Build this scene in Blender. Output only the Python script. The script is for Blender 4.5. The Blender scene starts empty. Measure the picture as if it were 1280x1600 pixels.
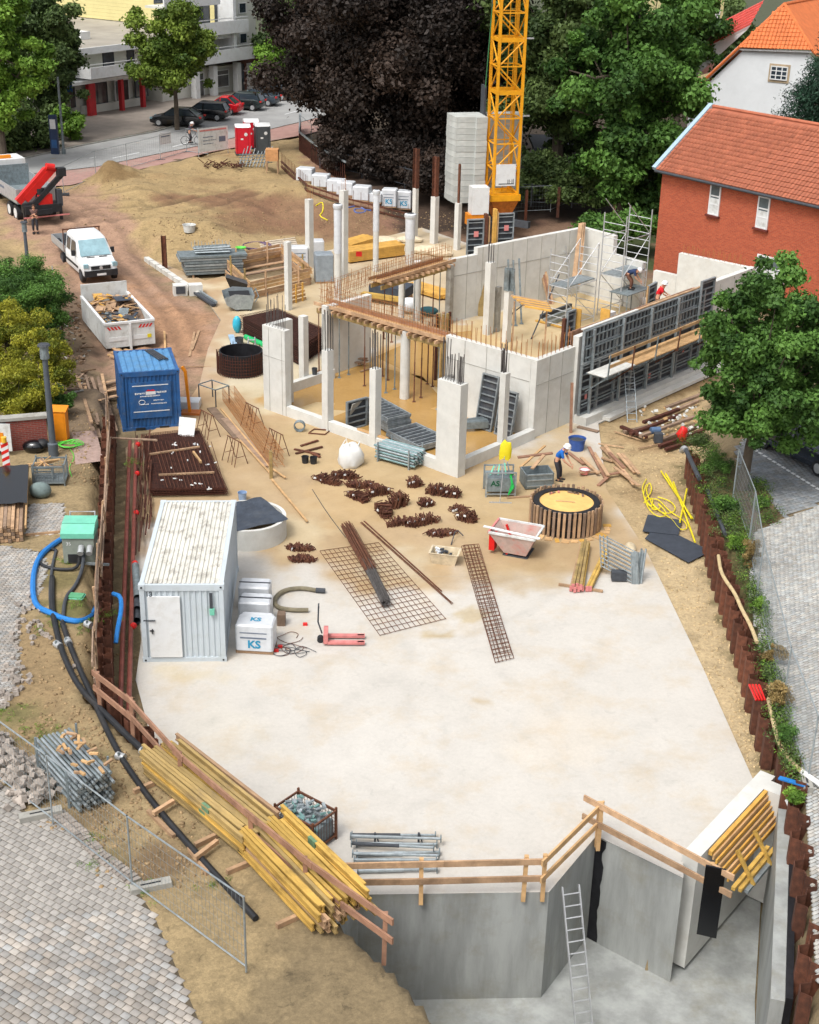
import bpy,math,random
import numpy as np
from mathutils import Vector,Matrix
S=bpy.context.scene
CAM_H=21.9
FPX=2200.0
_p,_r=math.radians(24.6),math.radians(1.3)
FWD=np.array([0,math.cos(_p),-math.sin(_p)])
_r0=np.array([1.0,0,0]);_u0=np.cross(_r0,FWD)
RGT=_r0*math.cos(_r)+_u0*math.sin(_r)
UPV=np.cross(RGT,FWD)
cd=bpy.data.cameras.new('camera');cam=bpy.data.objects.new('camera',cd)
S.collection.objects.link(cam);S.camera=cam
cd.sensor_fit='HORIZONTAL';cd.sensor_width=36;cd.lens=FPX/1280*36
cd.clip_end=2500;cd.clip_start=0.5
cam.matrix_world=Matrix(((RGT[0],UPV[0],-FWD[0],0),(RGT[1],UPV[1],-FWD[1],0),(RGT[2],UPV[2],-FWD[2],CAM_H),(0,0,0,1)))
SUN_EL,SUN_AZ=58,215
W=bpy.data.worlds.new('World');S.world=W;W.use_nodes=True
nt=W.node_tree;bg=nt.nodes['Background']
sky=nt.nodes.new('ShaderNodeTexSky');sky.sky_type='NISHITA';sky.sun_disc=False
sky.sun_elevation=math.radians(SUN_EL);sky.sun_rotation=math.radians(SUN_AZ)
sky.air_density=1.0;sky.dust_density=6.0;sky.ozone_density=1.0
hs=nt.nodes.new('ShaderNodeHueSaturation');hs.inputs['Saturation'].default_value=0.3
nt.links.new(sky.outputs[0],hs.inputs['Color']);nt.links.new(hs.outputs[0],bg.inputs[0])
bg.inputs[1].default_value=0.15
sl=bpy.data.lights.new('sun','SUN');so=bpy.data.objects.new('sun',sl);S.collection.objects.link(so)
sl.energy=1.05;sl.angle=math.radians(16);sl.color=(1,0.98,0.95)
_az,_el=math.radians(SUN_AZ),math.radians(SUN_EL)
_d=Vector((-math.sin(_az)*math.cos(_el),-math.cos(_az)*math.cos(_el),-math.sin(_el)))
_d=Vector((math.sin(_az)*math.cos(_el),math.cos(_az)*math.cos(_el),math.sin(_el)))
so.rotation_euler=_d.to_track_quat('Z','Y').to_euler();so.location=(0,0,60)
S.view_settings.view_transform='Standard';S.view_settings.look='None'
S.view_settings.exposure=0.56;S.view_settings.gamma=1;S.view_settings.use_curve_mapping=False
def G(px,py,z=0.0):
 d=FWD*FPX+RGT*(px-640)+UPV*(800-py)
 t=(z-CAM_H)/d[2]
 return Vector((d[0]*t,d[1]*t,z))
def PRJ(p):
 q=np.array(p)-np.array([0,0,CAM_H]);Z=q@FWD
 return 640+FPX*(q@RGT)/Z,800-FPX*(q@UPV)/Z
rnd=random.Random(7)
def R(a,b):return rnd.uniform(a,b)
LZ,RZ,SZ=1.2,1.0,1.5
VOID=-3.3
B0=G(715,747);BA=math.radians(48.9)
UX=Vector((math.cos(BA+math.pi/2),math.sin(BA+math.pi/2),0));VX=Vector((math.cos(BA),math.sin(BA),0))
def B(u,v,z=0.0):
 q=B0+UX*u+VX*v
 return Vector((q.x,q.y,z))
def poly_px(pts,z):return[tuple(G(x,y,z)[:2])for x,y in pts]
def in_poly(X,Y,poly):
 inside=np.zeros(np.shape(X),bool);n=len(poly)
 for i in range(n):
  x1,y1=poly[i];x2,y2=poly[(i+1)%n]
  c=((y1>Y)!=(y2>Y))&(X<(x2-x1)*(Y-y1)/((y2-y1)if y2!=y1 else 1e-9)+x1)
  inside^=c
 return inside
def seg_dist(X,Y,poly,closed=True):
 d=np.full(np.shape(X),1e9);n=len(poly)
 for i in range(n if closed else n-1):
  x1,y1=poly[i];x2,y2=poly[(i+1)%n]
  dx,dy=x2-x1,y2-y1;L=dx*dx+dy*dy+1e-12
  t=np.clip(((X-x1)*dx+(Y-y1)*dy)/L,0,1)
  d=np.minimum(d,np.hypot(X-x1-t*dx,Y-y1-t*dy))
 return d
def sdist(X,Y,poly):
 d=seg_dist(X,Y,poly);return np.where(in_poly(X,Y,poly),-d,d)
def sstep(t):t=np.clip(t,0,1);return t*t*(3-2*t)
LEFT_LINE=poly_px([(176,600),(170,650),(164,800),(160,900),(162,1085),(252,1168),(330,1236),(420,1312),(512,1392),(640,1500),(760,1640)],LZ)
RIGHT_LINE=poly_px([(1078,742),(1098,822),(1118,905),(1146,990),(1167,1065),(1183,1135),(1208,1215),(1222,1300),(1230,1400),(1236,1500),(1240,1640)],0)
_lp=[(-400,LEFT_LINE[0][1])]+LEFT_LINE+[(LEFT_LINE[-1][0],-20),(-400,-20)]
_rp=[(400,RIGHT_LINE[0][1])]+RIGHT_LINE+[(RIGHT_LINE[-1][0],-20),(400,-20)]
VOIDP=poly_px([(500,1399),(858,1394),(932,1306),(1068,1372),(1068,1345),(1182,1226),(1214,1240),(1206,1400),(1215,1640),(760,1640)],0)
def noise2(X,Y,s,seed=0):
 v=0
 for k in range(5):
  a=seed*1.7+k*2.1
  v=v+np.sin((X*math.cos(a)+Y*math.sin(a))*s*(1+.55*k)+a*3+1.3*np.sin((X*math.sin(a)-Y*math.cos(a))*s*(.7+.4*k)+a))/(1+.5*k)
 return v/3.2
MOUND=[]
for(px,py,r,h)in[(172,294,1.6,1.0),(190,290,2.2,.6),(235,292,4,.45),(300,275,4.5,.35),(350,272,2.2,.55),(395,278,3,.5),(305,268,1.6,.45),(232,372,2.2,.7),(250,355,3,.5),(430,310,4,.35),(215,310,2.5,.5),(280,350,2.5,.4),(465,300,3,.4),(330,355,2,.35)]:
 q=G(px,py,1.2);MOUND.append((q.x,q.y,r,h))
PIT=poly_px([(395,330),(480,318),(500,365),(430,378),(330,372)],0.6)
SLAB_BACK=poly_px([(221,1000),(207,850),(196,700),(282,645),(312,600),(325,545),(345,500),(318,462),(262,425),(226,400)],0)+[tuple(B(29,12)[:2]),tuple(B(29,31)[:2]),tuple(B(13.5,27.5)[:2]),tuple(B(-.5,27.5)[:2]),tuple(B(-.5,9)[:2])]
TRK=[poly_px(p,z)for p,z in[([(100,350),(150,372),(215,425),(262,475),(285,530),(290,600)],.7),([(78,352),(120,375),(180,430),(228,480),(250,540),(262,590)],.8),([(120,335),(190,365),(250,430),(300,480),(312,530)],.6),([(60,345),(150,330),(260,325),(380,300)],1.2),([(70,362),(160,345),(270,338),(400,312)],1.2),([(150,440),(190,500),(215,560)],.6),([(95,400),(130,450),(160,540),(180,600)],1.0),([(230,330),(330,310),(430,330)],1.2),([(130,310),(250,310),(350,330)],1.3)]]
def h(X,Y):
 X=np.asarray(X,float);Y=np.asarray(Y,float)
 so_=sdist(X,Y,SLAB_BACK)
 N=SZ*sstep((Y-74-np.clip((X+4)*.45,-9,9))/30)*sstep((so_-.2)/5)
 z=N
 d=sdist(X,Y,_lp)
 A=(LZ+.3*sstep((Y-60)/50))*sstep((-d-.15)/.3)*(Y<LEFT_LINE[0][1])
 xb=np.interp(Y,[55,62,75,95,130],[-13.4,-14.3,-17,-24,-36])
 A2=(LZ+.3*sstep((Y-60)/50))*sstep((xb-X)/np.interp(Y,[56,64,90],[1.2,4,9]))
 z=np.maximum(z,np.where(Y>LEFT_LINE[0][1]-.3,A2,A))
 d=sdist(X,Y,_rp)
 Bk=RZ*sstep((-d-.15)/.35)
 xr=np.interp(Y,[49,55,62,72,90],[11.0,12.2,15.6,22.5,30])
 B2=RZ*sstep((X-xr)/np.interp(Y,[49,60],[.6,2.5]))
 z=np.maximum(z,np.where(Y>RIGHT_LINE[0][1]-.1,B2,Bk))
 out=sstep((so_-.3)/1.5)
 for(mx,my,r,hh)in MOUND:
  z=z+hh*np.exp(-((X-mx)**2+(Y-my)**2)/(r*r*.5))*(1+.25*noise2(X,Y,1.5,3))*out
 z=z-.35*sstep(-sdist(X,Y,PIT)/3)*out
 rough=sstep((Y-78)/6)*(1-sstep((Y-119)/5))*sstep((X+36)/5)*(1-sstep((X-2)/5))*out
 z=z+rough*(.12*noise2(X,Y,.9,1)+.08*noise2(X,Y,2.6,2)+.05*np.abs(noise2(X,Y,5.5,7)))
 for tk in TRK:dk=seg_dist(X,Y,tk,False)+.06*noise2(X,Y,2,8);z=z-(.07*np.exp(-(dk/.25)**2)-.05*np.exp(-((dk-.5)/.22)**2))*out
 z=z-.06*(1-sstep(z/.12))
 sv=sdist(X,Y,VOIDP)
 z=np.where(sv<.34,VOID,z)
 return z
def hz(x,y):return float(h(np.array([x]),np.array([y]))[0])
def T(px,py,dz=0.0):
 z=0.3
 for _ in range(25):
  p=G(px,py,z);z=.5*z+.5*hz(p.x,p.y)
 p=G(px,py,z);p.z+=dz
 return p
COL=S.collection
class MB:
 def __init__(s):s.v=[];s.f=[]
 def add(s,vs,fs):
  o=len(s.v);s.v+=[tuple(p)for p in vs];s.f+=[tuple(i+o for i in f)for f in fs];return s
 def box(s,c,size,rz=0.0,M=None):
  x,y,z=(k/2 for k in size);vs=[]
  for sz in(-z,z):
   for sx,sy in((-x,-y),(x,-y),(x,y),(-x,y)):vs.append(Vector((sx,sy,sz)))
  if M is None:M=Matrix.Rotation(rz,3,'Z')
  c=Vector(c);vs=[M@p+c for p in vs]
  return s.add(vs,[(3,2,1,0),(4,5,6,7),(0,1,5,4),(1,2,6,5),(2,3,7,6),(3,0,4,7)])
 def beam(s,p,q,w,hh,up=(0,0,1)):
  p=Vector(p);q=Vector(q);d=q-p;L=d.length
  if L<1e-6:return s
  x=d/L;up=Vector(up)
  if abs(x.dot(up))>.98:up=Vector((0,1,0))if abs(x.y)<.9 else Vector((1,0,0))
  y=up.cross(x).normalized();z=x.cross(y)
  return s.box((p+q)/2,(L,w,hh),M=Matrix((x,y,z)).transposed())
 def cyl(s,p,q,r1,r2=None,n=10,cap=True):
  if r2 is None:r2=r1
  p=Vector(p);q=Vector(q);x=(q-p).normalized()
  a=Vector((0,0,1))if abs(x.z)<.9 else Vector((1,0,0))
  y=a.cross(x).normalized();z=x.cross(y);vs=[]
  for c,r in((p,r1),(q,r2)):
   for i in range(n):
    t=2*math.pi*i/n;vs.append(c+(y*math.cos(t)+z*math.sin(t))*r)
  fs=[(i,(i+1)%n,n+(i+1)%n,n+i)for i in range(n)]
  if cap:fs+=[tuple(range(n-1,-1,-1)),tuple(range(n,2*n))]
  return s.add(vs,fs)
 def tube(s,pts,r,n=6,closed=False,cap=True):
  pts=[Vector(p)for p in pts];m=len(pts);vs=[];prev=None
  for i in range(m):
   a=pts[i-1]if(i>0 or closed)else pts[i];b=pts[(i+1)%m]if(i<m-1 or closed)else pts[i]
   t=(b-a).normalized()if(b-a).length>1e-9 else Vector((1,0,0))
   if prev is None:
    u=Vector((0,0,1))if abs(t.z)<.9 else Vector((1,0,0))
   else:u=prev
   y=(u-t*u.dot(t));y=y.normalized()if y.length>1e-6 else t.orthogonal().normalized();prev=y
   z=t.cross(y);rr=r[i]if hasattr(r,'__len__')else r
   for k in range(n):
    w=2*math.pi*k/n;vs.append(pts[i]+(y*math.cos(w)+z*math.sin(w))*rr)
  fs=[]
  for i in range(m if closed else m-1):
   j=(i+1)%m
   for k in range(n):fs.append((i*n+k,i*n+(k+1)%n,j*n+(k+1)%n,j*n+k))
  if not closed and cap:fs+=[tuple(range(n-1,-1,-1)),tuple(range((m-1)*n,m*n))]
  return s.add(vs,fs)
 def prism(s,poly,z0,z1):
  n=len(poly);ar=sum(poly[i][0]*poly[(i+1)%n][1]-poly[(i+1)%n][0]*poly[i][1]for i in range(n))
  if ar<0:poly=poly[::-1]
  vs=[(p[0],p[1],z0)for p in poly]+[(p[0],p[1],z1)for p in poly]
  return s.add(vs,[tuple(range(n-1,-1,-1)),tuple(range(n,2*n))]+[(i,(i+1)%n,n+(i+1)%n,n+i)for i in range(n)])
 def extr(s,prof,o,ax,ay,az,L):
  """profile (a,b) in the plane ax,ay extruded along az by L"""
  o=Vector(o);n=len(prof);vs=[o+ax*a+ay*b for a,b in prof]+[o+ax*a+ay*b+az*L for a,b in prof]
  return s.add(vs,[tuple(range(n-1,-1,-1)),tuple(range(n,2*n))]+[(i,(i+1)%n,n+(i+1)%n,n+i)for i in range(n)])
 def ball(s,c,r,n=8,m=5,sc=(1,1,1)):
  vs=[];fs=[];c=Vector(c)
  for j in range(m+1):
   a=math.pi*j/m
   for i in range(n):
    b=2*math.pi*i/n
    vs.append(c+Vector((math.sin(a)*math.cos(b)*sc[0],math.sin(a)*math.sin(b)*sc[1],math.cos(a)*sc[2]))*r)
  for j in range(m):
   for i in range(n):fs.append((j*n+i,(j+1)*n+i,(j+1)*n+(i+1)%n,j*n+(i+1)%n))
  return s.add(vs,fs)
 def lathe(s,prof,c=(0,0,0),n=24):
  vs=[];fs=[];c=Vector(c)
  for r,z in prof:
   for i in range(n):
    t=2*math.pi*i/n;vs.append(c+Vector((r*math.cos(t),r*math.sin(t),z)))
  for j in range(len(prof)-1):
   for i in range(n):fs.append((j*n+i,j*n+(i+1)%n,(j+1)*n+(i+1)%n,(j+1)*n+i))
  return s.add(vs,fs)
 def quad(s,*p):return s.add(p,[tuple(range(len(p)))])
 def mesh(s,name,m):
  me=bpy.data.meshes.new(name);me.from_pydata(s.v,[],s.f)
  if m:me.materials.append(m)
  return me
 def build(s,name,m,parent=None,smooth=False,**kw):
  me=s.mesh(name,m)
  if smooth:
   for p in me.polygons:p.use_smooth=True
   me.set_sharp_from_angle(angle=math.radians(40))
  o=bpy.data.objects.new(name,me);COL.objects.link(o)
  if parent:o.parent=parent
  for k,v in kw.items():o[k]=v
  return o
def inst(src,name=None,loc=None,rot=None,parent=None,label=None,scale=None,m=None):
 o=bpy.data.objects.new(name or src.name.split('.')[0],src.data);COL.objects.link(o)
 if loc is not None:o.location=loc
 if rot is not None:o.rotation_euler=rot
 if scale is not None:o.scale=scale
 if parent is not None:o.parent=parent
 if label:o['label']=label
 return o
def thing(name,label,cat,loc=(0,0,0),rz=0.0,group=None):
 o=bpy.data.objects.new(name,None);COL.objects.link(o);o.empty_display_size=.2
 o.location=loc;o.rotation_euler=(0,0,rz);o['label']=label;o['category']=cat
 if group:o['group']=group
 return o
def tag(o,label,cat,group=None):
 o['label']=label;o['category']=cat
 if group:o['group']=group
 return o
def copy_tree(o,parent=None):
 c=o.copy();COL.objects.link(c)
 if parent:c.parent=parent;c.matrix_parent_inverse=Matrix()
 for ch in list(o.children):copy_tree(ch,c)
 return c
def dup(o,loc,rz=0.0,label=None,group=None,scale=None):
 c=copy_tree(o);c.location=loc;c.rotation_euler=(0,0,rz)
 if label:c['label']=label
 if group:c['group']=group
 if scale:c.scale=scale
 return c
def struct(o):o['kind']='structure';return o
def np_mesh(name,V,F,m,col=None,parent=None):
 """V (n,3), F (m,k) arrays; col per-corner-less per-vertex colour (n,3)"""
 me=bpy.data.meshes.new(name);n,k=len(F),F.shape[1]
 me.vertices.add(len(V));me.vertices.foreach_set('co',np.asarray(V,np.float32).ravel())
 me.loops.add(n*k);me.loops.foreach_set('vertex_index',np.asarray(F,np.int32).ravel())
 me.polygons.add(n);me.polygons.foreach_set('loop_start',np.arange(n,dtype=np.int32)*k)
 me.update(calc_edges=True)
 if col is not None:
  a=me.color_attributes.new('Col','FLOAT_COLOR','POINT')
  c4=np.ones((len(V),4),np.float32);c4[:,:3]=col[:,:3]
  if col.shape[1]==4:c4[:,3]=col[:,3]
  a.data.foreach_set('color',c4.ravel())
 me.materials.append(m)
 o=bpy.data.objects.new(name,me);COL.objects.link(o)
 if parent:o.parent=parent
 return o
KALB=0.78
def lin(c):
 c=c/255.0
 return c/12.92 if c<=.04045 else((c+.055)/1.055)**2.4
def C(r,g,b,k=1.0):return(min(.85,lin(r)*KALB*k),min(.85,lin(g)*KALB*k),min(.85,lin(b)*KALB*k))
_mc={}
def MAT(name,col,rough=.7,metal=0.0,var=.18,scale=4,bump=.0,bsc=None,col2=None,dirt=None,damt=.5,dscale=1.2,rndv=.0,st=(1,1,1),spec=.4,attr=False,alpha=None,trans=0,fine=.0):
 if name in _mc:return _mc[name]
 m=bpy.data.materials.new(name);m.use_nodes=True;_mc[name]=m
 n=m.node_tree.nodes;l=m.node_tree.links;b=n['Principled BSDF']
 b.inputs['Roughness'].default_value=rough;b.inputs['Metallic'].default_value=metal
 b.inputs['Specular IOR Level'].default_value=spec
 tc=n.new('ShaderNodeTexCoord');mp=n.new('ShaderNodeMapping');mp.inputs['Scale'].default_value=st
 l.new(tc.outputs['Object'],mp.inputs[0])
 nz=n.new('ShaderNodeTexNoise');nz.inputs['Scale'].default_value=scale;nz.inputs['Detail'].default_value=7;nz.inputs['Roughness'].default_value=.65
 l.new(mp.outputs[0],nz.inputs['Vector'])
 mix=n.new('ShaderNodeMix');mix.data_type='RGBA';A,Bc,Fac=mix.inputs[6],mix.inputs[7],mix.inputs[0]
 if col2 is None:
  A.default_value=tuple(k*(1-var)for k in col)+(1,);Bc.default_value=tuple(min(.9,k*(1+var))for k in col)+(1,)
 else:A.default_value=tuple(col)+(1,);Bc.default_value=tuple(col2)+(1,)
 rp=n.new('ShaderNodeMapRange');rp.inputs[1].default_value=.36;rp.inputs[2].default_value=.64
 l.new(nz.outputs['Fac'],rp.inputs[0]);l.new(rp.outputs[0],Fac)
 out=mix.outputs[2]
 if attr:
  at=n.new('ShaderNodeAttribute');at.attribute_name='Col'
  mu=n.new('ShaderNodeMix');mu.data_type='RGBA';mu.blend_type='MULTIPLY';mu.inputs[0].default_value=1
  l.new(at.outputs['Color'],mu.inputs[6]);l.new(out,mu.inputs[7]);out=mu.outputs[2]
  for sc_,lo,hi,a_,b_ in((2.3,1,1-fine*1.6,.62,.66),(.7,1,1-fine*.9,.56,.62),(70,1,1-fine*3,.7,.74),(9,1-fine,1+fine*.6,.35,.65),(38,1-fine*.9,1+fine*.5,.35,.65),(3.1,1-fine*1.3,1,.28,.5)):
   nf=n.new('ShaderNodeTexNoise');nf.inputs['Scale'].default_value=sc_;nf.inputs['Detail'].default_value=6;nf.inputs['Roughness'].default_value=.7;nf.inputs['Distortion'].default_value=.6
   l.new(tc.outputs['Object'],nf.inputs['Vector']);mf_=n.new('ShaderNodeMapRange');mf_.inputs[1].default_value=a_;mf_.inputs[2].default_value=b_;mf_.inputs[3].default_value=lo;mf_.inputs[4].default_value=hi
   l.new(nf.outputs['Fac'],mf_.inputs[0]);hf=n.new('ShaderNodeHueSaturation');l.new(out,hf.inputs['Color']);l.new(mf_.outputs[0],hf.inputs['Value']);out=hf.outputs[0]
 if dirt:
  nd=n.new('ShaderNodeTexNoise');nd.inputs['Scale'].default_value=dscale;nd.inputs['Detail'].default_value=8;nd.inputs['Roughness'].default_value=.7
  l.new(tc.outputs['Object'],nd.inputs['Vector'])
  r2=n.new('ShaderNodeMapRange');r2.inputs[1].default_value=.5;r2.inputs[2].default_value=.72;r2.inputs[4].default_value=damt
  l.new(nd.outputs['Fac'],r2.inputs[0])
  m2=n.new('ShaderNodeMix');m2.data_type='RGBA';l.new(r2.outputs[0],m2.inputs[0]);l.new(out,m2.inputs[6]);m2.inputs[7].default_value=tuple(dirt)+(1,)
  out=m2.outputs[2]
 if rndv:
  oi=n.new('ShaderNodeObjectInfo');mr=n.new('ShaderNodeMapRange');mr.inputs[3].default_value=1-rndv;mr.inputs[4].default_value=1+rndv*.8
  l.new(oi.outputs['Random'],mr.inputs[0])
  hv=n.new('ShaderNodeHueSaturation');l.new(mr.outputs[0],hv.inputs['Value']);l.new(out,hv.inputs['Color']);out=hv.outputs[0]
 l.new(out,b.inputs['Base Color'])
 if bump:
  nb=n.new('ShaderNodeTexNoise');nb.inputs['Scale'].default_value=bsc or scale*4;nb.inputs['Detail'].default_value=6
  l.new(mp.outputs[0],nb.inputs['Vector'])
  bp=n.new('ShaderNodeBump');bp.inputs['Strength'].default_value=min(1,bump*10);bp.inputs['Distance'].default_value=bump
  l.new(nb.outputs['Fac'],bp.inputs['Height']);l.new(bp.outputs[0],b.inputs['Normal'])
 if trans:b.inputs['Transmission Weight'].default_value=trans
 if alpha is not None:b.inputs['Alpha'].default_value=alpha
 return m
m_conc=MAT('concrete',C(222,222,216),.85,var=.07,scale=1.5,bump=.002,bsc=30,dirt=C(188,180,165),damt=.45,dscale=.9)
m_concd=MAT('old concrete',C(170,168,160),.9,var=.15,scale=3,bump=.004,bsc=20,dirt=C(120,110,95),damt=.6)
m_wetc=MAT('wet concrete',C(165,168,165),.6,var=.22,scale=.9,st=(1.5,1.5,.25),dirt=C(132,125,100),damt=.6,dscale=.6)
m_rust=MAT('rusty steel',C(106,64,46),.85,var=.35,scale=5,bump=.004,dirt=C(64,44,36),damt=.85,dscale=1.6,rndv=.35)
m_rustbar=MAT('rusty rebar',C(110,70,50),.85,var=.35,scale=6,rndv=.15)
m_rustdk=MAT('dark rusty mesh',C(84,46,34),.9,var=.35,scale=5)
m_rustyl=MAT('bright rusty rebar',C(176,118,66),.8,var=.3,scale=6)
m_rebargrey=MAT('grey rebar',C(104,100,98),.7,metal=.3,var=.25,scale=6)
m_wood=MAT('weathered timber',C(190,156,122),.85,var=.25,scale=2.2,st=(1,1,1),bump=.002,dirt=C(140,105,78),damt=.6,dscale=2.5,rndv=.28)
m_woodlt=MAT('new timber',C(214,174,124),.8,var=.2,scale=2.5,dirt=C(180,140,92),damt=.5,rndv=.22)
m_woodor=MAT('planed orange timber',C(222,172,84),.75,var=.15,scale=3,dirt=C(180,130,60),damt=.5,rndv=.1)
m_woodgr=MAT('grey old timber',C(152,128,108),.9,var=.25,scale=2.5,dirt=C(110,90,74),damt=.6,rndv=.28)
m_woodrd=MAT('reddish rail timber',C(164,124,100),.85,var=.25,scale=2.0,dirt=C(120,84,66),damt=.6,rndv=.12)
m_yel=MAT('yellow formwork beam',C(204,166,84),.7,var=.25,scale=2.5,dirt=C(128,100,50),damt=.8,dscale=3,rndv=.18)
m_yelold=MAT('worn yellow beam',C(172,146,92),.8,var=.3,scale=2.5,dirt=C(124,108,84),damt=.8,dscale=3,rndv=.25)
m_ply=MAT('plywood',C(212,172,122),.8,var=.15,scale=1.5,dirt=C(160,120,80),damt=.5,rndv=.1)
m_galv=MAT('galvanised steel',C(176,186,190),.5,metal=.55,var=.2,scale=5,dirt=C(120,125,125),damt=.5,rndv=.15)
m_galvd=MAT('dull galvanised steel',C(140,152,156),.6,metal=.4,var=.25,scale=5,dirt=C(100,98,92),damt=.6,rndv=.15)
m_alu=MAT('aluminium',C(205,208,210),.45,metal=.5,var=.12,scale=4)
m_white=MAT('white paint',C(236,238,238),.5,var=.04,scale=2,dirt=C(196,188,174),damt=.4,dscale=2.2)
bar_rd=None
m_whited=MAT('dirty white paint',C(225,228,226),.6,var=.06,scale=3,dirt=C(150,145,132),damt=.7,dscale=2.2)
m_blk=MAT('black rubber',C(38,40,44),.6,var=.25,scale=4,dirt=C(80,74,66),damt=.4)
m_blks=MAT('black gloss',C(14,16,20),.15,var=.1,spec=.7)
m_bitu=MAT('black bitumen',C(30,30,34),.55,var=.4,scale=5)
m_dkgr=MAT('dark grey',C(70,74,80),.7,var=.2,scale=4)
m_red=MAT('red paint',C(224,40,36),.35,var=.08,scale=2)
m_redpk=MAT('faded red paint',C(220,138,134),.6,var=.15,scale=4,dirt=C(180,90,88),damt=.5)
m_blue=MAT('blue container paint',C(44,94,150),.5,var=.2,scale=2,dirt=C(104,112,122),damt=.6,dscale=3)
m_orng=MAT('orange paint',C(240,146,30),.45,var=.08)
m_crane=MAT('crane yellow',C(246,172,28),.45,var=.08,scale=3,dirt=C(190,120,30),damt=.4)
m_glass=MAT('window glass',C(60,70,80),.08,var=.3,scale=.5,spec=1.0)
m_glassb=MAT('windscreen glass',C(150,186,196),.1,var=.25,scale=1.2,spec=1.0)
m_teal=MAT('turquoise paint',C(120,206,178),.5,var=.08,dirt=C(170,200,180),damt=.5)
m_bluehose=MAT('blue hose',C(40,128,206),.45,var=.12,scale=6)
m_yelp=MAT('yellow plastic',C(238,220,40),.5,var=.08)
m_green=MAT('green plastic',C(40,186,110),.45,var=.1)
m_lime=MAT('lime hose',C(96,214,70),.5,var=.1)
m_tarp=MAT('dark sheet',C(64,72,84),.75,var=.2,scale=3,bump=.01,bsc=3,dirt=C(96,100,104),damt=.5)
m_bag=MAT('white woven bag',C(232,232,228),.8,var=.06,scale=3,bump=.02,bsc=3)
m_film=MAT('white shrink wrap',C(222,226,230),.35,var=.08,scale=4,bump=.01,bsc=6,rndv=.05)
m_ksblue=MAT('print blue',C(40,150,190),.6,var=.05)
m_printgr=MAT('print grey',C(110,122,140),.6,var=.05)
m_skin=MAT('skin',C(214,160,130),.6,var=.06)
m_stone=MAT('granite sett',C(170,160,150),.85,var=.2,scale=5,bump=.004,rndv=.25)
m_frame=MAT('formwork frame steel',C(150,158,162),.55,metal=.3,var=.25,scale=5,dirt=C(190,186,176),damt=.4,rndv=.15)
m_panelblk=MAT('formwork panel skin',C(58,62,68),.7,var=.3,scale=3,dirt=C(110,104,98),damt=.5,rndv=.2)
m_paving=MAT('paver',C(166,162,156),.9,var=.14,scale=5,rndv=.16,dirt=C(150,140,120),damt=.4)
def text(s,m,size,loc,rot,parent,name='lettering',align='CENTER',bold=0.0):
 cu=bpy.data.curves.new(name,'FONT');cu.body=s;cu.size=size;cu.align_x=align;cu.align_y='CENTER';cu.extrude=.002;cu.offset=bold
 cu.resolution_u=3
 o=bpy.data.objects.new(name,cu);me=bpy.data.meshes.new_from_object(o);bpy.data.objects.remove(o);bpy.data.curves.remove(cu)
 me.materials.clear();me.materials.append(m)
 o=bpy.data.objects.new(name,me);COL.objects.link(o);o.parent=parent;o.location=loc;o.rotation_euler=rot
 return o
 # ================================================================ GROUND
import bmesh
def paint(X,Y,base,blobs,seed=0):
 c=np.zeros(X.shape+(3,));c[:]=base
 for i,(poly,col,soft,amt)in enumerate(blobs):
  d=sdist(X,Y,poly)+noise2(X,Y,2.2/max(soft,.4),seed+i)*soft*.9
  a=amt*sstep(.5-d/max(soft,.05))
  c=c*(1-a[...,None])+np.array(col)*a[...,None]
 return c
def blob(px,py,r,z=0.0,sq=1.0,n=10):
 q=G(px,py,z);return[(q.x+r*math.cos(t*2*math.pi/n),q.y+r*sq*math.sin(t*2*math.pi/n))for t in range(n)]
m_ground=MAT('site soil',(1,1,1),.95,var=.2,scale=1.6,bump=.05,bsc=4,attr=True,fine=.22)
m_floor=MAT('cast slab',(1,1,1),.8,var=.06,scale=.8,bump=.002,bsc=25,attr=True,fine=.05,dirt=C(196,172,132),damt=.5,dscale=.55)
TAN=C(196,172,126);SAND=C(216,192,150);RED=C(186,150,124);RDK=C(140,106,84);OCH=C(190,164,120);GRN=C(96,112,52);DRK=C(112,88,70)
def axis(a,b,st,far,k=14):
 e=np.geomspace(st,far,k);e=np.cumsum(e)/np.sum(e)*far
 return np.concatenate([a-e[::-1],np.arange(a,b,st),b+e])
xs=axis(-46,40,.3,900);ys=np.concatenate([[-60,-20,0,8,12],np.arange(14,136,.3),136+np.cumsum(np.geomspace(.4,400,18))])
X,Y=np.meshgrid(xs,ys);Z=h(X,Y)
gz=poly_px
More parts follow.
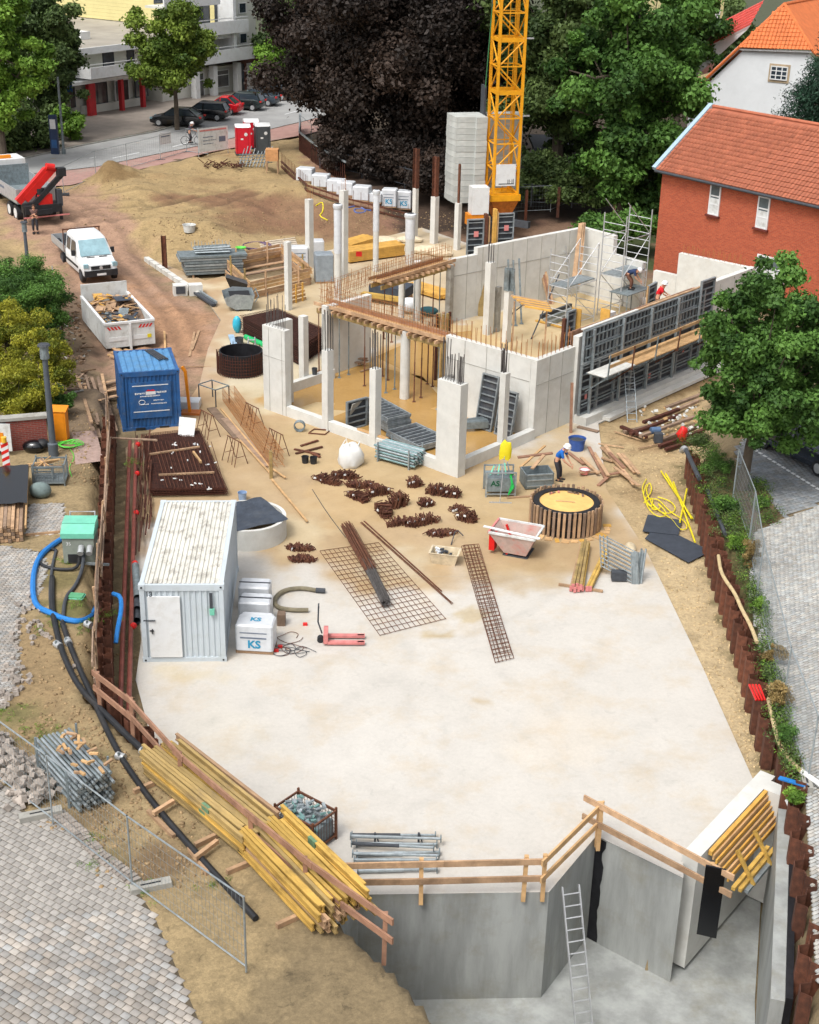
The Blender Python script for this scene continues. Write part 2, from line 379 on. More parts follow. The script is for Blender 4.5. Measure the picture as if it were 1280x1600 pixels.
blobs=[(gz([(-200,60),(500,100),(700,250),(700,390),(230,400),(80,420),(-200,420)],1.0),OCH,3,1),(gz([(60,290),(200,255),(480,235),(490,330),(300,370),(240,372),(150,330),(60,330)],1.4),C(186,160,114),2,.9),(gz([(0,330),(130,310),(200,345),(240,400),(330,470),(350,500),(325,560),(320,610),(250,600),(140,560),(95,440),(60,380),(0,380)],.8),RED,1.5,1),(gz([(150,420),(330,480),(335,520),(270,570),(150,470)],.4),C(190,146,110),2,.8),(gz([(90,430),(140,450),(155,560),(185,620),(150,640),(110,560)],1),C(126,104,84),.8,.8),(gz([(110,560),(175,600),(170,700),(110,720),(90,640)],1.2),C(150,128,104),1,.8),(blob(350,322,4,1,.5),C(140,104,78),2,.9),(blob(410,345,4,1,.45),C(146,112,82),2,.9),(blob(310,265,2.4,1,.5),C(78,68,60),1.2,.8),(blob(180,300,1.6,1,.7),C(136,108,70),.8,.8),(blob(330,300,3,1,.3),C(160,128,90),2,.6),(blob(520,335,6,1,.5),C(150,112,86),2,.8),(gz([(480,300),(640,340),(900,340),(900,300),(480,240)],1),C(158,118,98),2,.9),(gz([(660,330),(1030,290),(1030,420),(660,420)],.6),C(150,116,96),2,.8),(gz([(900,330),(1030,300),(1030,400),(920,370)],1),C(70,92,44),1,.9),(gz([(-100,720),(165,690),(160,1060),(260,1180),(500,1400),(300,1640),(-300,1640)],1.2),C(178,156,116),1,1),(gz([(20,970),(80,960),(130,1030),(120,1100),(60,1200),(-40,1120)],1.2),C(164,138,100),.8,.7),(blob(90,900,.9,1.2),C(128,118,74),.6,.8),(blob(115,950,.9,1.2),C(112,112,60),.6,.8),(blob(130,730,1.2,1.2),C(150,130,96),.6,.8),(blob(75,1150,.6,1.2),GRN,.7,.5),(blob(20,1110,.6,1.2),GRN,.7,.5),(blob(100,1190,.7,1.2),GRN,.6,.5),(blob(60,1225,.7,1.2,.6),GRN,.6,.6),(blob(155,1350,.6,1.2),GRN,.5,.5),(blob(250,1345,.8,1.2),C(122,96,70),.8,.7),(blob(130,1270,.6,1.2),C(120,100,76),.7,.6),(gz([(900,660),(1110,590),(1100,720),(1110,860),(1250,1300),(1150,1240),(1000,860),(930,760)],0),C(206,180,136),.4,1),(gz([(1000,860),(1120,860),(1250,1300),(1150,1240)],0),C(216,192,150),.5,.9),(gz([(900,650),(1110,570),(1110,600),(910,672)],0),C(150,122,80),.5,.8),(blob(1010,690,1.2),C(170,136,96),.9,.6),(blob(990,770,.9),C(160,134,96),.7,.6),(gz([(1060,690),(1130,700),(1160,760),(1220,800),(1180,900),(1230,1100),(1270,1240),(1225,1240),(1180,1060),(1120,880),(1090,770)],1),C(104,96,56),.5,.9),(gz([(1165,745),(1200,770),(1222,812),(1176,832),(1150,800)],1),C(112,86,62),.4,.9),(gz([(-300,0),(100,100),(110,215),(0,245),(-300,300)],1.5),C(60,64,40),1,.9),(gz([(480,120),(1280,60),(1280,320),(700,330),(640,330),(480,240)],1.5),C(64,52,42),1.5,.9),]
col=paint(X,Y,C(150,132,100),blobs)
for tk in TRK:dk=seg_dist(X,Y,tk,False)+.1*noise2(X,Y,2,8);col*=(1-.22*np.exp(-(dk/.3)**2)+.10*np.exp(-((dk-.55)/.25)**2))[...,None]
rut=noise2(X,Y,2.6,5);col*=(1+.10*rut)[...,None]
far=sstep((Y-140)/40);col=col*(1-far[...,None])+np.array(C(90,96,70))*far[...,None]
_fx,_fy,_fz=xs,ys,Z
def hz(x,y):
 i=min(max(int(np.searchsorted(_fx,x))-1,0),len(_fx)-2);j=min(max(int(np.searchsorted(_fy,y))-1,0),len(_fy)-2)
 u=min(1,max(0,(x-_fx[i])/(_fx[i+1]-_fx[i])));v=min(1,max(0,(y-_fy[j])/(_fy[j+1]-_fy[j])))
 return float((_fz[j,i]*(1-u)+_fz[j,i+1]*u)*(1-v)+(_fz[j+1,i]*(1-u)+_fz[j+1,i+1]*u)*v)
n0,n1=X.shape;idx=np.arange(n0*n1).reshape(n0,n1)
F=np.stack([idx[:-1,:-1],idx[:-1,1:],idx[1:,1:],idx[1:,:-1]],-1).reshape(-1,4)
g=struct(np_mesh('ground',np.stack([X,Y,Z],-1).reshape(-1,3),F,m_ground,np.clip(col,0.01,.85).reshape(-1,3)))
def grid_poly(name,poly,zf,step,m,colf=None,z0=None):
 bm=bmesh.new();vs=[bm.verts.new((p[0],p[1],0))for p in poly]
 bm.faces.new(vs);bmesh.ops.triangulate(bm,faces=bm.faces[:])
 xs_=[p[0]for p in poly];ys_=[p[1]for p in poly]
 for k in range(int((max(xs_)-min(xs_))/step)+1):
  bmesh.ops.bisect_plane(bm,geom=bm.verts[:]+bm.edges[:]+bm.faces[:],plane_co=(min(xs_)+(k+.5)*step,0,0),plane_no=(1,0,0))
 for k in range(int((max(ys_)-min(ys_))/step)+1):
  bmesh.ops.bisect_plane(bm,geom=bm.verts[:]+bm.edges[:]+bm.faces[:],plane_co=(0,min(ys_)+(k+.5)*step,0),plane_no=(0,1,0))
 P=np.array([v.co[:]for v in bm.verts]);zz=zf(P[:,0],P[:,1])
 for v,z in zip(bm.verts,zz):v.co.z=z
 for f in bm.faces:
  if f.normal.z<0 or f.calc_center_median()is None:pass
 bmesh.ops.recalc_face_normals(bm,faces=bm.faces[:])
 if sum(f.normal.z for f in bm.faces)<0:bmesh.ops.reverse_faces(bm,faces=bm.faces[:])
 me=bpy.data.meshes.new(name);bm.to_mesh(me);bm.free();me.materials.append(m)
 if colf:
  cc=np.ones((len(P),4),np.float32);cc[:,:3]=colf(P[:,0],P[:,1])
  a=me.color_attributes.new('Col','FLOAT_COLOR','POINT');a.data.foreach_set('color',cc.ravel())
 o=bpy.data.objects.new(name,me);COL.objects.link(o);return o
flat=lambda z:(lambda x,y:np.full(np.shape(x),z))
def strip(mb,pts,w,z):
 for p,q in zip(pts[:-1],pts[1:]):
  d=(Vector(q)-Vector(p));nrm=Vector((-d.y,d.x)).normalized()*w/2
  mb.quad((p[0]-nrm.x,p[1]-nrm.y,z),(q[0]-nrm.x,q[1]-nrm.y,z),(q[0]+nrm.x,q[1]+nrm.y,z),(p[0]+nrm.x,p[1]+nrm.y,z))
sl_px=[(212,1062),(221,1000),(207,850),(196,700),(282,645),(312,600),(325,545),(345,500),(318,462),(262,425),(226,400)]
slab=poly_px(sl_px,0)+[tuple(B(29,12)[:2]),tuple(B(29,31)[:2]),tuple(B(13.5,27.5)[:2]),tuple(B(-.5,27.5)[:2]),tuple(B(-.5,9)[:2])]+poly_px([(948,765),(1010,860),(1098,1042),(1178,1220)],0)+VOIDP[5:6]+VOIDP[4:5]+VOIDP[3:4]+VOIDP[2:3]+VOIDP[1:2]+poly_px([(560,1398)],0)+LEFT_LINE[8:4:-1]
CL=C(216,211,202);MUD=C(190,161,118);MUD2=C(184,154,106)
sb=[(gz([(200,640),(330,600),(600,640),(760,700),(960,740),(1020,880),(880,905),(760,900),(600,925),(500,900),(420,865),(210,800)],0),MUD,1.4,.92),(gz([(440,640),(720,745),(900,660),(960,780),(800,830),(560,790),(440,720)],0),C(200,174,130),1.2,.7),(gz([(330,470),(500,480),(500,600),(420,640),(320,600)],0),C(218,204,172),1.2,.9),(gz([(260,420),(480,400),(520,500),(400,520),(330,470)],0),C(222,206,172),1,.9),([tuple(B(a,b)[:2])for a,b in((.3,.3),(12.4,.3),(12.4,8),(5.5,8),(.6,5.6))],C(204,166,106),.3,1),([tuple(B(a,b)[:2])for a,b in((4,5),(13,5),(13.6,16),(4,14))],C(202,160,92),.8,.9),([tuple(B(a,b)[:2])for a,b in((.3,5.7),(8,5.7),(13.2,14),(13.2,26),(.4,26))],C(214,188,140),.6,.9),([tuple(B(a,b)[:2])for a,b in((13.5,8),(29,12),(29,31),(13.5,27))],C(206,184,146),.8,.8),([tuple(B(a,b)[:2])for a,b in((8.2,.6),(10.2,.6),(10.0,2.6),(9.2,2.0),(8.4,2.7))],C(214,190,146),.2,.9),(blob(620,690,1.4),C(206,182,140),1,.5),(blob(560,790,2.2),C(206,176,130),1.2,.6),(blob(735,962,.5,0,1.3),C(200,182,146),.25,.8),(blob(680,992,.5,0,.5),C(192,170,126),.2,.8),(blob(750,1097,.22,0,.5),C(190,172,140),.15,.7),(blob(690,1100,.0,0),CL,.1,0),(blob(290,1055,1.0,0,.5),C(212,196,162),.8,.6),(blob(620,880,1.2,0),C(214,200,172),1,.7),(blob(650,945,1.0,0),C(226,218,204),.7,.6),(blob(820,900,1.7,0,.6),C(186,162,122),.9,.7),(blob(470,830,1.2,0),C(218,200,164),1,.7),(blob(1090,1255,.4,0,.3),C(206,192,168),.2,.5),(blob(880,1150,1.5,0),C(222,212,196),1.5,.5),(blob(600,1180,2,0),C(224,220,212),1.5,.4),(blob(350,1150,1.5,0),C(218,212,198),1,.5)]
STRK=[poly_px(p,0)for p in([(335,600),(420,690),(520,790),(640,900),(700,1010),(690,1160)],[(300,625),(390,715),(480,810),(590,920),(640,1020),(630,1170)],[(930,780),(800,900),(640,960),(470,1060),(330,1130)],[(960,830),(840,950),(690,1010),(520,1110),(380,1180)],[(880,690),(800,740),(600,800),(450,860)],[(780,1050),(900,1150),(1050,1220)],[(600,1290),(760,1200),(900,1080),(960,960)])]
def slabcol(x,y):
 c=paint(x,y,CL,sb,3);ed=seg_dist(x,y,SLAB_BACK[1:11],False)+.9*noise2(x,y,1.6,9);w_=(.75*sstep(1.3-ed/1.1))[...,None];c=c*(1-w_)+np.array(C(190,156,118))*w_
 w2=np.clip((CL[2]-c[:,2])/(CL[2]-MUD[2]),0,1);nn=.6*noise2(x,y,.9,11)+.6*noise2(x,y,2.4,12)+.4*noise2(x,y,6,13)
 c=c*np.stack([1+.13*w2*nn,1+.17*w2*nn,1+.26*w2*nn],-1)
 for tk in STRK:dk=seg_dist(x,y,tk,False)+.08*noise2(x,y,3,8);c=c*(1-.10*np.exp(-(dk/.16)**2)*(.5+.5*np.sin(noise2(x,y,1.1,4)*6)))[...,None]
 c=c*(1+.035*noise2(x,y,1.3,2)+.03*noise2(x,y,5,4))[...,None];return np.clip(c,0.02,.8)
slab_o=struct(grid_poly('concrete_slab',slab,flat(0.0),.25,m_floor,slabcol))
m_wet=MAT('wet ochre film',(1,1,1),.22,var=.06,scale=.8,attr=True,fine=.06,spec=.6)
def wetcol(x,y):nn=.5*noise2(x,y,.7,21)+.4*noise2(x,y,2.1,22);return np.array(C(200,158,92))*np.stack([1+.12*nn,1+.16*nn,1+.3*nn],-1)
def uvp(l):return[tuple(B(a,b)[:2])for a,b in l]
struct(grid_poly('wet_floor',uvp([(.8,.5),(8.2,.5),(8.3,2.4),(8.9,2.0),(9.4,2.7),(10.1,2.2),(10.1,.5),(11.6,.6),(11.9,5),(12.1,7.6),(9,8.2),(5.9,6.2),(5.9,5.2),(.9,5.2)]),flat(.005),.3,m_wet,wetcol))
struct(grid_poly('wet_floor',uvp([(6.2,7.2),(12.6,8.8),(13.2,13),(12,15.5),(8.5,11.5)]),flat(.005),.3,m_wet,wetcol))
mb=MB()
edge=[VOIDP[5],VOIDP[4],VOIDP[3],VOIDP[2],VOIDP[1],poly_px([(560,1398)],0)[0],LEFT_LINE[8]]
for a,b in zip(edge[:-1],edge[1:]):mb.quad((a[0],a[1],-.002),(a[0],a[1],VOID),(b[0],b[1],VOID),(b[0],b[1],-.002))
e2=slab[10:20]+slab[:3]
for lst in(slab[11:20],slab[:11]):
 for a,b in zip(lst[:-1],lst[1:]):mb.quad((a[0],a[1],-.002),(b[0],b[1],-.002),(b[0],b[1],-.25),(a[0],a[1],-.25))
mb.build('slab_edge_wall',m_wetc,slab_o)
mb=MB()
for a,b in(((520,900),(1030,902)),):
 p=[G(*a,.003).lerp(G(*b,.003),k/14)for k in range(15)];strip(mb,[(q.x+R(-.01,.01),q.y+R(-.01,.01))for q in p],.012,.003)
mb.build('joint_line',MAT('joint line',C(176,168,152),.9),slab_o,kind='stuff')
struct(grid_poly('deep_pit_floor',VOIDP,flat(VOID+.05),3,m_wetc))
def road(name,px,z,m,dz=.03,step=3):
 return struct(grid_poly(name,poly_px(px,z),lambda x,y:h(x,y)*0+z+dz,step,m))
m_asph=MAT('light worn asphalt',C(164,164,162),.9,var=.1,scale=.5,dirt=C(140,138,134),damt=.6,dscale=.3,bump=.003,bsc=20)
m_cyc=MAT('reddish cycle path',C(176,138,128),.9,var=.1,scale=1.5,dirt=C(170,160,145),damt=.6,dscale=.4)
m_plaza=MAT('forecourt paving',C(146,136,126),.9,var=.14,scale=.8,dirt=C(120,114,104),damt=.6,dscale=.35)
road('street',[(-260,330),(52,274),(150,263),(240,244),(311,230),(480,190),(560,168),(560,128),(480,146),(311,190),(240,209),(124,231),(41,250),(-260,290)],SZ,m_asph,.13)
road('cycle_path',[(-260,350),(52,296),(110,292),(150,283),(250,260),(330,240),(480,212),(560,190),(560,169),(480,191),(311,231),(240,245),(150,264),(52,275),(-260,331)],SZ,m_cyc,.135)
road('forecourt',[(41,247),(124,228),(240,206),(311,187),(480,143),(640,100),(600,70),(330,100),(60,130),(-40,246)],SZ,m_plaza,.14)
mb=MB()
for a,b in(((176,250),(218,241)),((445,181),(470,174)),((140,250),(150,248)),((270,232),(300,224))):
 strip(mb,[tuple(G(*a,SZ)[:2]),tuple(G(*b,SZ)[:2])],.15,SZ+.139)
struct(mb.build('road_marking',m_white))
mb=MB()
k=poly_px([(-200,289),(41,250),(124,231),(240,209),(311,190),(480,146)],SZ)
for p,q in zip(k[:-1],k[1:]):mb.beam((p[0],p[1],SZ+.15),(q[0],q[1],SZ+.15),.15,.16)
struct(mb.build('kerb',m_concd))
def pavers(parent,poly,z,bl,bw,ang,m,near=None,joint=.012,hh=.06,msh='paver',nmax=280):
 xs_=[p[0]for p in poly];ys_=[p[1]for p in poly];cx,cy=(min(xs_)+max(xs_))/2,(min(ys_)+max(ys_))/2
 Rr=math.hypot(max(xs_)-min(xs_),max(ys_)-min(ys_))/2+bl
 c,s=math.cos(ang),math.sin(ang);P=[]
 ni,nj=int(Rr/bl)+1,int(Rr/bw)+1
 J,I=np.meshgrid(np.arange(-nj,nj+1),np.arange(-ni,ni+1))
 a=(I+(J%2)*.5)*bl;b=J*bw
 x=cx+a*c-b*s;y=cy+a*s+b*c
 ins=in_poly(x,y,poly);x=x[ins];y=y[ins]
 order=np.argsort(y);x=x[order];y=y[order]
 vis=[]
 for i in range(len(x)):
  u,v=PRJ((x[i],y[i],z))
  if-5<u<1285 and v<1425:vis.append(i)
 objs=set(vis[:nmax])if near else set()
 box=MB().box((0,0,0),(bl-joint,bw-joint,hh))
 t=.012;bx=MB();X2,Y2=(bl-joint)/2,(bw-joint)/2
 vs=[(-X2,-Y2,-hh),(X2,-Y2,-hh),(X2,Y2,-hh),(-X2,Y2,-hh),(-X2,-Y2,-t),(X2,-Y2,-t),(X2,Y2,-t),(-X2,Y2,-t),(-X2+t,-Y2+t,0),(X2-t,-Y2+t,0),(X2-t,Y2-t,0),(-X2+t,Y2-t,0)]
 fs=[(8,9,10,11),(4,5,9,8),(5,6,10,9),(6,7,11,10),(7,4,8,11),(0,1,5,4),(1,2,6,5),(2,3,7,6),(3,0,4,7)]
 bx.add(vs,fs);src=bx.build(msh,m,parent)
 first=True;rr=random.Random(len(x));allV=[];allF=[];allC=[]
 V0=np.array(vs);F0=np.array(fs)
 for i in range(len(x)):
  dz=rr.uniform(-.004,.004);ra=ang+rr.uniform(-.02,.02)
  if i in objs:
   o=src if first else inst(src,parent=parent);first=False
   o.location=(x[i],y[i],z+.02+dz);o.rotation_euler=(rr.uniform(-.01,.01),rr.uniform(-.01,.01),ra)
  else:
   cc,ss=math.cos(ra),math.sin(ra)
   V=V0@np.array([[cc,ss,0],[-ss,cc,0],[0,0,1]])+[x[i],y[i],z+.02+dz]
   allF.append(F0+len(allV)*12);allV.append(V);k=rr.uniform(.8,1.18)*(1+.16*float(noise2(np.array(x[i]),np.array(y[i]),.8,6)));t_=rr.uniform(-.05,.06);allC.append(np.tile([k*(1+t_),k,k*(1-t_)],(12,1)))
 if allV:
  o=np_mesh('more_pavers',np.concatenate(allV),np.concatenate(allF),m if False else _pv(m),np.concatenate(allC),parent);o['kind']='stuff'
 if first:bpy.data.objects.remove(src)
def _pv(m):
 nm=m.name+' field'
 if nm in _mc:return _mc[nm]
 if m is m_paving:return MAT(nm,C(166,162,156),.9,var=.14,scale=3,attr=True)
 if m is m_pavr:return MAT(nm,C(178,178,174),.9,var=.12,scale=2,attr=True,dirt=C(165,160,150),damt=.4,dscale=.6)
 return MAT(nm,C(138,142,144),.9,var=.12,scale=2,attr=True,dirt=C(120,120,116),damt=.4,dscale=.6)
m_pavr=MAT('pale block',C(196,194,190),.9,var=.12,scale=5)
m_pavg=MAT('grey block',C(150,152,154),.9,var=.12,scale=5)
def bed(name,px,z,m=None):
 return struct(grid_poly(name,poly_px(px,z),flat(z+.005),3,m or MAT('joint sand',C(92,82,66),.95,var=.3,scale=3)))
pl1=[(-60,1232),(0,1222),(40,1268),(96,1280),(135,1318),(205,1378),(240,1430),(330,1640),(-400,1640)]
p=bed('pavement',pl1,LZ);pavers(p,poly_px(pl1,LZ),LZ,.21,.165,math.radians(-33),m_paving,near=True)
pl2=[(-60,866),(0,852),(62,862),(78,885),(60,930),(32,962),(30,1010),(34,1060),(0,1105),(-60,1120)]
p=bed('yard_pavement',pl2,LZ);pavers(p,poly_px(pl2,LZ),LZ,.2,.1,math.radians(40),m_paving)
pl2=[(44,788),(100,786),(103,833),(40,838)]
p=bed('entrance_pavement',pl2,LZ);pavers(p,poly_px(pl2,LZ),LZ,.2,.1,math.radians(40),m_paving)
m_pavpk=MAT('reddish block',C(176,150,140),.9,var=.14,scale=4)
pl2=[(112,676),(150,672),(162,720),(118,726)]
p=bed('reddish_pavement',pl2,LZ,MAT('reddish blocks',C(172,148,138),.95,var=.2,scale=5))
pl3=[(1178,832),(1222,812),(1300,782),(1420,740),(1500,1640),(1290,1640),(1262,1260),(1240,1190),(1206,1080),(1178,960),(1168,880)]
p=bed('parking_pavement',pl3,RZ);pavers(p,poly_px(pl3,RZ),RZ,.2,.1,math.radians(33),m_pavr)
pl4=[(1160,745),(1150,700),(1190,660),(1420,560),(1420,735),(1300,778),(1224,809),(1208,786),(1196,760)]
p=bed('parking_bay_pavement',pl4,RZ);pavers(p,poly_px(pl4,RZ),RZ,.2,.2,math.radians(33),m_pavg)
mb=MB()
q0,q1=G(1172,699,RZ),G(1290,772,RZ);L=(q1-q0).length;u=(q1-q0)/L
for k in range(int(L/.31)):
 a=q0+u*(k*.31);mb.beam((a.x,a.y,RZ+.026),(a.x+u.x*.2,a.y+u.y*.2,RZ+.026),.11,.012)
struct(mb.build('parking_bay_marking',m_white))
t=thing('stone_edging','row of small granite setts edging the paving at the lower left corner','edging',(0,0,0))
k=poly_px([(96,1270),(128,1300),(160,1335),(205,1368),(222,1385)],LZ);src=MB().box((0,0,0),(.16,.11,.14)).build('stone',m_stone,t);ff=True
for p,q in zip(k[:-1],k[1:]):
 n_=max(1,int(math.dist(p,q)/.12))
 for i in range(n_):
  for off in(0,.17):
   f_=(i+.5)/n_;d=math.atan2(q[1]-p[1],q[0]-p[0])
   o=src if ff else inst(src,parent=t);ff=False
   o.location=(p[0]+(q[0]-p[0])*f_+math.sin(d)*off+R(-.01,.01),p[1]+(q[1]-p[1])*f_-math.cos(d)*off,LZ+R(-.01,.02));o.rotation_euler=(R(-.1,.1),R(-.1,.1),d+1.57+R(-.15,.15))
def pile_mesh(hh):
 b=MB();prof=[(-.3,0),(-.21,0),(-.12,.22),(.12,.22),(.21,0),(.3,0)];th=.022
 pr=prof+[(x,y+th)for x,y in prof[::-1]]
 return b.extr(pr,(0,0,0),Vector((1,0,0)),Vector((0,1,0)),Vector((0,0,1)),hh)
def pile_wall(label,line,z0,ztop,flip,a=0,b=None,step=.6):
 t=thing('sheet_pile_wall',label,'sheet pile wall',(0,0,0));src=None;n=0
 pts=line[a:b];carry=0
 for p,q in zip(pts[:-1],pts[1:]):
  L=math.dist(p,q);d=math.atan2(q[1]-p[1],q[0]-p[0]);k=carry
  while k+step<=L+.05:
   f_=(k+step/2)/L;x=p[0]+(q[0]-p[0])*f_;y=p[1]+(q[1]-p[1])*f_
   if src is None:src=pile_mesh(ztop-z0+.3).build('pile',m_rust,t);o=src
   else:o=inst(src,parent=t)
   o.location=(x,y,z0-.3+R(-.1,.1));o.rotation_euler=(0,0,d+(math.pi if(n%2)^flip else 0));n+=1;k+=step
  carry=k-L
  if carry<0:carry=0
 return t
pile_wall('rusty sheet pile wall along the left side beside the black hoses and turquoise pump',LEFT_LINE,0,LZ+.12,0,1,5,.42)
pile_wall('rusty sheet pile wall running diagonally under the timber railing at lower left',LEFT_LINE,0,LZ+.1,0,4,9,.5)
pile_wall('short rusty sheet pile wall between the sand strip and the weeds on the right',RIGHT_LINE,-.2,RZ+.12,1,0,7,.42)
pile_wall('tall dark rusty sheet pile wall at the bottom right corner beside the deep pit',[(x+.25,y)for x,y in RIGHT_LINE],VOID,RZ+.15,1,6,11,.6)
# ================================================================ THE UNFINISHED BUILDING
def bb(mb,u0,u1,v0,v1,z0,z1):
 c=B((u0+u1)/2,(v0+v1)/2,(z0+z1)/2);return mb.box(c,(abs(v1-v0),abs(u1-u0),z1-z0),BA)
bld=thing('unfinished_building','pale cast concrete shell of walls, piers and low upstands with bare rebar on top','building')
def part(name,m,fn,parent=bld,**kw):
 b=MB();fn(b);return b.build(name,m,parent,**kw)
H1=3.45
part('upstand',m_conc,lambda b:bb(b,1.18,4.45,.02,.32,0,.45))
part('upstand',m_conc,lambda b:bb(b,4.82,7.18,.02,.32,0,.45))
part('upstand',m_conc,lambda b:bb(b,7.56,9.75,.02,.32,0,.45))
part('upstand',m_conc,lambda b:bb(b,.33,.63,.46,3.2,0,.45))
part('upstand',m_conc,lambda b:bb(b,.33,.63,3.54,5.48,0,.45))
part('upstand',m_conc,lambda b:bb(b,11.75,12.05,1.6,5.1,0,.45))
part('pier',m_conc,lambda b:bb(b,0,1.17,0,.45,0,3.85))
part('pier',m_concd,lambda b:bb(b,.95,1.16,.46,.8,0,3.85))
def wp(b):bb(b,9.76,11.15,0,.34,0,3.85);bb(b,10.82,11.14,.345,1.5,0,3.85)
part('pier',m_conc,wp)
cols=[(4.46,4.8,.0,.36,3.4),(7.2,7.54,.0,.36,3.55),(.31,.6,3.22,3.52,3.45),(12.0,12.32,3.3,3.62,3.3),(12.2,12.52,5.0,5.3,3.4)]
for u0,u1,v0,v1,z in cols:part('column',m_conc,lambda b:bb(b,u0,u1,v0,v1,.0,z))
part('wall',m_conc,lambda b:bb(b,.76,5.4,5.5,5.8,0,H1))
part('wall',m_conc,lambda b:bb(b,.45,.75,5.5,8.2,0,H1))
part('wall',m_conc,lambda b:bb(b,.3,.6,8.22,18.6,0,3.9))
part('wall',m_conc,lambda b:bb(b,.25,.55,18.62,23.2,0,4.2))
part('wall',m_conc,lambda b:bb(b,.56,4.5,22.9,23.2,0,4.18))
part('wall',m_conc,lambda b:bb(b,4.51,5.9,22.9,23.18,0,3.0))
part('wall',m_conc,lambda b:bb(b,12.25,12.55,5.36,8.1,0,3.35))
part('footing',m_conc,lambda b:(bb(b,-.35,.29,8.25,20.5,0,.38),bb(b,-.75,-.36,9.5,20.5,0,.16)))
bw0,bw1=G(703,503),G(905,457)
dW=(bw1-bw0).normalized();nW=Vector((-dW.y,dW.x,0))
BWH=3.72
def backwall(b):
 c=(bw0+bw1)/2+nW*.15;b.beam(Vector((bw0.x,bw0.y,BWH/2))+nW*.15+dW*1.8,Vector((bw1.x,bw1.y,BWH/2))+nW*.15,.3,BWH)
 b.beam(Vector((bw0.x,bw0.y,1.68))+nW*.15,Vector((bw0.x,bw0.y,1.68))+nW*.15+dW*1.79,.3,3.36)
part('wall',m_conc,backwall)
e0=bw1+nW*.3
def endwall(b):
 p=e0+dW*.16;q=p-nW*2.6
 b.beam((p.x,p.y,BWH/2),(q.x,q.y,BWH/2),.3,BWH)
 r=q-nW*2.2;q=q-nW*.01;b.beam((q.x,q.y,1.35),(r.x,r.y,1.35),.3,2.7)
part('wall',m_conc,endwall)
def endwall2(b):
 p=G(948,372,3.5);q=G(920,352,3.5)
 b.beam((p.x,p.y,1.7),(q.x,q.y,1.7),.3,3.4)
def joints(b):
 for v in(6.4,7.3):bb(b,.435,.449,v,v+.02,0,H1)
 bb(b,.435,.449,5.52,8.18,2.35,2.365)
 for u in(1.9,3.1,4.3):bb(b,u,u+.02,5.485,5.499,0,H1)
 bb(b,.8,5.38,5.485,5.499,2.45,2.465)
 for k in range(1,9):
  p=bw0+dW*(k*(bw1-bw0).length/9)-nW*.007;b.beam((p.x,p.y,0),(p.x,p.y,BWH-.02),.02,.02)
 p,q=bw0-nW*.007,bw1-nW*.007;b.beam((p.x,p.y,2.45),(q.x,q.y,2.45),.02,.02)
 for v in(19.8,21.2):bb(b,.235,.249,v,v+.02,0,4.0)
 bb(b,.235,.249,18.64,23.18,2.65,2.665)
 bb(b,9.8,11.1,-.012,-.001,2.5,2.512);bb(b,10.75,10.765,-.012,-.001,0,3.8);bb(b,9.95,9.962,-.012,-.001,0,3.8)
part('pour_joint',m_concd,joints,kind='stuff')
def rcol(b,px,py,r,z0,z1):
 g=G(px,py);b.cyl((g.x,g.y,z0),(g.x,g.y,z1),r,n=16)
part('column',m_conc,lambda b:rcol(b,632,622,.22,0,3.2))
part('column',m_conc,lambda b:rcol(b,651,500,.2,0,3.2))
part('column',m_conc,lambda b:rcol(b,627,505,.17,0,2.6))
g=G(762,522);part('column',m_conc,lambda b:b.box((g.x,g.y,1.9),(.42,.36,3.8),BA))
g2=G(791,534);part('column',m_conc,lambda b:b.box((g2.x,g2.y,1.35),(.34,.3,2.7),BA))
part('column_form',m_galvd,lambda b:[b.box((g2.x+dx,g2.y+dy,3.25),(.05,.3,1.1),BA)for dx,dy in((-.14,-.12),(.14,.12),(-.1,.16),(.12,-.14))])
g3=G(776,518);part('column_form',m_concd,lambda b:b.box((g3.x,g3.y,1.2),(.3,.2,2.4),BA))
g4=G(701,506);part('column',m_concd,lambda b:b.box((g4.x,g4.y,1.6),(.3,.3,3.2),BA))
g5=G(690,592)
for dx,dy,m in((-.2,0,m_yelold),(.2,0,m_yelold),(0,.2,m_wood),(0,-.2,m_yelold),(.3,.25,m_rustdk),(-.3,-.2,m_rustdk)):part('column_form',m,lambda b:b.box((g5.x+dx,g5.y+dy,1.6),(.1,.1,3.2),BA))
for px,py in((585,592),(598,588),(606,594),(668,600),(676,604),(560,560)):
 q_=G(px,py);part('prop',m_galvd if px%2 else m_rustbar,lambda b:(b.cyl((q_.x,q_.y,0),(q_.x,q_.y,3.0),.035,n=6),b.box((q_.x,q_.y,.01),(.16,.16,.02))))
bar_me=MB().cyl((0,0,0),(0,0,1),.011,n=4).mesh('rebar',m_rustyl)
bar_rd=MB().cyl((0,0,0),(0,0,1),.011,n=4).mesh('rebar',m_rustdk)
bar_dk=MB().cyl((0,0,0),(0,0,1),.022,n=5).mesh('rebar',m_rebargrey)
def bar(p,L,me=bar_me,th=1.0,lean=.04,parent=bld,name='rebar'):
 o=bpy.data.objects.new(name,me);COL.objects.link(o);o.parent=parent;o.location=p
 o.rotation_euler=(R(-lean,lean),R(-lean,lean),0);o.scale=(th,th,L)
n_=0
for k in range(34):bar(B(5.4-k*.135,5.6+(k%2)*.12,H1),R(.5,.95))
for k in range(17):bar(B(.55+(k%2)*.12,5.7+k*.15,H1),R(.6,.95))
for k in range(24):bar(B(4.3-k*.15,23.0+(k%2)*.1,4.18),R(.35,.55))
for(uu,vv,z,L)in[(4.67,.2,3.4,1.5),(7.37,.2,3.55,1.7)]:
 for i in range(8):bar(B(uu+(-.15,0,.15,.15,.15,0,-.15,-.15)[i],vv+(-.15,-.15,-.15,0,.15,.15,.15,0)[i],z),L*R(.85,1.05),bar_dk,1.0,.015)
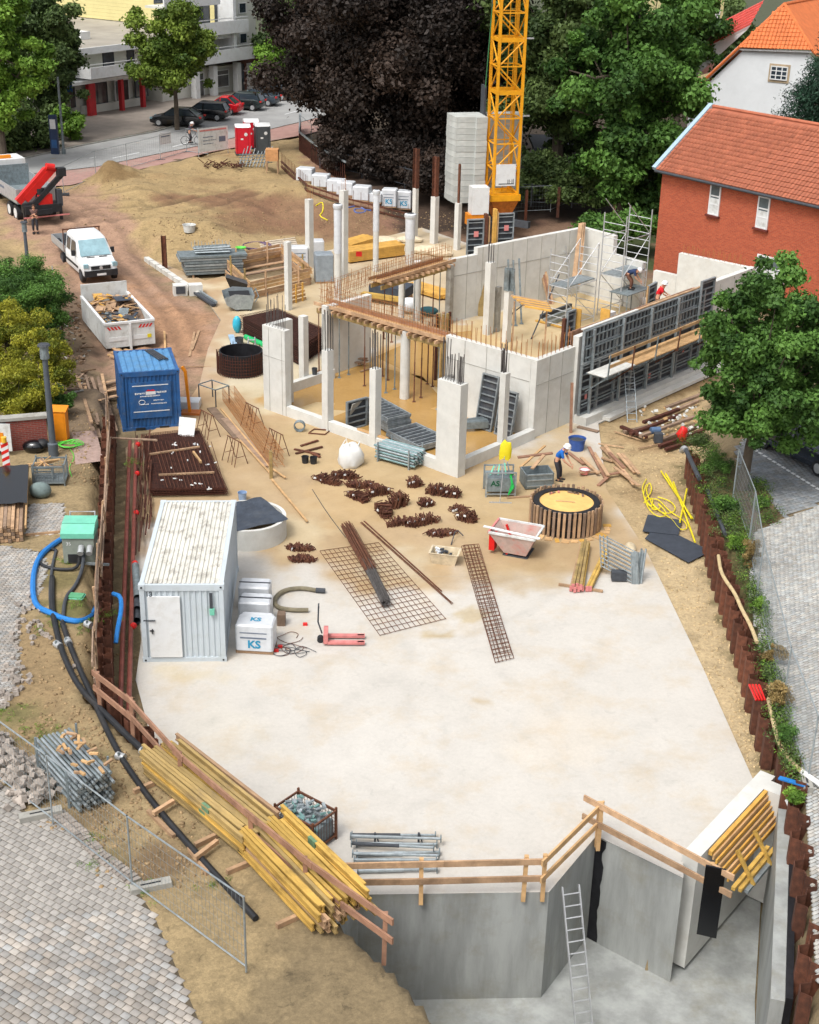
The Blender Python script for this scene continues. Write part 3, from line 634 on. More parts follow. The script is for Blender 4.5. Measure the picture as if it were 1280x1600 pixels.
for i in range(9):bar(B(.1+.03*i,.1+(i%3)*.12,3.85),R(.9,1.2),bar_dk,.8,.02)
for i in range(10):bar(B(.5+.07*i,.15+(i%2)*.15,3.85),R(1.5,1.9)if i>4 else R(.9,1.1),bar_dk,.8,.02)
for i in range(14):bar(B(9.9+.09*i,.1+(i%2)*.15,3.85),R(.8,1.5),bar_dk,.6,.05)
for i in range(8):bar(B(.5+(i%2)*.12,3.3+(i//2)*.06,3.45),R(.9,1.3),bar_dk,.9,.02)
for gg,z,L in((g,3.8,.9),):
 for i in range(8):bar((gg.x+(i%3-1)*.12,gg.y+(i//3-1)*.12,z),L*R(.9,1.1),bar_dk,.9,.02)
def beamform(label,pA,pB,z,seed):
 t=thing('beam_formwork',label,'beam formwork',(0,0,0));d=(pB-pA);L=d.length;d.normalize();n=Vector((-d.y,d.x,0));rr=random.Random(seed)
 P=lambda s,o,zz:Vector((pA.x,pA.y,0))+d*s+n*o+Vector((0,0,zz))
 part('soffit',m_ply,lambda b:b.beam(P(0,0,z),P(L,0,z),.7,.03),t)
 for o in(-.42,.42):part('side_board',m_wood,lambda b:b.beam(P(-.1,o,z+.09),P(L+.1,o,z+.09),.05,.16),t)
 part('side_board',m_woodrd,lambda b:b.beam(P(.2,-.22,z+.10),P(L-.3,-.22,z+.10),.04,.18),t)
 for k in range(int(L/.42)):
  o_=MB().beam(P(.2+k*.42,-.62+rr.uniform(-.08,.05),z-.09),P(.2+k*.42+rr.uniform(-.04,.04),.62,z-.09),.09,.14).build('joist',m_wood,t)
 for o in(-.32,.32):part('bearer',m_yelold,lambda b:b.beam(P(0,o,z-.26),P(L,o,z-.26),.08,.2),t)
 for k in range(int(L/1.5)+1):
  for o in(-.32,.32):
   s=min(L-.1,.2+k*1.5+rr.uniform(-.15,.15))
   part('prop',m_rustbar if k%2 else m_galvd,lambda b:(b.cyl(P(s,o,0),P(s,o,1.9),.035,n=6),b.cyl(P(s,o,1.9),P(s,o,z-.36),.025,n=6),b.box(P(s,o,z-.37),(.14,.14,.02)),b.box(P(s,o,.01),(.16,.16,.02))),t)
 for k in range(int(L/.155)):
  for o in(-.2,.2):
   bar(P(.05+k*.155,o,z+.03),rr.uniform(.75,.95),bar_me,.8,.05,t,'stirrup')
 b=MB()
 for o in(-.2,.2):
  for zz in(.15,.45,.8):b.tube([P(0,o,z+zz),P(L,o,z+zz+rr.uniform(-.05,.05))],.008,4)
 b.build('cage_bar',m_rustyl,t)
 return t
beamform('long timber beam formwork with orange rebar cage, the nearer of the two',B(5.4,5.65),B(13.1,5.6),3.25,1)
beamform('shorter timber beam formwork with orange rebar cage reaching the long white back wall',Vector((bw0.x,bw0.y,0))+nW*.3,B(13.9,10.2),3.25,2)
t3=thing('rebar_cage','open orange rebar cage closing the gap between the two beam formworks','rebar cage')
pA,pB=B(13.3,5.9,3.25),B(13.9,10.0,3.25)
for k in range(28):
 q=pA.lerp(pB,k/27)
 for o in(-.2,.2):bar((q.x+UX.x*o,q.y+UX.y*o,3.25),R(.7,1.0),bar_me,.8,.1,t3,'stirrup')
b=MB()
for o in(-.2,.2):
 for zz in(.1,.4,.8):b.tube([pA+UX*o+Vector((0,0,zz)),pB+UX*o+Vector((0,0,zz))],.009,4)
b.build('cage_bar',m_rustyl,t3)
cg='concrete columns of the rear wing'
FC=[(484,418,311,.36,0,'square white concrete column standing leftmost in the rear row before the dirt'),(537,432,297,.38,0,'square white concrete column behind the wrapped round column beside the grey packages'),(648,372,294,.28,1,'slim white column topped by a tall brown steel post, nearest the blue-lettered block pallets'),(678,380,307,.38,1,'square white column topped by a brown steel post in front of the brown ground'),(714,390,317,.32,2,'slim white column with a dark bar standing just left of the crane counterweights')]
for px,py,ty,w,k,lab in FC:
 q=G(px,py);z=0.5
 for _ in range(40):
  z=z*PRJ((q.x,q.y,0))[1]*0+z;u,v=PRJ((q.x,q.y,z));z+=(v-ty)/25
 t=thing('concrete_column',lab,'column',q,BA,cg)
 MB().box((0,0,z/2-.02),(w,w,z+.04)).build('shaft',m_conc,t)
 if k==1:b=MB();[b.box((0,s,z+1.25),(.3,.02,2.5))for s in(-.14,.14)];b.box((0,0,z+1.25),(.02,.27,2.5));b.build('steel_post',m_rust,t)
 if k==2:MB().box((0,0,z+1.2),(.12,.12,2.4)).build('steel_post',m_rustbar,t)
 if k==0:
  for i in range(5):bar((R(-.15,.15),R(-.15,.15),z),R(.5,.9),bar_me,.9,.05,t)
wg='wrapped round columns of the rear wing'
for px,py,ty,w,lab in[(528,470,318,.2,'round column in grey wrap with a cap, lowest of the three by the silver package'),(587,424,296,.17,'round column in clear wrap with a wide cap behind the yellow boards'),(640,412,333,.28,'thick short round column with a white band right of the yellow boards')]:
 q=G(px,py);z=3
 for _ in range(60):u,v=PRJ((q.x,q.y,z));z+=(v-ty)/25
 t=thing('wrapped_column',lab,'column',q,0,wg)
 MB().lathe([(w,-.02),(w,z*.42),(w*1.02,z*.43),(w*1.02,z-.35)],n=14).build('shaft',m_conc,t,smooth=True)
 MB().lathe([(w*1.08,z*.5),(w*1.1,z*.6),(w*1.05,z*.72),(w*1.12,z-.33),(w*1.1,z-.3)],n=14).build('wrap',m_film,t,smooth=True)
 MB().lathe([(w*1.1,z-.32),(w*1.35,z-.2),(w*1.3,z-.05),(w*.8,z)],n=14).build('cap',m_film,t,smooth=True)
t=thing('concrete_column','tall slender white column rising between the timber formwork box and the dark rebar mats','column',G(451,484),BA,cg)
MB().box((0,0,1.85),(.29,.29,3.75)).build('shaft',m_conc,t)
def panel_parts(w,hh,vert=False,rib=.3):
 sk=MB().box((w/2,.0,hh/2),(w-.02,.02,hh-.02)).mesh('skin',m_panelblk)
 f=MB();d=.12;y=-.065
 f.box((.03,y,hh/2),(.06,d,hh));f.box((w-.03,y,hh/2),(.06,d,hh));f.box((w/2,y,.03),(w-.12,d,.06));f.box((w/2,y,hh-.03),(w-.12,d,.06))
 if vert:
  k=rib
  while k<w-.1:f.box((k,y+.02,hh/2),(.05,d-.04,hh-.12));k+=rib
  f.box((w/2,y-.01,hh*.5),(w-.12,.05,.07))
 else:
  k=rib
  while k<hh-.1:f.box((w/2,y+.02,k),(w-.12,d-.04,.05));k+=rib
 return sk,f.mesh('frame',m_frame)
PAN={}
def panel(parent,loc,rot,w,hh,vert=False,rib=.3,name='panel',**kw):
 key=(w,hh,vert,rib)
 if key not in PAN:PAN[key]=panel_parts(*key)
 o=bpy.data.objects.new(name,PAN[key][1]);COL.objects.link(o);o.parent=parent;o.location=loc;o.rotation_euler=rot
 s=bpy.data.objects.new('skin',PAN[key][0]);COL.objects.link(s);s.parent=o
 return o
fw=thing('wall_formwork','long dark panel formwork with steel ribs standing against the right hand wall','formwork',B(.14,8.22),BA)
for k in range(8):panel(fw,(k*1.3,0,.4),(0,0,0),1.29,2.3)
for k in range(4):panel(fw,(k*2.6,0,2.72),(0,0,0),2.58,1.5,True)
panel(fw,(9.2,-.16,2.7),(0,0,0),1.2,1.95)
for k in range(5):MB().beam((.6+k*2.25,-.2,.2),(.6+k*2.25,-.2,4.2),.08,.12).build('soldier',m_galv,fw)
MB().beam((-.02,.02,4.27),(4.2,.02,4.27),.14,.05).build('capping_board',m_conc,fw)
MB().beam((4.2,.02,4.27),(10.3,.02,4.27),.12,.05).build('capping_board',m_wood,fw)
for z in(3.9,3.4,3.0,1.6,.9):MB().beam((.1,-.16,z),(10.3,-.16,z+.02),.05,.05).build('tie_rail',m_galvd,fw)
for k,x in((0,.4),(1,3.3),(2,5.5),(3,8.3)):MB().box((x,-.135,(1.2,2.0,.9,1.5)[k]),(.16,.01,.22)).build('red_sticker',m_redpk,fw)
pf=thing('working_platform','narrow plank platform with timber guard rails hung on the long panel formwork','platform',B(.14,8.22),BA)
for k in range(4):
 for j in range(4):MB().box((.1+k*2.35+1.18,-.42-j*.23,2.4+.006*(k%2)),(2.33,.22,.045)).build('plank',m_woodlt if k else m_conc,pf)
for k in range(6):
 x=.2+k*1.85
 b=MB();b.beam((x,-.2,2.34),(x,-1.3,2.34),.05,.07);b.beam((x,-.22,1.5),(x,-1.2,2.3),.05,.05);b.beam((x,-1.3,2.3),(x,-1.36,3.4),.05,.05);b.build('bracket',m_rustbar if k%2 else m_galvd,pf)
for z,a in((2.85,.1),(3.3,0)):MB().beam((.2+a,-1.3,z),(9.6,-1.3,z+.05),.04,.14).build('guard_rail',m_woodlt,pf)
def ladder(name,label,p,q,w,m,grp=None,rung=.28):
 p=Vector(p);q=Vector(q);t=thing(name,label,'ladder',p,0,grp);d=q-p;L=d.length;d.normalize();s=Vector((-d.y,d.x,0))
 s=s.normalized()if s.length>.05 else Vector((1,0,0))
 for k in(-1,1):MB().beam(s*k*w/2,s*k*w/2+d*L,.03,.07).build('rail',m,t)
 n=int(L/rung)
 for k in range(n):MB().cyl(-s*w/2+d*(rung*(k+.5)),s*w/2+d*(rung*(k+.5)),.018,n=5).build('rung',m,t)
 return t
ladder('ladder','galvanised ladder leaning against the foot of the long panel formwork',T(988,660),B(-.1,11.6,2.3),.42,m_galv)
ladder('ladder','aluminium ladder leaning inside against the long white back wall',G(890,462),Vector((bw1.x,bw1.y,3.0))-dW*1.6-nW*.05,.42,m_alu)
for i,(a,bq)in enumerate([((985,655),(980,590))]):
 q=T(980,655);MB()
inf=thing('inner_formwork','brown inner shuttering boards running behind the long panel formwork','formwork',B(.75,8.22),BA)
for k in range(5):MB().box((1.0+k*1.95,.0,3.1),(1.93,.05,1.9)).build('board',m_wood if k%2 else m_woodrd,inf)
MB().beam((0,.1,3.9),(10.2,.1,3.9),.1,.16).build('waling',m_woodrd,inf)
def loose_panel(label,p,rz,lean,w,hh,extra=None,grp=None):
 t=thing('leaning_shutter',label,'formwork panel',p,rz,grp)
 panel(t,(-w/2,0,0),(lean,0,0),w,hh,name='frame_side')
 return t
def at_uv(u,v,z=0):return B(u,v,z)
q=G(905,560,.0)
t=thing('column_formwork','upright dark panel with red sticker and orange board beside the formwork end','column formwork',B(1.6,9.0),BA)
panel(t,(0,0,2.0),(0,0,0),.6,2.6);MB().box((.72,-.05,3.4),(.05,.5,2.4)).build('board',m_woodor,t);MB().box((.3,-.135,2.9),(.2,.01,.22)).build('red_sticker',m_redpk,t)
MB().beam((-.1,0,0),(-.1,0,4.3),.14,.14).build('post',m_rust,t)
t=thing('column_formwork','upright grey panel standing just left of the red shirted worker','column formwork',B(2.2,16.4),BA)
panel(t,(0,0,1.9),(0,0,.15),.9,2.3);MB().beam((-.1,-.1,0),(-.1,-.1,4.2),.06,.06).build('post',m_woodlt,t)
t=thing('column_formwork','yellow and white boarded box standing near the aluminium scaffold','column formwork',B(2.2,13.0),BA)
MB().box((0,0,2.9),(.06,.5,1.7)).build('board',m_woodor,t);MB().box((.26,0,2.8),(.42,.5,1.6)).build('board',m_white,t)
for px,base,hgt,lab in[(742,388,1.9,'left of the two ribbed pillar panels standing on the long wall below the crane'),(789,378,1.6,'right of the two ribbed pillar panels standing on the long wall below the crane')]:
 q=G(px,base,BWH-.3);t=thing('column_formwork',lab,'column formwork',(q.x,q.y,BWH-.7),.3)
 panel(t,(-.5,0,0),(0,0,0),.95,2.0);
 MB().box((.55 if px<760 else-.66,-.05,1.15),(.16,.3,2.2)).build('board',m_rust if px<760 else m_woodor,t)
 MB().box((.72 if px<760 else-.52,-.05,1.1),(.05,.3,2.0)).build('board',m_woodlt,t);MB().box((0,-.135,1.2),(.26,.01,.3)).build('red_sticker',m_redpk,t)
for i,(u,v,w,hh,lab)in enumerate([(2.6,5.35,.9,2.4,'formwork panel leaning on the inner wall seen left of the slender facade column'),(1.5,5.3,.9,2.0,'formwork panel with pink sticker leaning on the inner wall right of the slender facade column')]):
 t=loose_panel(lab,B(u,v-.45),BA-math.pi/2,-.0,w,hh)
 t.rotation_euler=(math.radians(-10),0,BA-math.pi/2)
MB()
# ================================================================ TREES
def leafmat(name,c1,c2,tr=.25):
 m=bpy.data.materials.new(name);m.use_nodes=True;n=m.node_tree.nodes;l=m.node_tree.links
 b=n['Principled BSDF'];b.inputs['Roughness'].default_value=.6;b.inputs['Specular IOR Level'].default_value=.25
 at=n.new('ShaderNodeAttribute');at.attribute_name='Col'
 sp=n.new('ShaderNodeSeparateColor');l.new(at.outputs['Color'],sp.inputs[0])
 mx=n.new('ShaderNodeMix');mx.data_type='RGBA';mx.inputs[6].default_value=c1+(1,);mx.inputs[7].default_value=c2+(1,);l.new(sp.outputs[0],mx.inputs[0])
 hv=n.new('ShaderNodeHueSaturation');l.new(mx.outputs[2],hv.inputs['Color']);l.new(sp.outputs[1],hv.inputs['Value'])
 l.new(hv.outputs[0],b.inputs['Base Color'])
 t=n.new('ShaderNodeBsdfTranslucent');l.new(hv.outputs[0],t.inputs[0]);ms=n.new('ShaderNodeMixShader');ms.inputs[0].default_value=tr
 l.new(b.outputs[0],ms.inputs[1]);l.new(t.outputs[0],ms.inputs[2]);l.new(ms.outputs[0],n['Material Output'].inputs[0])
 return m
lm_bright=leafmat('bright leaves',C(80,120,40),C(150,190,76))
lm_mid=leafmat('green leaves',C(54,90,42),C(116,160,72))
lm_deep=leafmat('deep green leaves',C(56,80,44),C(120,142,80))
lm_purple=leafmat('copper beech leaves',C(38,34,31),C(74,60,51),.1)
lm_con=leafmat('conifer needles',C(22,50,40),C(64,100,76),.1)
lm_yel=leafmat('yellow green leaves',C(80,104,30),C(190,184,60))
lm_tan=leafmat('dry brown seed heads',C(136,116,70),C(186,160,104))
lm_street=leafmat('street tree leaves',C(66,98,36),C(146,168,68))
m_bark=MAT('bark',C(96,86,74),.95,var=.3,scale=5,st=(1,1,.3),bump=.02)
def leaves(name,cen,rad,n,size,m,parent,seed,asp=.6,up=.3,shell=.35,bright=None,lobe_sc=None):
 rg=np.random.default_rng(seed);cen=np.asarray(cen,float);rad=np.asarray(rad,float)
 pr=rad**2;ci=rg.choice(len(cen),n,p=pr/pr.sum())
 d=rg.normal(size=(n,3));d/=np.linalg.norm(d,axis=1)[:,None]
 rr=rad[ci]*(shell+(1-shell)*rg.random(n)**.6)*(1+.28*np.abs(rg.normal(size=n))*(rg.random(n)<.5))
 off=d*rr[:,None]*np.array([1,1,.75]);P=cen[ci]+off
 P[:,2]=np.maximum(P[:,2],.1)
 nrm=d*.6+rg.normal(size=(n,3))*.55+np.array([0,0,up]);nrm/=np.linalg.norm(nrm,axis=1)[:,None]
 a=np.cross(nrm,rg.normal(size=(n,3)));a/=np.linalg.norm(a,axis=1)[:,None];b=np.cross(nrm,a)
 s=size*(.6+.8*rg.random(n))[:,None]
 tip=P+a*s;tail=P-a*s;l_=P+b*s*asp+nrm*s*.15;r_=P-b*s*asp+nrm*s*.15
 V=np.stack([tail,l_,tip,r_],1).reshape(-1,3);F=np.arange(4*n).reshape(n,4)
 cb=rg.random(len(cen));hue=np.clip(cb[ci]*.6+rg.random(n)*.4,0,1);val=.75+.35*rg.random(n)+.25*(cb[ci]-.5)
 c=np.stack([hue,val,val*0],1);c=np.repeat(c,4,0)
 return np_mesh(name,V,F,m,c,parent)
def tree(name,label,base,hh,rx,rz_,cz,m,n,size,seed,lobes=40,lr=.3,trunk=.25,group=None,shape='round',cat='tree',squash=1.0,off=(0,0),asp=.6):
 t=thing(name,label,cat,base,0,group);rg=random.Random(seed)
 cen=[];rad=[]
 for i in range(lobes):
  while True:
   d=Vector((rg.gauss(0,1),rg.gauss(0,1),rg.gauss(0,1))).normalized();k=rg.choice((rg.uniform(.35,.85),rg.uniform(.6,1.02)))if i%4 else rg.uniform(.1,.5)
   if shape=='cone':
    zz=rg.random()**1.3;R_=(1-zz)*.95+.06;an=rg.uniform(0,6.28);c=Vector((math.cos(an)*R_*rx*rg.uniform(.5,.95),math.sin(an)*R_*rx*rg.uniform(.5,.95),cz-rz_+zz*2*rz_));r=rx*lr*(.5+.6*(1-zz))
   else:
    c=Vector((d.x*rx*k+off[0],d.y*rx*k*squash+off[1],cz+d.z*rz_*k*(1.0 if d.z>0 else .9)));r=rx*lr*rg.uniform(.4,1.25)
   break
  cen.append(c);rad.append(r)
 tb=MB();top=Vector((off[0]*.5,off[1]*.5,cz+rz_*.3));pts=[Vector((0,0,-.1)),Vector((rg.uniform(-.1,.1),rg.uniform(-.1,.1),cz*.35)),Vector((rg.uniform(-.2,.2)+off[0]*.3,off[1]*.3,cz*.7)),top]
 tb.tube(pts,[trunk*1.25,trunk,trunk*.75,trunk*.25],8)
 for c,r in list(zip(cen,rad))[::2]:
  s=pts[1].lerp(top,rg.uniform(.1,.9));mid=s.lerp(c,.5)+Vector((0,0,-.1*rx));tb.tube([s,mid,c],[trunk*.35,trunk*.22,trunk*.06],5)
 tb.build('trunk',m_bark,t,smooth=True)
 leaves('crown',cen,rad,n,size,m,t,seed,asp=asp)
 return t
def tz(px,py,z=SZ):
 g=G(px,py,z);return g
tree('copper_beech_tree','huge dark purple copper beech nearest the street, its crown reaching the top edge',tz(538,236),19,6.9,8.8,9.8,lm_purple,110000,.155,1,170,.2,.6)
tree('copper_beech_tree','dark purple copper beech crown behind the grey crane counterweights',tz(655,262),19,8.6,9.6,8.6,lm_purple,120000,.155,2,170,.2,.5)
tree('broadleaf_tree','muted deep green tree standing right behind the yellow crane mast',tz(868,290),19,5.8,9.3,8.6,lm_deep,60000,.17,3,150,.19,.4)
tree('broadleaf_tree','fresh green broad tree standing between the crane and the red brick house',tz(974,330),17,5.2,8.2,7.8,lm_mid,70000,.16,4,160,.19,.35)
tree('broadleaf_tree','muted green tree tip rising between the copper beeches and the crane',tz(724,240),20,4.4,9,11.5,lm_deep,40000,.18,5,90,.2,.3)
tree('broadleaf_tree','bright green tree cut by the left edge at the top corner',tz(8,262),12,3.6,6.2,7.6,lm_bright,34000,.14,6,80,.2,.25)
tree('broadleaf_tree','dark green dense tree beside the bus stop column at upper left',tz(80,214),12,4.0,5.4,5.9,lm_deep,38000,.14,7,90,.2,.25)
tree('broadleaf_tree','bright green leaning tree rising at the top left behind the dark one',tz(30,208),14,3.6,5.0,9.2,lm_bright,24000,.14,66,60,.2,.25)
tree('street_tree','small round street tree standing between the parked black cars',tz(277,205),10,4.0,4.8,6.4,lm_street,34000,.14,8,90,.2,.18,shape='egg')
tree('broadleaf_tree','dark green tree at the top edge left of the cream house',tz(1052,225),14,4.0,6,8,lm_mid,26000,.17,9,60,.22,.3)
tree('broadleaf_tree','dark green round tree behind the white dormer at the top edge',tz(1125,130),14,4.4,4.0,5,lm_deep,22000,.2,10,60,.22,.3)
tree('broadleaf_tree','low green trees beside the street behind the town house',tz(470,140),12,5,5,5.5,lm_deep,22000,.2,71,60,.22,.3)
tree('conifer_tree','dark blue green conifer overlapping the white gable at the right edge',tz(1293,330,1),16,4.6,5.4,9.4,lm_con,60000,.12,11,170,.26,.25,shape='cone',asp=.25)
tree('broadleaf_tree','large leafy green tree standing beside the parking bay at the right edge',G(1160,764,RZ),9.5,2.9,3.75,5.0,lm_mid,85000,.085,12,220,.17,.17,off=(.5,.1))
tree('shrub','small green tree beside the brown brick house end and dark parked car',tz(428,152),5,1.8,3,3.6,lm_bright,7000,.16,13,20,.35,.1)
hg=None
for i,(px,py,r,hh,m,lab)in enumerate([(28,490,2.3,3.2,lm_mid,'dark green feathery bush at the top of the left hedge'),(66,530,1.7,3.2,lm_mid,'mid green bush beside the wire fence on the left'),(12,585,1.9,3.4,lm_yel,'yellow green variegated bush at the left edge above the brick wall'),(66,625,1.3,3.2,lm_yel,'yellow leaved upright bush behind the dark lamp post'),(30,660,1.6,2.4,lm_yel,'low olive green bush directly behind the brick wall coping'),(88,650,.8,1.3,lm_mid,'small bright green bush above the orange cabinet')]):
 q=G(px,py,LZ);tree('bush',lab,q,hh,r,hh*.55,hh*.5,m,int(13000*r),.06,20+i,70,.22,.05,cat='bush',asp=.4)
tree('bush','low ivy and bramble hedge beside the street column under the dark tree',tz(112,222),3,1.3,1.3,1.4,lm_bright,4000,.13,31,16,.4,.06,cat='bush')
for i,(px,py,r,lab)in enumerate([(30,232,3.2,'dark undergrowth at the kerb beneath the trees at the left edge'),(-30,238,3.5,'dark undergrowth at the very left of the kerb')]):
 tree('bush',lab,tz(px,py),3,r,1.5,1.5,lm_deep,14000,.16,33+i,30,.3,.06,cat='bush')
for i,(px,py,r,lab)in enumerate([(925,385,1.6,'leafy bramble patch behind the back wall corner'),(960,372,1.8,'leafy bramble patch behind the aluminium scaffold'),(1000,372,1.5,'leafy bramble patch against the red brick house corner')]):
 tree('bush',lab,G(px,py,1.2),2,r,.8,.8,lm_mid,6000,.13,40+i,20,.35,.04,cat='bush')
for i,(px,py,r,lab)in enumerate([(560,270,3.0,'dark shrubs at the foot of the left copper beech'),(620,285,3.2,'dark shrubs behind the long row of wrapped pallets'),(690,300,3.0,'dark shrubs between the brown steel posts'),(745,305,2.6,'dark shrubs just left of the grey ballast'),(850,312,2.8,'dark shrubs right of the crane base'),(905,318,2.6,'dark shrubs before the low garden building'),(985,322,2.8,'dark shrubs beside the red brick house')]):
 tree('bush',lab,tz(px,py),3,r,1.7,1.5,lm_deep if i>3 else lm_purple,14000,.12,140+i,40,.25,.06,cat='bush')  # shrubs added with dark leaves, putting the shade under the trees into their colour
tree('bush','slim dark climbing shrub growing against the red brick wall',G(1150,425,1.0),3,.45,1.5,1.6,lm_deep,3000,.09,45,14,.5,.04,cat='bush')
for i,(px,py,r,hh,m,lab)in enumerate([(1206,1040,.34,.8,lm_tan,'brown dry weed clump, upper of the pair leaning over the pile wall'),(1213,1110,.45,.9,lm_tan,'large brown dry weed clump spreading over the pile wall by the red straps'),(1172,885,.35,1.0,lm_tan,'rust coloured dry weed by the foot of the wire fence'),(1186,960,.3,.6,lm_bright,'green weed clump behind the top of the piles'),(1226,1165,.35,.6,lm_mid,'dark green weeds beside the pale hose'),(1140,800,.6,.7,lm_mid,'green weeds behind the piles below the large tree'),(1120,740,.6,.8,lm_mid,'weeds and ivy around the grey drain pipe'),(1190,790,.4,.35,lm_mid,'low green ground plant in the tree bed by the parking bay'),(1100,700,.6,.6,lm_deep,'dark weeds beside the rusty steel debris'),(1150,860,.4,.6,lm_bright,'pale green weeds along the fence foot'),(1240,1255,.3,.4,lm_bright,'small green weed patch at the end of the pale hose')]):
 tree('weed_clump',lab,G(px,py,RZ),hh,r,hh*.5,hh*.5,m,int(2600*r+900),.045,60+i,14,.4,.015,cat='weeds',asp=.3)
rgw=np.random.default_rng(8);cw=[]
for(x0,y0,x1,y1,n,r_)in[(1098,740,1150,850,60,14),(1135,760,1165,900,50,8),(1165,900,1200,1020,46,5),(1190,1020,1222,1130,40,5),(1215,1130,1245,1230,40,5),(1080,690,1140,740,40,10),(1170,780,1205,820,24,10),(1170,750,1200,775,14,8)]:
 for _ in range(n):f_=rgw.random();q=G(x0+(x1-x0)*f_+rgw.normal()*r_,y0+(y1-y0)*f_+rgw.normal()*3,RZ);cw.append((q.x,q.y,RZ+.08+rgw.random()*.2))
o=leaves('ground_weeds',cw,np.full(len(cw),.26),12000,.045,lm_deep,None,19,asp=.35,up=.2);o['kind']='stuff'
o=leaves('ground_weeds',cw[::3],np.full(len(cw[::3]),.28),6000,.04,lm_bright,None,20,asp=.3,up=.2);o['kind']='stuff'
rg=np.random.default_rng(5);cs=[];
for(px,py,r,z)in[(75,1150,.5,LZ),(20,1110,.5,LZ),(100,1190,.5,LZ),(60,1228,.35,LZ),(150,1350,.4,LZ),(170,960,.5,LZ),(130,980,.5,LZ),(90,975,.4,LZ),(205,725,.4,LZ),(45,1140,.5,LZ),(232,1390,.4,LZ),(118,945,.4,LZ),(100,880,.3,LZ),(64,985,.3,LZ),(265,975,.0,LZ),(150,1310,.3,LZ),(335,1380,.3,LZ)]:
 q=G(px,py,z)
 for _ in range(int(16*r)+4):cs.append((q.x+rg.normal()*r*.5,q.y+rg.normal()*r*.5,z+.03))
o=leaves('grass_tufts',cs,np.full(len(cs),.09),5200,.028,lm_bright,None,9,asp=.2,up=.0);o['kind']='stuff'
# ================================================================ BUILDINGS
class Plane:
 """vertical facade plane through two ground points; px rectangles map to (s, z)"""
 def __init__(s,p0,p1,dep=0.0):
  s.e=(Vector((p1.x,p1.y,0))-Vector((p0.x,p0.y,0))).normalized();s.n=Vector((-s.e.y,s.e.x,0))
  if s.n.y<0:s.n=-s.n
  s.o=Vector((p0.x,p0.y,0))
 def sz(s,px,py,dep=0.0):
  d=Vector(FWD*FPX+RGT*(px-640)+UPV*(800-py));c=Vector((0,0,CAM_H));o=s.o+s.n*dep
  t=(o-c).dot(s.n)/d.dot(s.n);q=c+d*t
  return(q-o).dot(s.e),q.z
 def P(s,a,dep,z):return s.o+s.e*a+s.n*dep+Vector((0,0,z))
 def box(s,mb,a0,a1,d0,d1,z0,z1):
  c=s.P((a0+a1)/2,(d0+d1)/2,(z0+z1)/2);return mb.box(c,(abs(a1-a0),abs(d1-d0),abs(z1-z0)),math.atan2(s.e.y,s.e.x))
def win(pl,parent,a0,a1,z0,z1,dep=0.0,mf=None,mull=1,transom=None,sill=None,glass=None):
 mf=mf or m_white;f=MB();w=.08
 pl.box(f,a0,a1,dep-.06,dep+.05,z1-w,z1);pl.box(f,a0,a1,dep-.06,dep+.05,z0,z0+w)
 pl.box(f,a0,a0+w,dep-.06,dep+.05,z0+w,z1-w);pl.box(f,a1-w,a1,dep-.06,dep+.05,z0+w,z1-w)
 for k in range(1,mull+1):x=a0+(a1-a0)*k/(mull+1);pl.box(f,x-.04,x+.04,dep-.05,dep+.04,z0+w,z1-w)
 for tz_ in(transom or[]):z=z0+(z1-z0)*tz_;pl.box(f,a0+w,a1-w,dep-.052,dep+.04,z-.035,z+.035)
 fo=f.build('window',mf,parent)
 g_=MB();pl.box(g_,a0+w,a1-w,dep-.03,dep+.01,z0+w,z1-w);g_.build('pane',glass or m_glass,fo)
 if glass is not None and glass.name=='curtained glass':g_=MB();pl.box(g_,a0+w,a1-w,dep-.034,dep-.031,z0+w,z0+(z1-z0)*.55);g_.build('curtain',m_whited,fo)
 if sill:s_=MB();pl.box(s_,a0-.1,a1+.1,dep-.18,dep+.02,z0-.1,z0-.005);s_.build('sill',sill,fo)
 return fo
m_apw=MAT('pale rendered wall',C(224,224,214),.85,var=.05,scale=.5,dirt=C(180,178,166),damt=.5,dscale=.3)
m_apy=MAT('yellow cladding',C(232,220,158),.8,var=.06,scale=.6)
m_tower=MAT('grey flat roof felt',C(170,164,152),.95,var=.15,scale=.6,dirt=C(120,112,104),damt=.7,dscale=.3)
m_redt=MAT('red clad column',C(190,44,50),.6,var=.15,scale=2)
m_brown=MAT('brown brick',C(120,84,74),.9,var=.2,scale=4)
m_shop=MAT('dark shop glass',C(58,58,60),.12,var=.5,scale=.4,spec=1.0,col2=C(110,108,104))
ap=thing('apartment_building','white and yellow apartment building with balconies above shops behind the parked cars','building')
pl=Plane(G(140,184,SZ),G(412,139,SZ));zf=SZ
def PB(name,m,*a):b=MB();pl.box(b,*a);return b.build(name,m,ap)
s=lambda x,y,d=0:pl.sz(x,y,d)
sR=s(227,168)[0];sE=s(378,145)[0];s0=0
gz1=s(150,129)[1]
print('apartment',s0,sR,sE,'z',gz1,s(165,72)[1],s(340,98),s(340,55),s(262,42))
zA=gz1;zB=s(165,74,1.2)[1]
PB('wall',m_apw,-5,sR+1,1.6,14,zf,zA);PB('wall',m_apw,-3.2,19.4,1.5,14,zA+.3,zB)
PB('floor_slab',m_white,-4.2,sR+1,-.1,14,zA,zA+.28);PB('roof',m_tower,-5.2,19.5,.3,26,zB,zB+.12);PB('fascia',m_white,-5.4,19.4,.1,.28,zB-.25,zB+.3)
PB('fascia',m_white,-5.6,-5.3,.1,26,zB-.25,zB+.3)
PB('base_wall',m_apw,.5,sR+1,1.0,1.55,zf,zf+.8)
for a in(.1,s(191,172)[0],s(224,168)[0]):PB('column',m_redt,a,a+(.75 if a<1 else .32),-.05,.35,zf,zA)
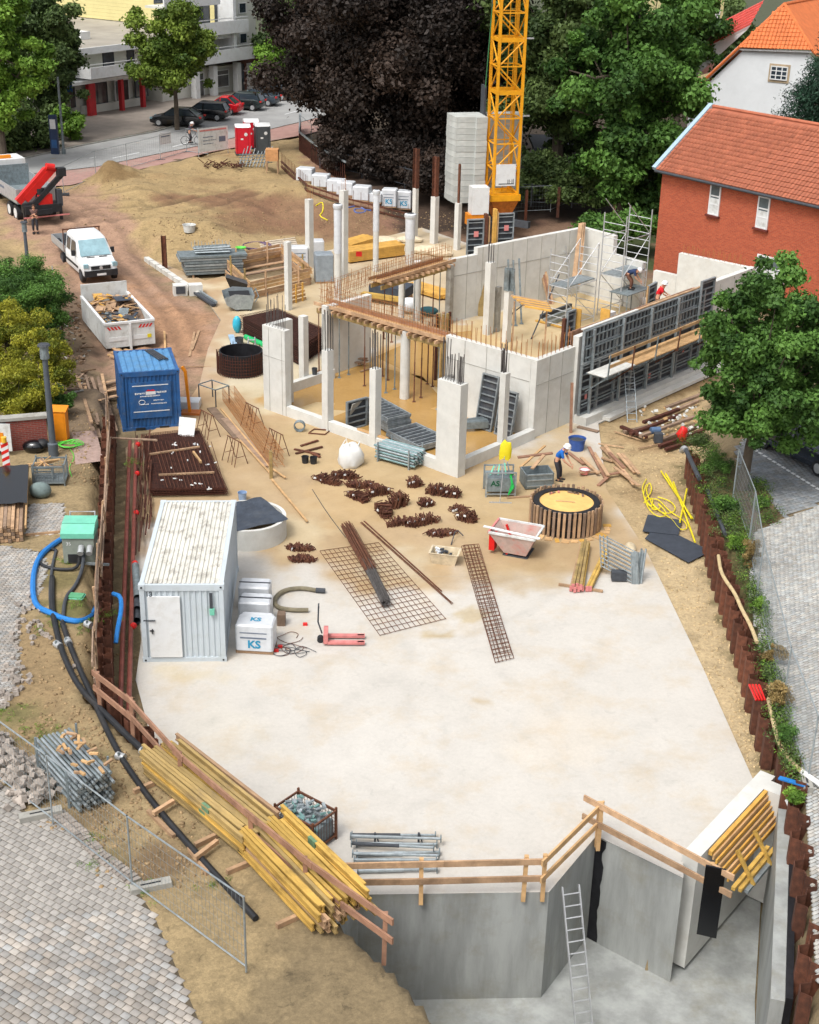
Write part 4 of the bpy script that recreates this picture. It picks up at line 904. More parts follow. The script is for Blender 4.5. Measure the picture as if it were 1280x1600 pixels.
for a0,a1,z0 in((s(153,170)[0],s(184,168)[0],zf+.8),(s(196,168)[0],s(218,168)[0],zf)):win(pl,ap,a0,a1,z0,zA-.25,1.2,m_dkgr if z0>zf else m_white,1,glass=m_shop)
win(pl,ap,-4.5,-.3,zf+.8,zA-.3,1.3,m_dkgr,2,glass=m_shop)
win(pl,ap,s(229,168)[0],s(248,160)[0],zf+.8,zA-.3,1.3,m_dkgr,0,glass=m_shop)
bz0,bz1=s(145,124,-1.2)[1],s(145,106,-1.2)[1]
PB('balcony',m_white,s(142,115,-1.2)[0],s(216,105,-1.2)[0],-1.2,-1.05,bz0,bz1);PB('balcony',m_white,s(142,115,-1.2)[0],s(142,115,-1.2)[0]+.15,-1.04,1.5,bz0,bz1);PB('balcony_floor',m_apw,.1,s(216,105)[0],-1.04,1.48,bz0,bz0+.2)
b=MB();pl.box(b,s(142,115,-1.2)[0],s(216,105,-1.2)[0],-1.16,-1.1,bz1+.2,bz1+.26);b.build('hand_rail',m_white,ap)
for x0,x1 in((160,177),(198,209)):win(pl,ap,s(x0,90,1.5)[0],s(x1,90,1.5)[0],zA+1.0,zB-.5,1.45,m_dkgr,0)
zt=s(150,-60,6)[1]+4
def az(px,py,z):q=G(px,py,z)-pl.o;return q.dot(pl.e),q.dot(pl.n)
(ya0,yd0),(ya1,yd1)=az(262,42,zB),az(68,24,zB);print('yellow side',ya0,yd0,ya1,yd1)
for k in range(30):
 b=MB();q0_,q1_=pl.P(19.6,1.9,zB+.35+k*.34),pl.P(ya0-.25+(ya1-ya0)*.0,yd1,zB+.35+k*.34);q1_=pl.P(19.6,yd1,zB+.35+k*.34);b.beam(q0_-pl.e*.2,q1_-pl.e*.2,.12,.33);b.build('cladding_board',m_apy,ap)
PB('skylight',m_white,s(125,40,6)[0],s(140,40,6)[0],6,7.5,zB+.13,zB+.8)
aL=s(262,60)[0]
zl1,zl2,zl3=s(340,98,-.3)[1],s(330,55,-.3)[1],s(300,10,-.3)[1]
sg=s(392,60)[0]
PB('wall',m_apw,19.7,sE+.2,1.8,26,zl1-.3,zl3+6);PB('wall',m_apw,aL,sE+.2,1.0,12,zf,zl1-.6)
for a in(s(306,150)[0],s(334,147)[0],s(371,143)[0]):PB('column',m_white,a,a+.55,-.1,.5,zf,zl1-.3)
for x0,x1 in((310,330),(338,369)):win(pl,ap,s(x0,140)[0],s(x1,140)[0],zf+(.0 if x0==310 else .6),zl1-.9,.9,m_white,1 if x0==310 else 0,[.7],glass=m_shop)
for zz,x0,x1 in((zl1,318,396),(zl2,290,388),(zl3,258,345)):
 a0,a1=s(x0,60,-.5)[0],s(x1,60,-.5)[0]
 PB('balcony',m_white,a0,a1,-.6,-.45,zz,zz+1.15);PB('balcony_floor',m_apw,a0,a1,-.44,1.79,zz,zz+.2)
 b=MB();pl.box(b,a0,a1,-.56,-.5,zz+1.35,zz+1.42);b.build('hand_rail',m_white,ap)
 for j in range(3):
  w0=a0+(a1-a0)*(.15+j*.3);win(pl,ap,w0,w0+1.9,zz+.25,zz+2.5,1.72,m_dkgr,1)
PB('divider_wall',m_white,s(362,60)[0],s(362,60)[0]+.4,-.3,1.79,zl1,zl3+5)
t=thing('town_house','brown brick house end with white door beyond the balcony block','building')
b=MB();pl.box(b,sE+.6,sE+3.8,.5,10,zf,zl1+.2);b.build('wall',m_brown,t);b=MB();pl.box(b,sE+.6,sE+3.8,1.2,10,zl1+.25,zl1+12);b.build('upper_wall',m_apw,t)
b=MB();pl.box(b,s(392,130)[0],s(402,130)[0],.42,.49,zf,zf+2.6);b.build('door',m_white,t);win(pl,t,s(379,130)[0],s(387,130)[0],zf,zf+2.6,.45,m_dkgr,0)
for zz in(zl1+1.2,zl1+4.0):win(pl,t,sE+1.2,sE+2.3,zz,zz+1.0,1.15,m_white,0)
m_redbrk=bpy.data.materials.new('red brickwork');m_redbrk.use_nodes=True;_mc['red brickwork']=m_redbrk
n=m_redbrk.node_tree.nodes;l=m_redbrk.node_tree.links
def brickmat(m,c1,c2,mort,sc,w=.24,hh=.075):
 n=m.node_tree.nodes;l=m.node_tree.links;tc=n.new('ShaderNodeTexCoord');bt=n.new('ShaderNodeTexBrick');sep=n.new('ShaderNodeSeparateXYZ');cmb=n.new('ShaderNodeCombineXYZ')
 l.new(tc.outputs['Object'],sep.inputs[0]);l.new(sep.outputs[0],cmb.inputs[0]);l.new(sep.outputs[2],cmb.inputs[1]);l.new(cmb.outputs[0],bt.inputs['Vector'])
 bt.inputs['Scale'].default_value=1;bt.inputs['Brick Width'].default_value=w;bt.inputs['Row Height'].default_value=hh;bt.inputs['Mortar Size'].default_value=.009
 bt.inputs['Color1'].default_value=c1+(1,);bt.inputs['Color2'].default_value=c2+(1,);bt.inputs['Mortar'].default_value=mort+(1,)
 nz=n.new('ShaderNodeTexNoise');nz.inputs['Scale'].default_value=14;nz.inputs['Detail'].default_value=4;l.new(tc.outputs['Object'],nz.inputs['Vector'])
 mr=n.new('ShaderNodeMapRange');mr.inputs[3].default_value=.6;mr.inputs[4].default_value=1.4;l.new(nz.outputs['Fac'],mr.inputs[0])
 hv=n.new('ShaderNodeHueSaturation');l.new(bt.outputs['Color'],hv.inputs['Color']);l.new(mr.outputs[0],hv.inputs['Value'])
 l.new(hv.outputs[0],n['Principled BSDF'].inputs['Base Color']);n['Principled BSDF'].inputs['Roughness'].default_value=.9
brickmat(m_redbrk,C(198,94,60),C(172,74,48),C(170,112,84),1)
m_tile=MAT('terracotta roof tile',C(182,108,80),.75,var=.14,scale=2,rndv=.14,dirt=C(160,90,70),damt=.5,dscale=1.5)
m_tileo=MAT('bright orange roof tile',C(222,122,66),.7,var=.1,scale=2,rndv=.1)
m_tilef=MAT('terracotta roof tile field',C(182,108,80),.75,var=.14,scale=2,attr=True,dirt=C(160,90,70),damt=.5,dscale=1.5)
m_tileof=MAT('orange roof tile field',C(222,122,66),.7,var=.1,scale=2,attr=True)
m_lead=MAT('pale blue verge sheet',C(170,196,210),.5,var=.06)
def tiles(parent,o,ex,ey,W_,L_,tw,tl,m,mf,nobj=240,clip=None,name='roof_tile'):
 """tiles on a slope: o lower corner, ex along the eave, ey up the slope"""
 ex=ex.normalized();ey=ey.normalized();nz_=ex.cross(ey).normalized()
 if nz_.z<0:nz_=-nz_
 prof=[(-.5,.0),(-.3,.035),(0,.012),(.25,.0),(.38,.03),(.5,.04)]
 def tmesh():
  b=MB();vs=[];fs=[]
  for j,(yy,up)in enumerate(((-.02,.045),(1.03,.0))):
   for x,z in prof:vs.append(ex*(x*tw)+ey*(yy*tl)+nz_*(z+up))
  k=len(prof)
  for i in range(k-1):fs.append((i,i+1,k+i+1,k+i))
  o0=len(vs)
  for x,z in prof:vs.append(ex*(x*tw)+ey*(-.02*tl)+nz_*(-.01))
  for i in range(k-1):fs.append((o0+i,o0+i+1,i+1,i))
  return b.add(vs,fs)
 src=tmesh();me=None;aV=[];aF=[];aC=[];V0=np.array([tuple(v)for v in src.v]);cnt=0;rr=random.Random(3)
 nr,nc=int(L_/tl),int(W_/tw);me=src.mesh(name,m);pos=[]
 for j in range(nr):
  for i in range(nc):
   if clip and not clip((i+.5)*tw,(j+.5)*tl):continue
   p=o+ex*((i+.5)*tw)+ey*(j*tl);u,v=PRJ(p)
   pos.append((p,(-10<u<1290 and-10<v<1400)))
 pos.sort(key=lambda t:(not t[1],(t[0]-Vector((0,0,CAM_H))).length))
 tris=[f for f in src.f]
 for c_,(p,vis)in enumerate(pos):
  if c_<nobj and vis:
   q=bpy.data.objects.new(name,me);COL.objects.link(q);q.parent=parent;q.location=p+nz_*rr.uniform(-.005,.008)
  elif vis:
   aF.append(np.array(tris)+len(aV)*len(V0));aV.append(V0+np.array(p));k=rr.uniform(.84,1.14);aC.append(np.full((len(V0),3),k))
 if aV:q=np_mesh('more_roof_tiles',np.concatenate(aV),np.concatenate(aF),mf,np.concatenate(aC),parent);q['kind']='stuff'
rh=thing('brick_house','red brick house with terracotta tiled roof and white windows right of the building site','house')
ze=1.0
q0=G(1022,412,1.0)
for _ in range(60):
 u,v=PRJ((q0.x,q0.y,ze));ze+=(v-262)/60
g1=G(1280,316,ze);g0=Vector((q0.x,q0.y,0))
pr_=Plane(g0,Vector((g1.x,g1.y,0)));Lh=24
print('red house',q0,ze,g1,math.degrees(math.atan2(pr_.e.y,pr_.e.x)))
o_=bpy.data.objects.new('x',None)
def walls(b,pl_,a0,a1,d0,d1,z0,z1):pl_.box(b,a0,a1,d0,d1,z0,z1)
b=MB();b.box((Lh/2,4.0,(ze-.2)/2+.3),(Lh,8.0,ze+.2-.6+.2));w_=b.build('wall',m_redbrk,rh);w_.location=pr_.o;w_.rotation_euler=(0,0,math.atan2(pr_.e.y,pr_.e.x))
rz=pr_.sz(1110,166,4.0)[1];print('ridge z',rz)
b=MB();b.add([pr_.P(.01,.02,ze-.1),pr_.P(.01,7.98,ze-.1),pr_.P(.01,4,rz-.1),pr_.P(Lh,.02,ze-.1),pr_.P(Lh,7.98,ze-.1),pr_.P(Lh,4,rz-.1)],[(0,2,1),(3,4,5),(0,3,5,2),(1,2,5,4)]);b.build('gable',m_redbrk,rh)
rf=MB().add([pr_.P(-.25,-.3,ze-.12),pr_.P(Lh,-.3,ze-.12),pr_.P(Lh,4,rz),pr_.P(-.25,4,rz),pr_.P(-.25,8.3,ze-.12),pr_.P(Lh,8.3,ze-.12)],[(0,1,2,3),(3,2,5,4)]).build('roof',m_tile,rh)
ey=pr_.P(0,4,rz)-pr_.P(0,-.3,ze-.12)
tiles(rf,pr_.P(-.2,-.35,ze-.08),pr_.e,ey,15,ey.length,.24,.34,m_tile,m_tilef)
MB().cyl(pr_.P(-.25,4,rz+.04),pr_.P(Lh,4,rz+.04),.1,n=8).build('ridge',m_tile,rf)
b=MB();b.beam(pr_.P(-.3,-.4,ze-.05),pr_.P(-.3,4,rz+.1),.28,.22);b.beam(pr_.P(-.3,4,rz+.1),pr_.P(-.3,8.3,ze-.05),.28,.22);b.build('verge',m_lead,rf)
b=MB();b.cyl(pr_.P(-.2,-.42,ze-.16),pr_.P(Lh,-.42,ze-.16),.08,n=8);b.build('gutter',m_dkgr,rf)
m_sill=MAT('dark brick sill',C(110,48,38),.8)
for x0,y0,x1,y1 in((1112,286,1129,335),(1187,305,1206,356),(1185,396,1232,442)):
 a0,z1=pr_.sz(x0,y0);a1,_=pr_.sz(x1,y0);_,z0=pr_.sz(x0,y1)
 b=MB();win(pr_,rh,a0,a1,z0,z1,-.01,m_white,0,[.35,.62],m_sill,glass=MAT('curtained glass',C(96,108,112),.15,var=.25,scale=.7,spec=.8)if x0<1185 or True else None)
wh=thing('white_house','white rendered house with bright orange half hipped tiled roof and dormer','house')
bz=G(1180,230,1.2);pw=Plane(G(1090,236,1.2),G(1300,262,1.2))
W0=pw.sz(1082,150)[0]
def wp_(x,y,d=0):a,z=pw.sz(x,y,d);return pw.P(a,d,z)
b=MB();P_=[wp_(1078,157),wp_(1163,77),wp_(1262,80),wp_(1330,160)]
lo=[pw.P(pw.sz(1078,157)[0],0,0),pw.P(pw.sz(1330,160)[0],0,0)]
b.add([lo[0],lo[1],P_[3],P_[2],P_[1],P_[0]],[(0,1,2,3,4,5)]);
b.add([lo[0],lo[0]+pw.n*14,P_[0]+pw.n*14,P_[0]],[(0,1,2,3)]);b.build('wall',m_apw if False else MAT('white render',C(238,242,244),.85,var=.04,scale=.5,dirt=C(200,205,205),damt=.2),wh)
apx=wp_(1226,6,2.0);hl,hr=wp_(1155,74,-.35),wp_(1270,78,-.35)
back=pw.n*13
el=wp_(1074,150,-.3);er=wp_(1345,165,-.3)
rb=MB();rb.add([el,hl,apx,apx+back,el+back+pw.e*-.0],[(0,1,2,3,4)]);rb.add([er,hr,apx,apx+back,er+back],[(0,4,3,2,1)])
rfo=rb.build('roof',m_tileo,wh)
rb=MB();rb.add([hl,hr,apx],[(0,1,2)]);hipo=rb.build('hip',m_tileo,wh)
exh=(hr-hl);eyh=apx-(hl+hr)/2;Wd=exh.length;Ht=eyh.length
eyn=(eyh-exh.normalized()*eyh.dot(exh.normalized()));Ht=eyn.length;ax=(apx-hl).dot(exh.normalized())
tiles(hipo,hl+pw.n*-.04,exh,eyn,Wd,Ht,.3,.36,m_tileo,m_tileof,nobj=200,clip=lambda x,y:(x>ax*y/Ht-.1)and(x<Wd-(Wd-ax)*y/Ht+.1),name='hip_tile')
b=MB()
for p,q in((hl,apx),(hr,apx),(apx,apx+back),(hl,el),(hr,er)):b.cyl(p,q,.13,n=6)
b.build('ridge_tile',m_tileo,rfo,kind='stuff')
b=MB();b.beam(hl+pw.n*.1,el+pw.n*.1,.1,.3);b.beam(hl+pw.n*.12-Vector((0,0,.15)),hr+pw.n*.12-Vector((0,0,.15)),.1,.12);b.build('barge_board',m_white,wh)
a0,z1=pw.sz(1206,102);a1,z0=pw.sz(1230,126)
b=MB();pw.box(b,a0-.15,a1+.15,-.05,-.01,z0-.2,z1+.15);b.build('window_surround',MAT('sandstone',C(190,170,140),.85),wh)
win(pw,wh,a0,a1,z0,z1,-.08,m_white,2,[.33,.66])
sl1=(apx+back*.2);
d0_,d1_=wp_(1090,118,1.5),wp_(1175,40,1.5)
b=MB();r0,r1,r2,r3=wp_(1088,82,1.2),wp_(1174,38,1.2),wp_(1195,0,6),wp_(1096,50,6)
for k in range(7):
 f0,f1=k/7,(k+1)/7;A0=r0.lerp(r3,f0);A1=r1.lerp(r2,f0);A2_=r1.lerp(r2,f1+.02);A3=r0.lerp(r3,f1+.02);up_=Vector((0,0,.16))
 MB().add([A0+up_,A1+up_,A2_,A3,A0,A1],[(0,1,2,3),(4,5,1,0)]).build('dormer_tile_row',MAT('red dormer tile',C(214,90,80),.6,var=.15,scale=3),wh)
b.add([r0,r1,wp_(1168,46,1.3),wp_(1088,119,1.3)],[(0,1,2,3)]);b.add([r0,wp_(1088,119,1.3),wp_(1088,119,1.3)+pw.n*4,r0+pw.n*4],[(0,1,2,3)]);b.build('dormer_wall',m_white,wh)
ch=thing('cream_house','cream coloured house with white windows glimpsed at the top edge between trees','house');pc=Plane(G(1060,170,1.5),G(1140,168,1.5))
a0,a1=pc.sz(1062,40)[0],pc.sz(1128,40)[0];b=MB();pc.box(b,a0,a1,0,8,0,pc.sz(1080,-14)[1]+3);b.build('wall',MAT('cream render',C(216,204,150),.85),ch)
for x0,x1,y0,y1 in((1072,1080,12,34),(1088,1101,14,36),(1118,1125,14,34)):win(pc,ch,pc.sz(x0,20)[0],pc.sz(x1,20)[0],pc.sz(x0,y1)[1],pc.sz(x0,y0)[1],-.02,m_white,1,[.6])
t=thing('garden_building','low pale garden building in the shade under the green trees','building');pg=Plane(G(838,283,1.5),G(935,285,1.5))
b=MB();pg.box(b,0,pg.sz(935,285)[0],0,5,1.0,pg.sz(880,236)[1]);b.build('wall',m_whited,t);b=MB();pg.box(b,-.3,pg.sz(935,285)[0]+.3,-.4,5.3,pg.sz(880,236)[1]+.01,pg.sz(880,236)[1]+.25);b.build('roof',m_dkgr,t)
# ================================================================ CRANE
cb=G(781,352,1.0);crz=math.radians(14)
cr=thing('tower_crane','tall orange yellow lattice crane mast with white sign plate and grey ballast blocks','crane',cb,crz)
mw=.80
def mast(z0,z1):
 b=MB();return b
for sx in(-1,1):
 for sy in(-1,1):MB().box((sx*mw,sy*mw,13.2),(.16,.16,23)).build('chord',m_crane,cr)
zz=2.2;k=0
while zz<24.5:
 stp=1.55 if zz<13 else 1.7
 b=MB()
 thick=(k%2==0)and zz>8
 for sx in(-1,1):
  b.beam((sx*mw,-mw,zz),(sx*mw,mw,zz),.09,.22 if thick else .07)
  b.beam((-mw,sx*mw,zz),(mw,sx*mw,zz),.09,.26 if thick else .07)
 b.build('cross_frame',m_crane,cr)
 for sx in(-1,1):
  d=1 if k%2 else-1
  MB().cyl((sx*mw,-mw*d,zz),(sx*mw,mw*d,zz+stp),.05,n=6).build('diagonal',m_crane,cr)
  MB().cyl((-mw*d,sx*mw,zz),(mw*d,sx*mw,zz+stp),.05,n=6).build('diagonal',m_crane,cr)
 zz+=stp;k+=1
for x in(.1,.45):MB().box((x,.2,12),(.05,.05,20)).build('ladder_rail',m_crane,cr)
for i in range(50):MB().beam((.1,.2,2.4+i*.4),(.45,.2,2.4+i*.4),.025,.025).build('rung',m_crane,cr)if i<48 else None
for z,L in((11.6,1.35),(7.0,1.35)):MB().beam((mw-.1,-mw,z),(mw+.55,-mw,z),.1,.08).build('arm_stub',m_alu,cr)
MB().box((-.05,-mw-.13,3.4),(1.28,.04,1.35)).build('sign_plate',m_white,cr)
for z,L in((2.85,1.0),):MB().box((-.0,-mw-.152,z),(L,.004,.06)).build('sign_lettering',m_dkgr,cr)
for k,hh_ in enumerate((.22,.22,.0,.24,.3)):MB().box((.1+k*.09,-mw-.152,3.0),(.04,.004,.02+hh_)).build('sign_lettering',m_dkgr,cr)
b=MB();b.prism([(-1.0,-.95),(1.0,-.95),(1.0,.95),(-1.0,.95)],1.75,2.15);b.build('base_frame',m_crane,cr)
b=MB();b.add([(-.9,-.9,1.74),(.9,-.9,1.74),(.9,.9,1.74),(-.9,.9,1.74),(-.45,-.45,.5),(.45,-.45,.5),(.45,.45,.5),(-.45,.45,.5)],[(0,1,5,4),(1,2,6,5),(2,3,7,6),(3,0,4,7),(7,6,5,4)]);b.build('slewing_base',MAT('rusty orange steel',C(190,110,40),.7,var=.3),cr)
b=MB();b.beam((-1.5,-1.5,.3),(1.5,1.5,.3),.35,.4);b.beam((-1.5,1.5,.3),(1.5,-1.5,.31),.35,.4);b.build('undercarriage',m_dkgr,cr)
b=MB();b.box((-1.75,-.9,1.9),(1.1,.9,1.7));b.build('control_cabinet',m_white,cr);MB().box((-1.9,-.9,.7),(1.2,.8,.7)).build('cabinet_bracket',m_orng,cr)
blk=MAT('grey ballast block',C(196,200,196),.9,var=.1,scale=1.5,rndv=.1,dirt=C(160,160,150),damt=.5)
bl_me=MB().prism([(-3.1,.0),(-2.95,-.95),(-1.75,-1.05),(-1.7,-1.2),(-1.0,-1.2),(-1.0,.9),(-3.1,.9)],0,.345).mesh('ballast_block',blk)
br_me=MB().prism([(-.75,-.4),(1.45,-.4),(1.7,-.1),(1.7,.9),(-.75,.9)],0,.345).mesh('ballast_block',blk)
for i in range(15):
 for me in(bl_me,br_me):
  o=bpy.data.objects.new('ballast_block',me);COL.objects.link(o);o.parent=cr;o.location=(R(-.02,.02)+.05,1.75+R(-.02,.02),1.35+i*.36)
MB().box((-.85,2.0,5),(.14,.8,7)).build('ballast_frame',m_dkgr,cr)
t=thing('crane_rope','thin dark hoist rope hanging left of the crane mast','rope',(cb.x-1.35,cb.y,0));MB().tube([(0,0,8.5),(.25,0,14),(.5,0,25)],.035,5).build('rope',m_dkgr,t);MB().tube([(.06,0,9.6),(.28,0,14.5)],.04,5).build('green_cable',MAT('green cable',C(50,120,70),.6),t)
# ================================================================ VEHICLES
def wheel(parent,x,y,r,w,side,mr=None):
 t=MB();t.cyl((x,y-w/2,r),(x,y+w/2,r),r,n=18);o=t.build('wheel',m_blk,parent,smooth=True)
 MB().cyl((x,y+side*(w/2-.02),r),(x,y+side*(w/2+.012),r),r*.62,n=14).build('rim',mr or m_alu,o)
 return o
def loft(mb,secs):
 k=len(secs[0]);o=[]
 for s_ in secs:o+=s_
 fs=[]
 for j in range(len(secs)-1):
  for i in range(k):fs.append((j*k+i,j*k+(i+1)%k,(j+1)*k+(i+1)%k,(j+1)*k+i))
 fs+=[tuple(range(k-1,-1,-1)),tuple(range((len(secs)-1)*k,len(secs)*k))]
 return mb.add(o,fs)
def car(label,loc,rz,paint,L=4.4,wd=1.8,roof=1.47,wagon=False,group=None,hood=.95):
 t=thing('parked_car',label,'car',loc,rz,group);hx=L/2;W2=wd/2
 S_=[(-hx,.62,.42,.72,.0),(-hx+.12,.92,.3,.9,0),(-hx+.7,1,.22,.98,0),(-.4,1,.2,.96,0),(.6,1,.2,.95,0),(hx-.95,.98,.22,.92,0),(hx-.35,.92,.24,.78,0),(hx-.06,.8,.3,.66,0),(hx,.6,.36,.58,0)]
 secs=[]
 for x,wf,z0,z1,_ in S_:
  w=W2*wf;zm=(z0+z1)/2
  secs.append([(x,-w*.9,z0),(x,-w,z0+.12),(x,-w,zm+.05),(x,-w*.96,z1-.06),(x,-w*.84,z1),(x,0,z1+.03),(x,w*.84,z1),(x,w*.96,z1-.06),(x,w,zm+.05),(x,w,z0+.12),(x,w*.9,z0)])
 loft(MB(),secs).build('body',paint,t,smooth=True)
 xr=-hx+(.1 if wagon else .35);xf=hx-hood-.15
 b0=.92;tw=W2*.72;bw=W2*.9
 gx=[(xr,b0,bw*.94),(xr+(.32 if wagon else .7),roof-.04,tw),(xf-1.0,roof,tw),(xf,b0+.02,bw)]
 g_=MB();pts=[]
 for x,z,w in gx:pts.append([(x,-w,z),(x,w,z)])
 v=[(xr,-bw*.92,b0),(xf,-bw,b0),(xf,bw,b0),(xr,bw*.92,b0),(xr+(.3 if wagon else .75),-tw,roof-.05),(xf-.85,-tw,roof-.03),(xf-.85,tw,roof-.03),(xr+(.3 if wagon else .75),tw,roof-.05)]
 g_.add(v,[(0,1,5,4),(1,2,6,5),(2,3,7,6),(3,0,4,7),(4,5,6,7)]).build('windows',m_glass if paint is not m_carsil else m_glass,t)
 r_=MB();rx0,rx1=xr+(.28 if wagon else .72),xf-.82
 loft(r_,[[(x,-tw-.02,roof-.05),(x,-tw*.8,roof+.02),(x,0,roof+.045),(x,tw*.8,roof+.02),(x,tw+.02,roof-.05)]for x in(rx0,(rx0+rx1)/2,rx1)]).build('roof',paint,t,smooth=True)
 for sy in(-1,1):
  pb=MB();pb.beam((xf+.02,sy*bw*1.0,b0),(xf-.83,sy*tw,roof-.02),.05,.06);pb.beam((-.1,sy*bw,b0),(-.14,sy*(tw+.01),roof-.03),.08,.04);pb.beam((xr,sy*bw*.93,b0),(rx0,sy*tw,roof-.02),.06,.1);pb.build('pillar',paint,t,kind='stuff')
  MB().box((xf-.25,sy*(W2+.08),1.0),(.12,.18,.12)).build('mirror',paint,t)
  MB().box((hx-.2,sy*W2*.68,.66),(.3,.32,.12)).build('headlight',m_glassb,t);MB().box((-hx+.08,sy*W2*.72,.84),(.16,.28,.14)).build('tail_light',m_red,t)
  for x in(-hx+.8,hx-.85):wheel(t,x,sy*(W2-.1),.32,.2,sy)
 MB().box((hx-.02,0,.42),(.08,1.1,.16)).build('grille',m_blk,t)
 MB().box((hx+.01,0,.36),(.04,.5,.11)).build('number_plate',m_white,t)
 return t
m_carblk=MAT('black car paint',C(24,27,32),.2,var=.1,spec=.8);m_cargrn=MAT('dark green car paint',C(30,44,44),.2,var=.1,spec=.8)
m_carsil=MAT('grey car paint',C(70,80,90),.22,var=.1,spec=.8);m_carred=MAT('red car paint',C(214,24,36),.25,var=.06,spec=.7);m_carnav=MAT('dark blue grey car paint',C(44,52,64),.2,var=.1,spec=.8)
cg='cars parked in front of the shops'
sd=Vector(tuple(G(480,146,SZ)-G(124,231,SZ)));sa=math.atan2(sd.y,sd.x)
for px,py,paint,wag,L,lab,da in[(278,196,m_carblk,False,4.5,'black saloon nearest the street tree, leftmost of the parked row',172),(320,186,m_carblk,True,4.4,'black wagon parked between the street tree and the red hatchback',170),(347,177,m_carred,False,3.7,'small bright red hatchback in the row of dark cars',168),(377,170,m_cargrn,True,4.4,'dark green black estate car right behind the red hatchback',166),(402,163,m_carsil,False,4.4,'grey silver car with bright windscreen beside the copper beech',165),(424,154,m_carblk,True,4.4,'black car furthest along the row half under the copper beech',164)]:
 car(lab,G(px,py,SZ+.14),math.radians(da),paint,L,1.8,1.5,wag,cg)
car('large dark blue grey car with pale windscreen in the parking bay at the right edge',G(1262,716,RZ+.04),math.radians(-62),m_carnav,4.8,1.9,1.5,True,hood=1.2)
def box_part(name,m,parent,c,sz,M=None,rz=0.0):return MB().box(c,sz,rz,M).build(name,m,parent)
vf,vr=T(163,442),T(105,392)
vz=(vf.z+vr.z)/2;va=math.atan2(vf.y-vr.y,vf.x-vr.x);print('van',vf,vr,(vf-vr).length,math.degrees(va))
va=math.radians(-62)
van=thing('flatbed_van','white crew cab van with an open grey drop side bed on the dirt track','van',T(146,430),va)
W2=1.0
secs=[]
for x,z0,z1,w in[(1.72,.45,.72,.8),(1.62,.38,1.0,.93),(1.2,.36,1.18,.98),(.75,.36,1.28,1.0),(.72,.36,1.3,1.0),(-1.9,.36,1.3,1.0)]:
 secs.append([(x,-w*.95,z0),(x,-w,z0+.1),(x,-w,z1-.1),(x,-w*.93,z1),(x,0,z1+.04),(x,w*.93,z1),(x,w,z1-.1),(x,w,z0+.1),(x,w*.95,z0)])
loft(MB(),secs).build('body',m_white,van,smooth=True)
secs=[]
for x,zt,w in[(.72,1.3,.98),(.1,2.02,.88),(-.15,2.22,.84),(-1.0,2.3,.84),(-1.85,2.28,.84),(-1.9,2.2,.84)]:
 zb=1.28;secs.append([(x,-.99,zb),(x,-w,max(zb+.02,zt-.1)),(x,-w*.85,zt),(x,w*.85,zt),(x,w,max(zb+.02,zt-.1)),(x,.99,zb)])
loft(MB(),secs).build('cab',m_white,van,smooth=True)
b=MB();b.add([(.80,-.86,1.34),(.80,.86,1.34),(.09,.76,2.1),(.09,-.76,2.1)],[(0,1,2,3)]);b.build('windscreen',m_glassb,van)
for sy in(-1,1):
 for x0,x1 in((-.75,.12),(-1.65,-.95)):
  b=MB();b.add([(x0,sy*1.0,1.36),(x1+(.2 if x1>0 else 0),sy*1.0,1.36),(x1-(.1 if x1>0 else 0),sy*.9,2.02),(x0,sy*.9,2.02)],[(0,1,2,3)if sy<0 else(3,2,1,0)]);b.build('side_window',m_glass,van)
 MB().box((.25,sy*1.12,1.45),(.14,.2,.3)).build('mirror',m_blk,van);MB().box((-.6,sy*1.003,.72),(2.5,.02,.14)).build('side_trim',m_blk,van)
 MB().box((1.55,sy*.8,.98),(.3,.28,.2),M=Matrix.Rotation(sy*.2,3,'Z')).build('headlight',m_glassb,van)
 wheel(van,1.05,sy*.88,.36,.24,sy,m_dkgr);wheel(van,-3.0,sy*.86,.36,.24,sy,m_dkgr)
b=MB();b.box((1.68,0,.56),(.2,1.86,.34));b.build('bumper',m_blk,van)
b=MB();[b.box((1.70,0,.8+.07*k),(.08,1.1,.05))for k in range(3)];gr_=b.build('grille',m_blk,van,kind='stuff');MB().cyl((1.74,0,.86),(1.77,0,.86),.1,n=16).build('round_emblem',m_alu,van)
MB().box((1.79,0,.5),(.02,.52,.11)).build('number_plate',m_white,van)
for sy in(-.35,.35):MB().beam((.95,sy-.2,1.3),(.95,sy+.25,1.3),.05,.03).build('wiper',m_blk,van)
MB().box((-3.4,0,.95),(3.0,2.05,.08)).build('bed_floor',m_galvd,van);MB().box((-3.4,0,.7),(3.0,.9,.3)).build('chassis',m_blk,van)
for sy in(-1,1):MB().box((-3.4,sy*1.03,1.18),(3.0,.04,.4)).build('drop_side',m_alu,van)
MB().box((-4.9,0,1.18),(.04,2.1,.4)).build('tailgate',m_alu,van)
b=MB();b.box((-1.96,0,1.5),(.06,2.1,1.05));b.build('headboard',m_dkgr,van);MB().beam((-1.98,-1.1,2.28),(-1.98,1.1,2.28),.07,.07).build('rack_bar',m_rustbar,van);[MB().beam((-1.98,y,1.0),(-1.98,y,2.26),.06,.06).build('rack_post',m_rustbar,van)for y in(-1.05,1.05)]
b=MB()
for sx,sy,lx,ly in((0,-.55,1.3,.03),(0,.55,1.3,.03),(-.65,0,.03,1.1),(.65,0,.03,1.1)):b.box((-2.7+sx,.35+sy*.55,1.75),(lx,max(ly*.55,.03),.5))
b.box((-2.7,.35,1.52),(1.3,.6,.03));tb=b.build('tool_box',m_alu,van)
for z in(1.02,):MB().box((-4.55,-.75,1.06),(.4,.3,.14)).build('black_case',m_blk,van)
tr=thing('crane_truck','truck with white open body and folded red loader crane at the left edge','truck',T(68,350),math.radians(122));print('truck',tr.location)
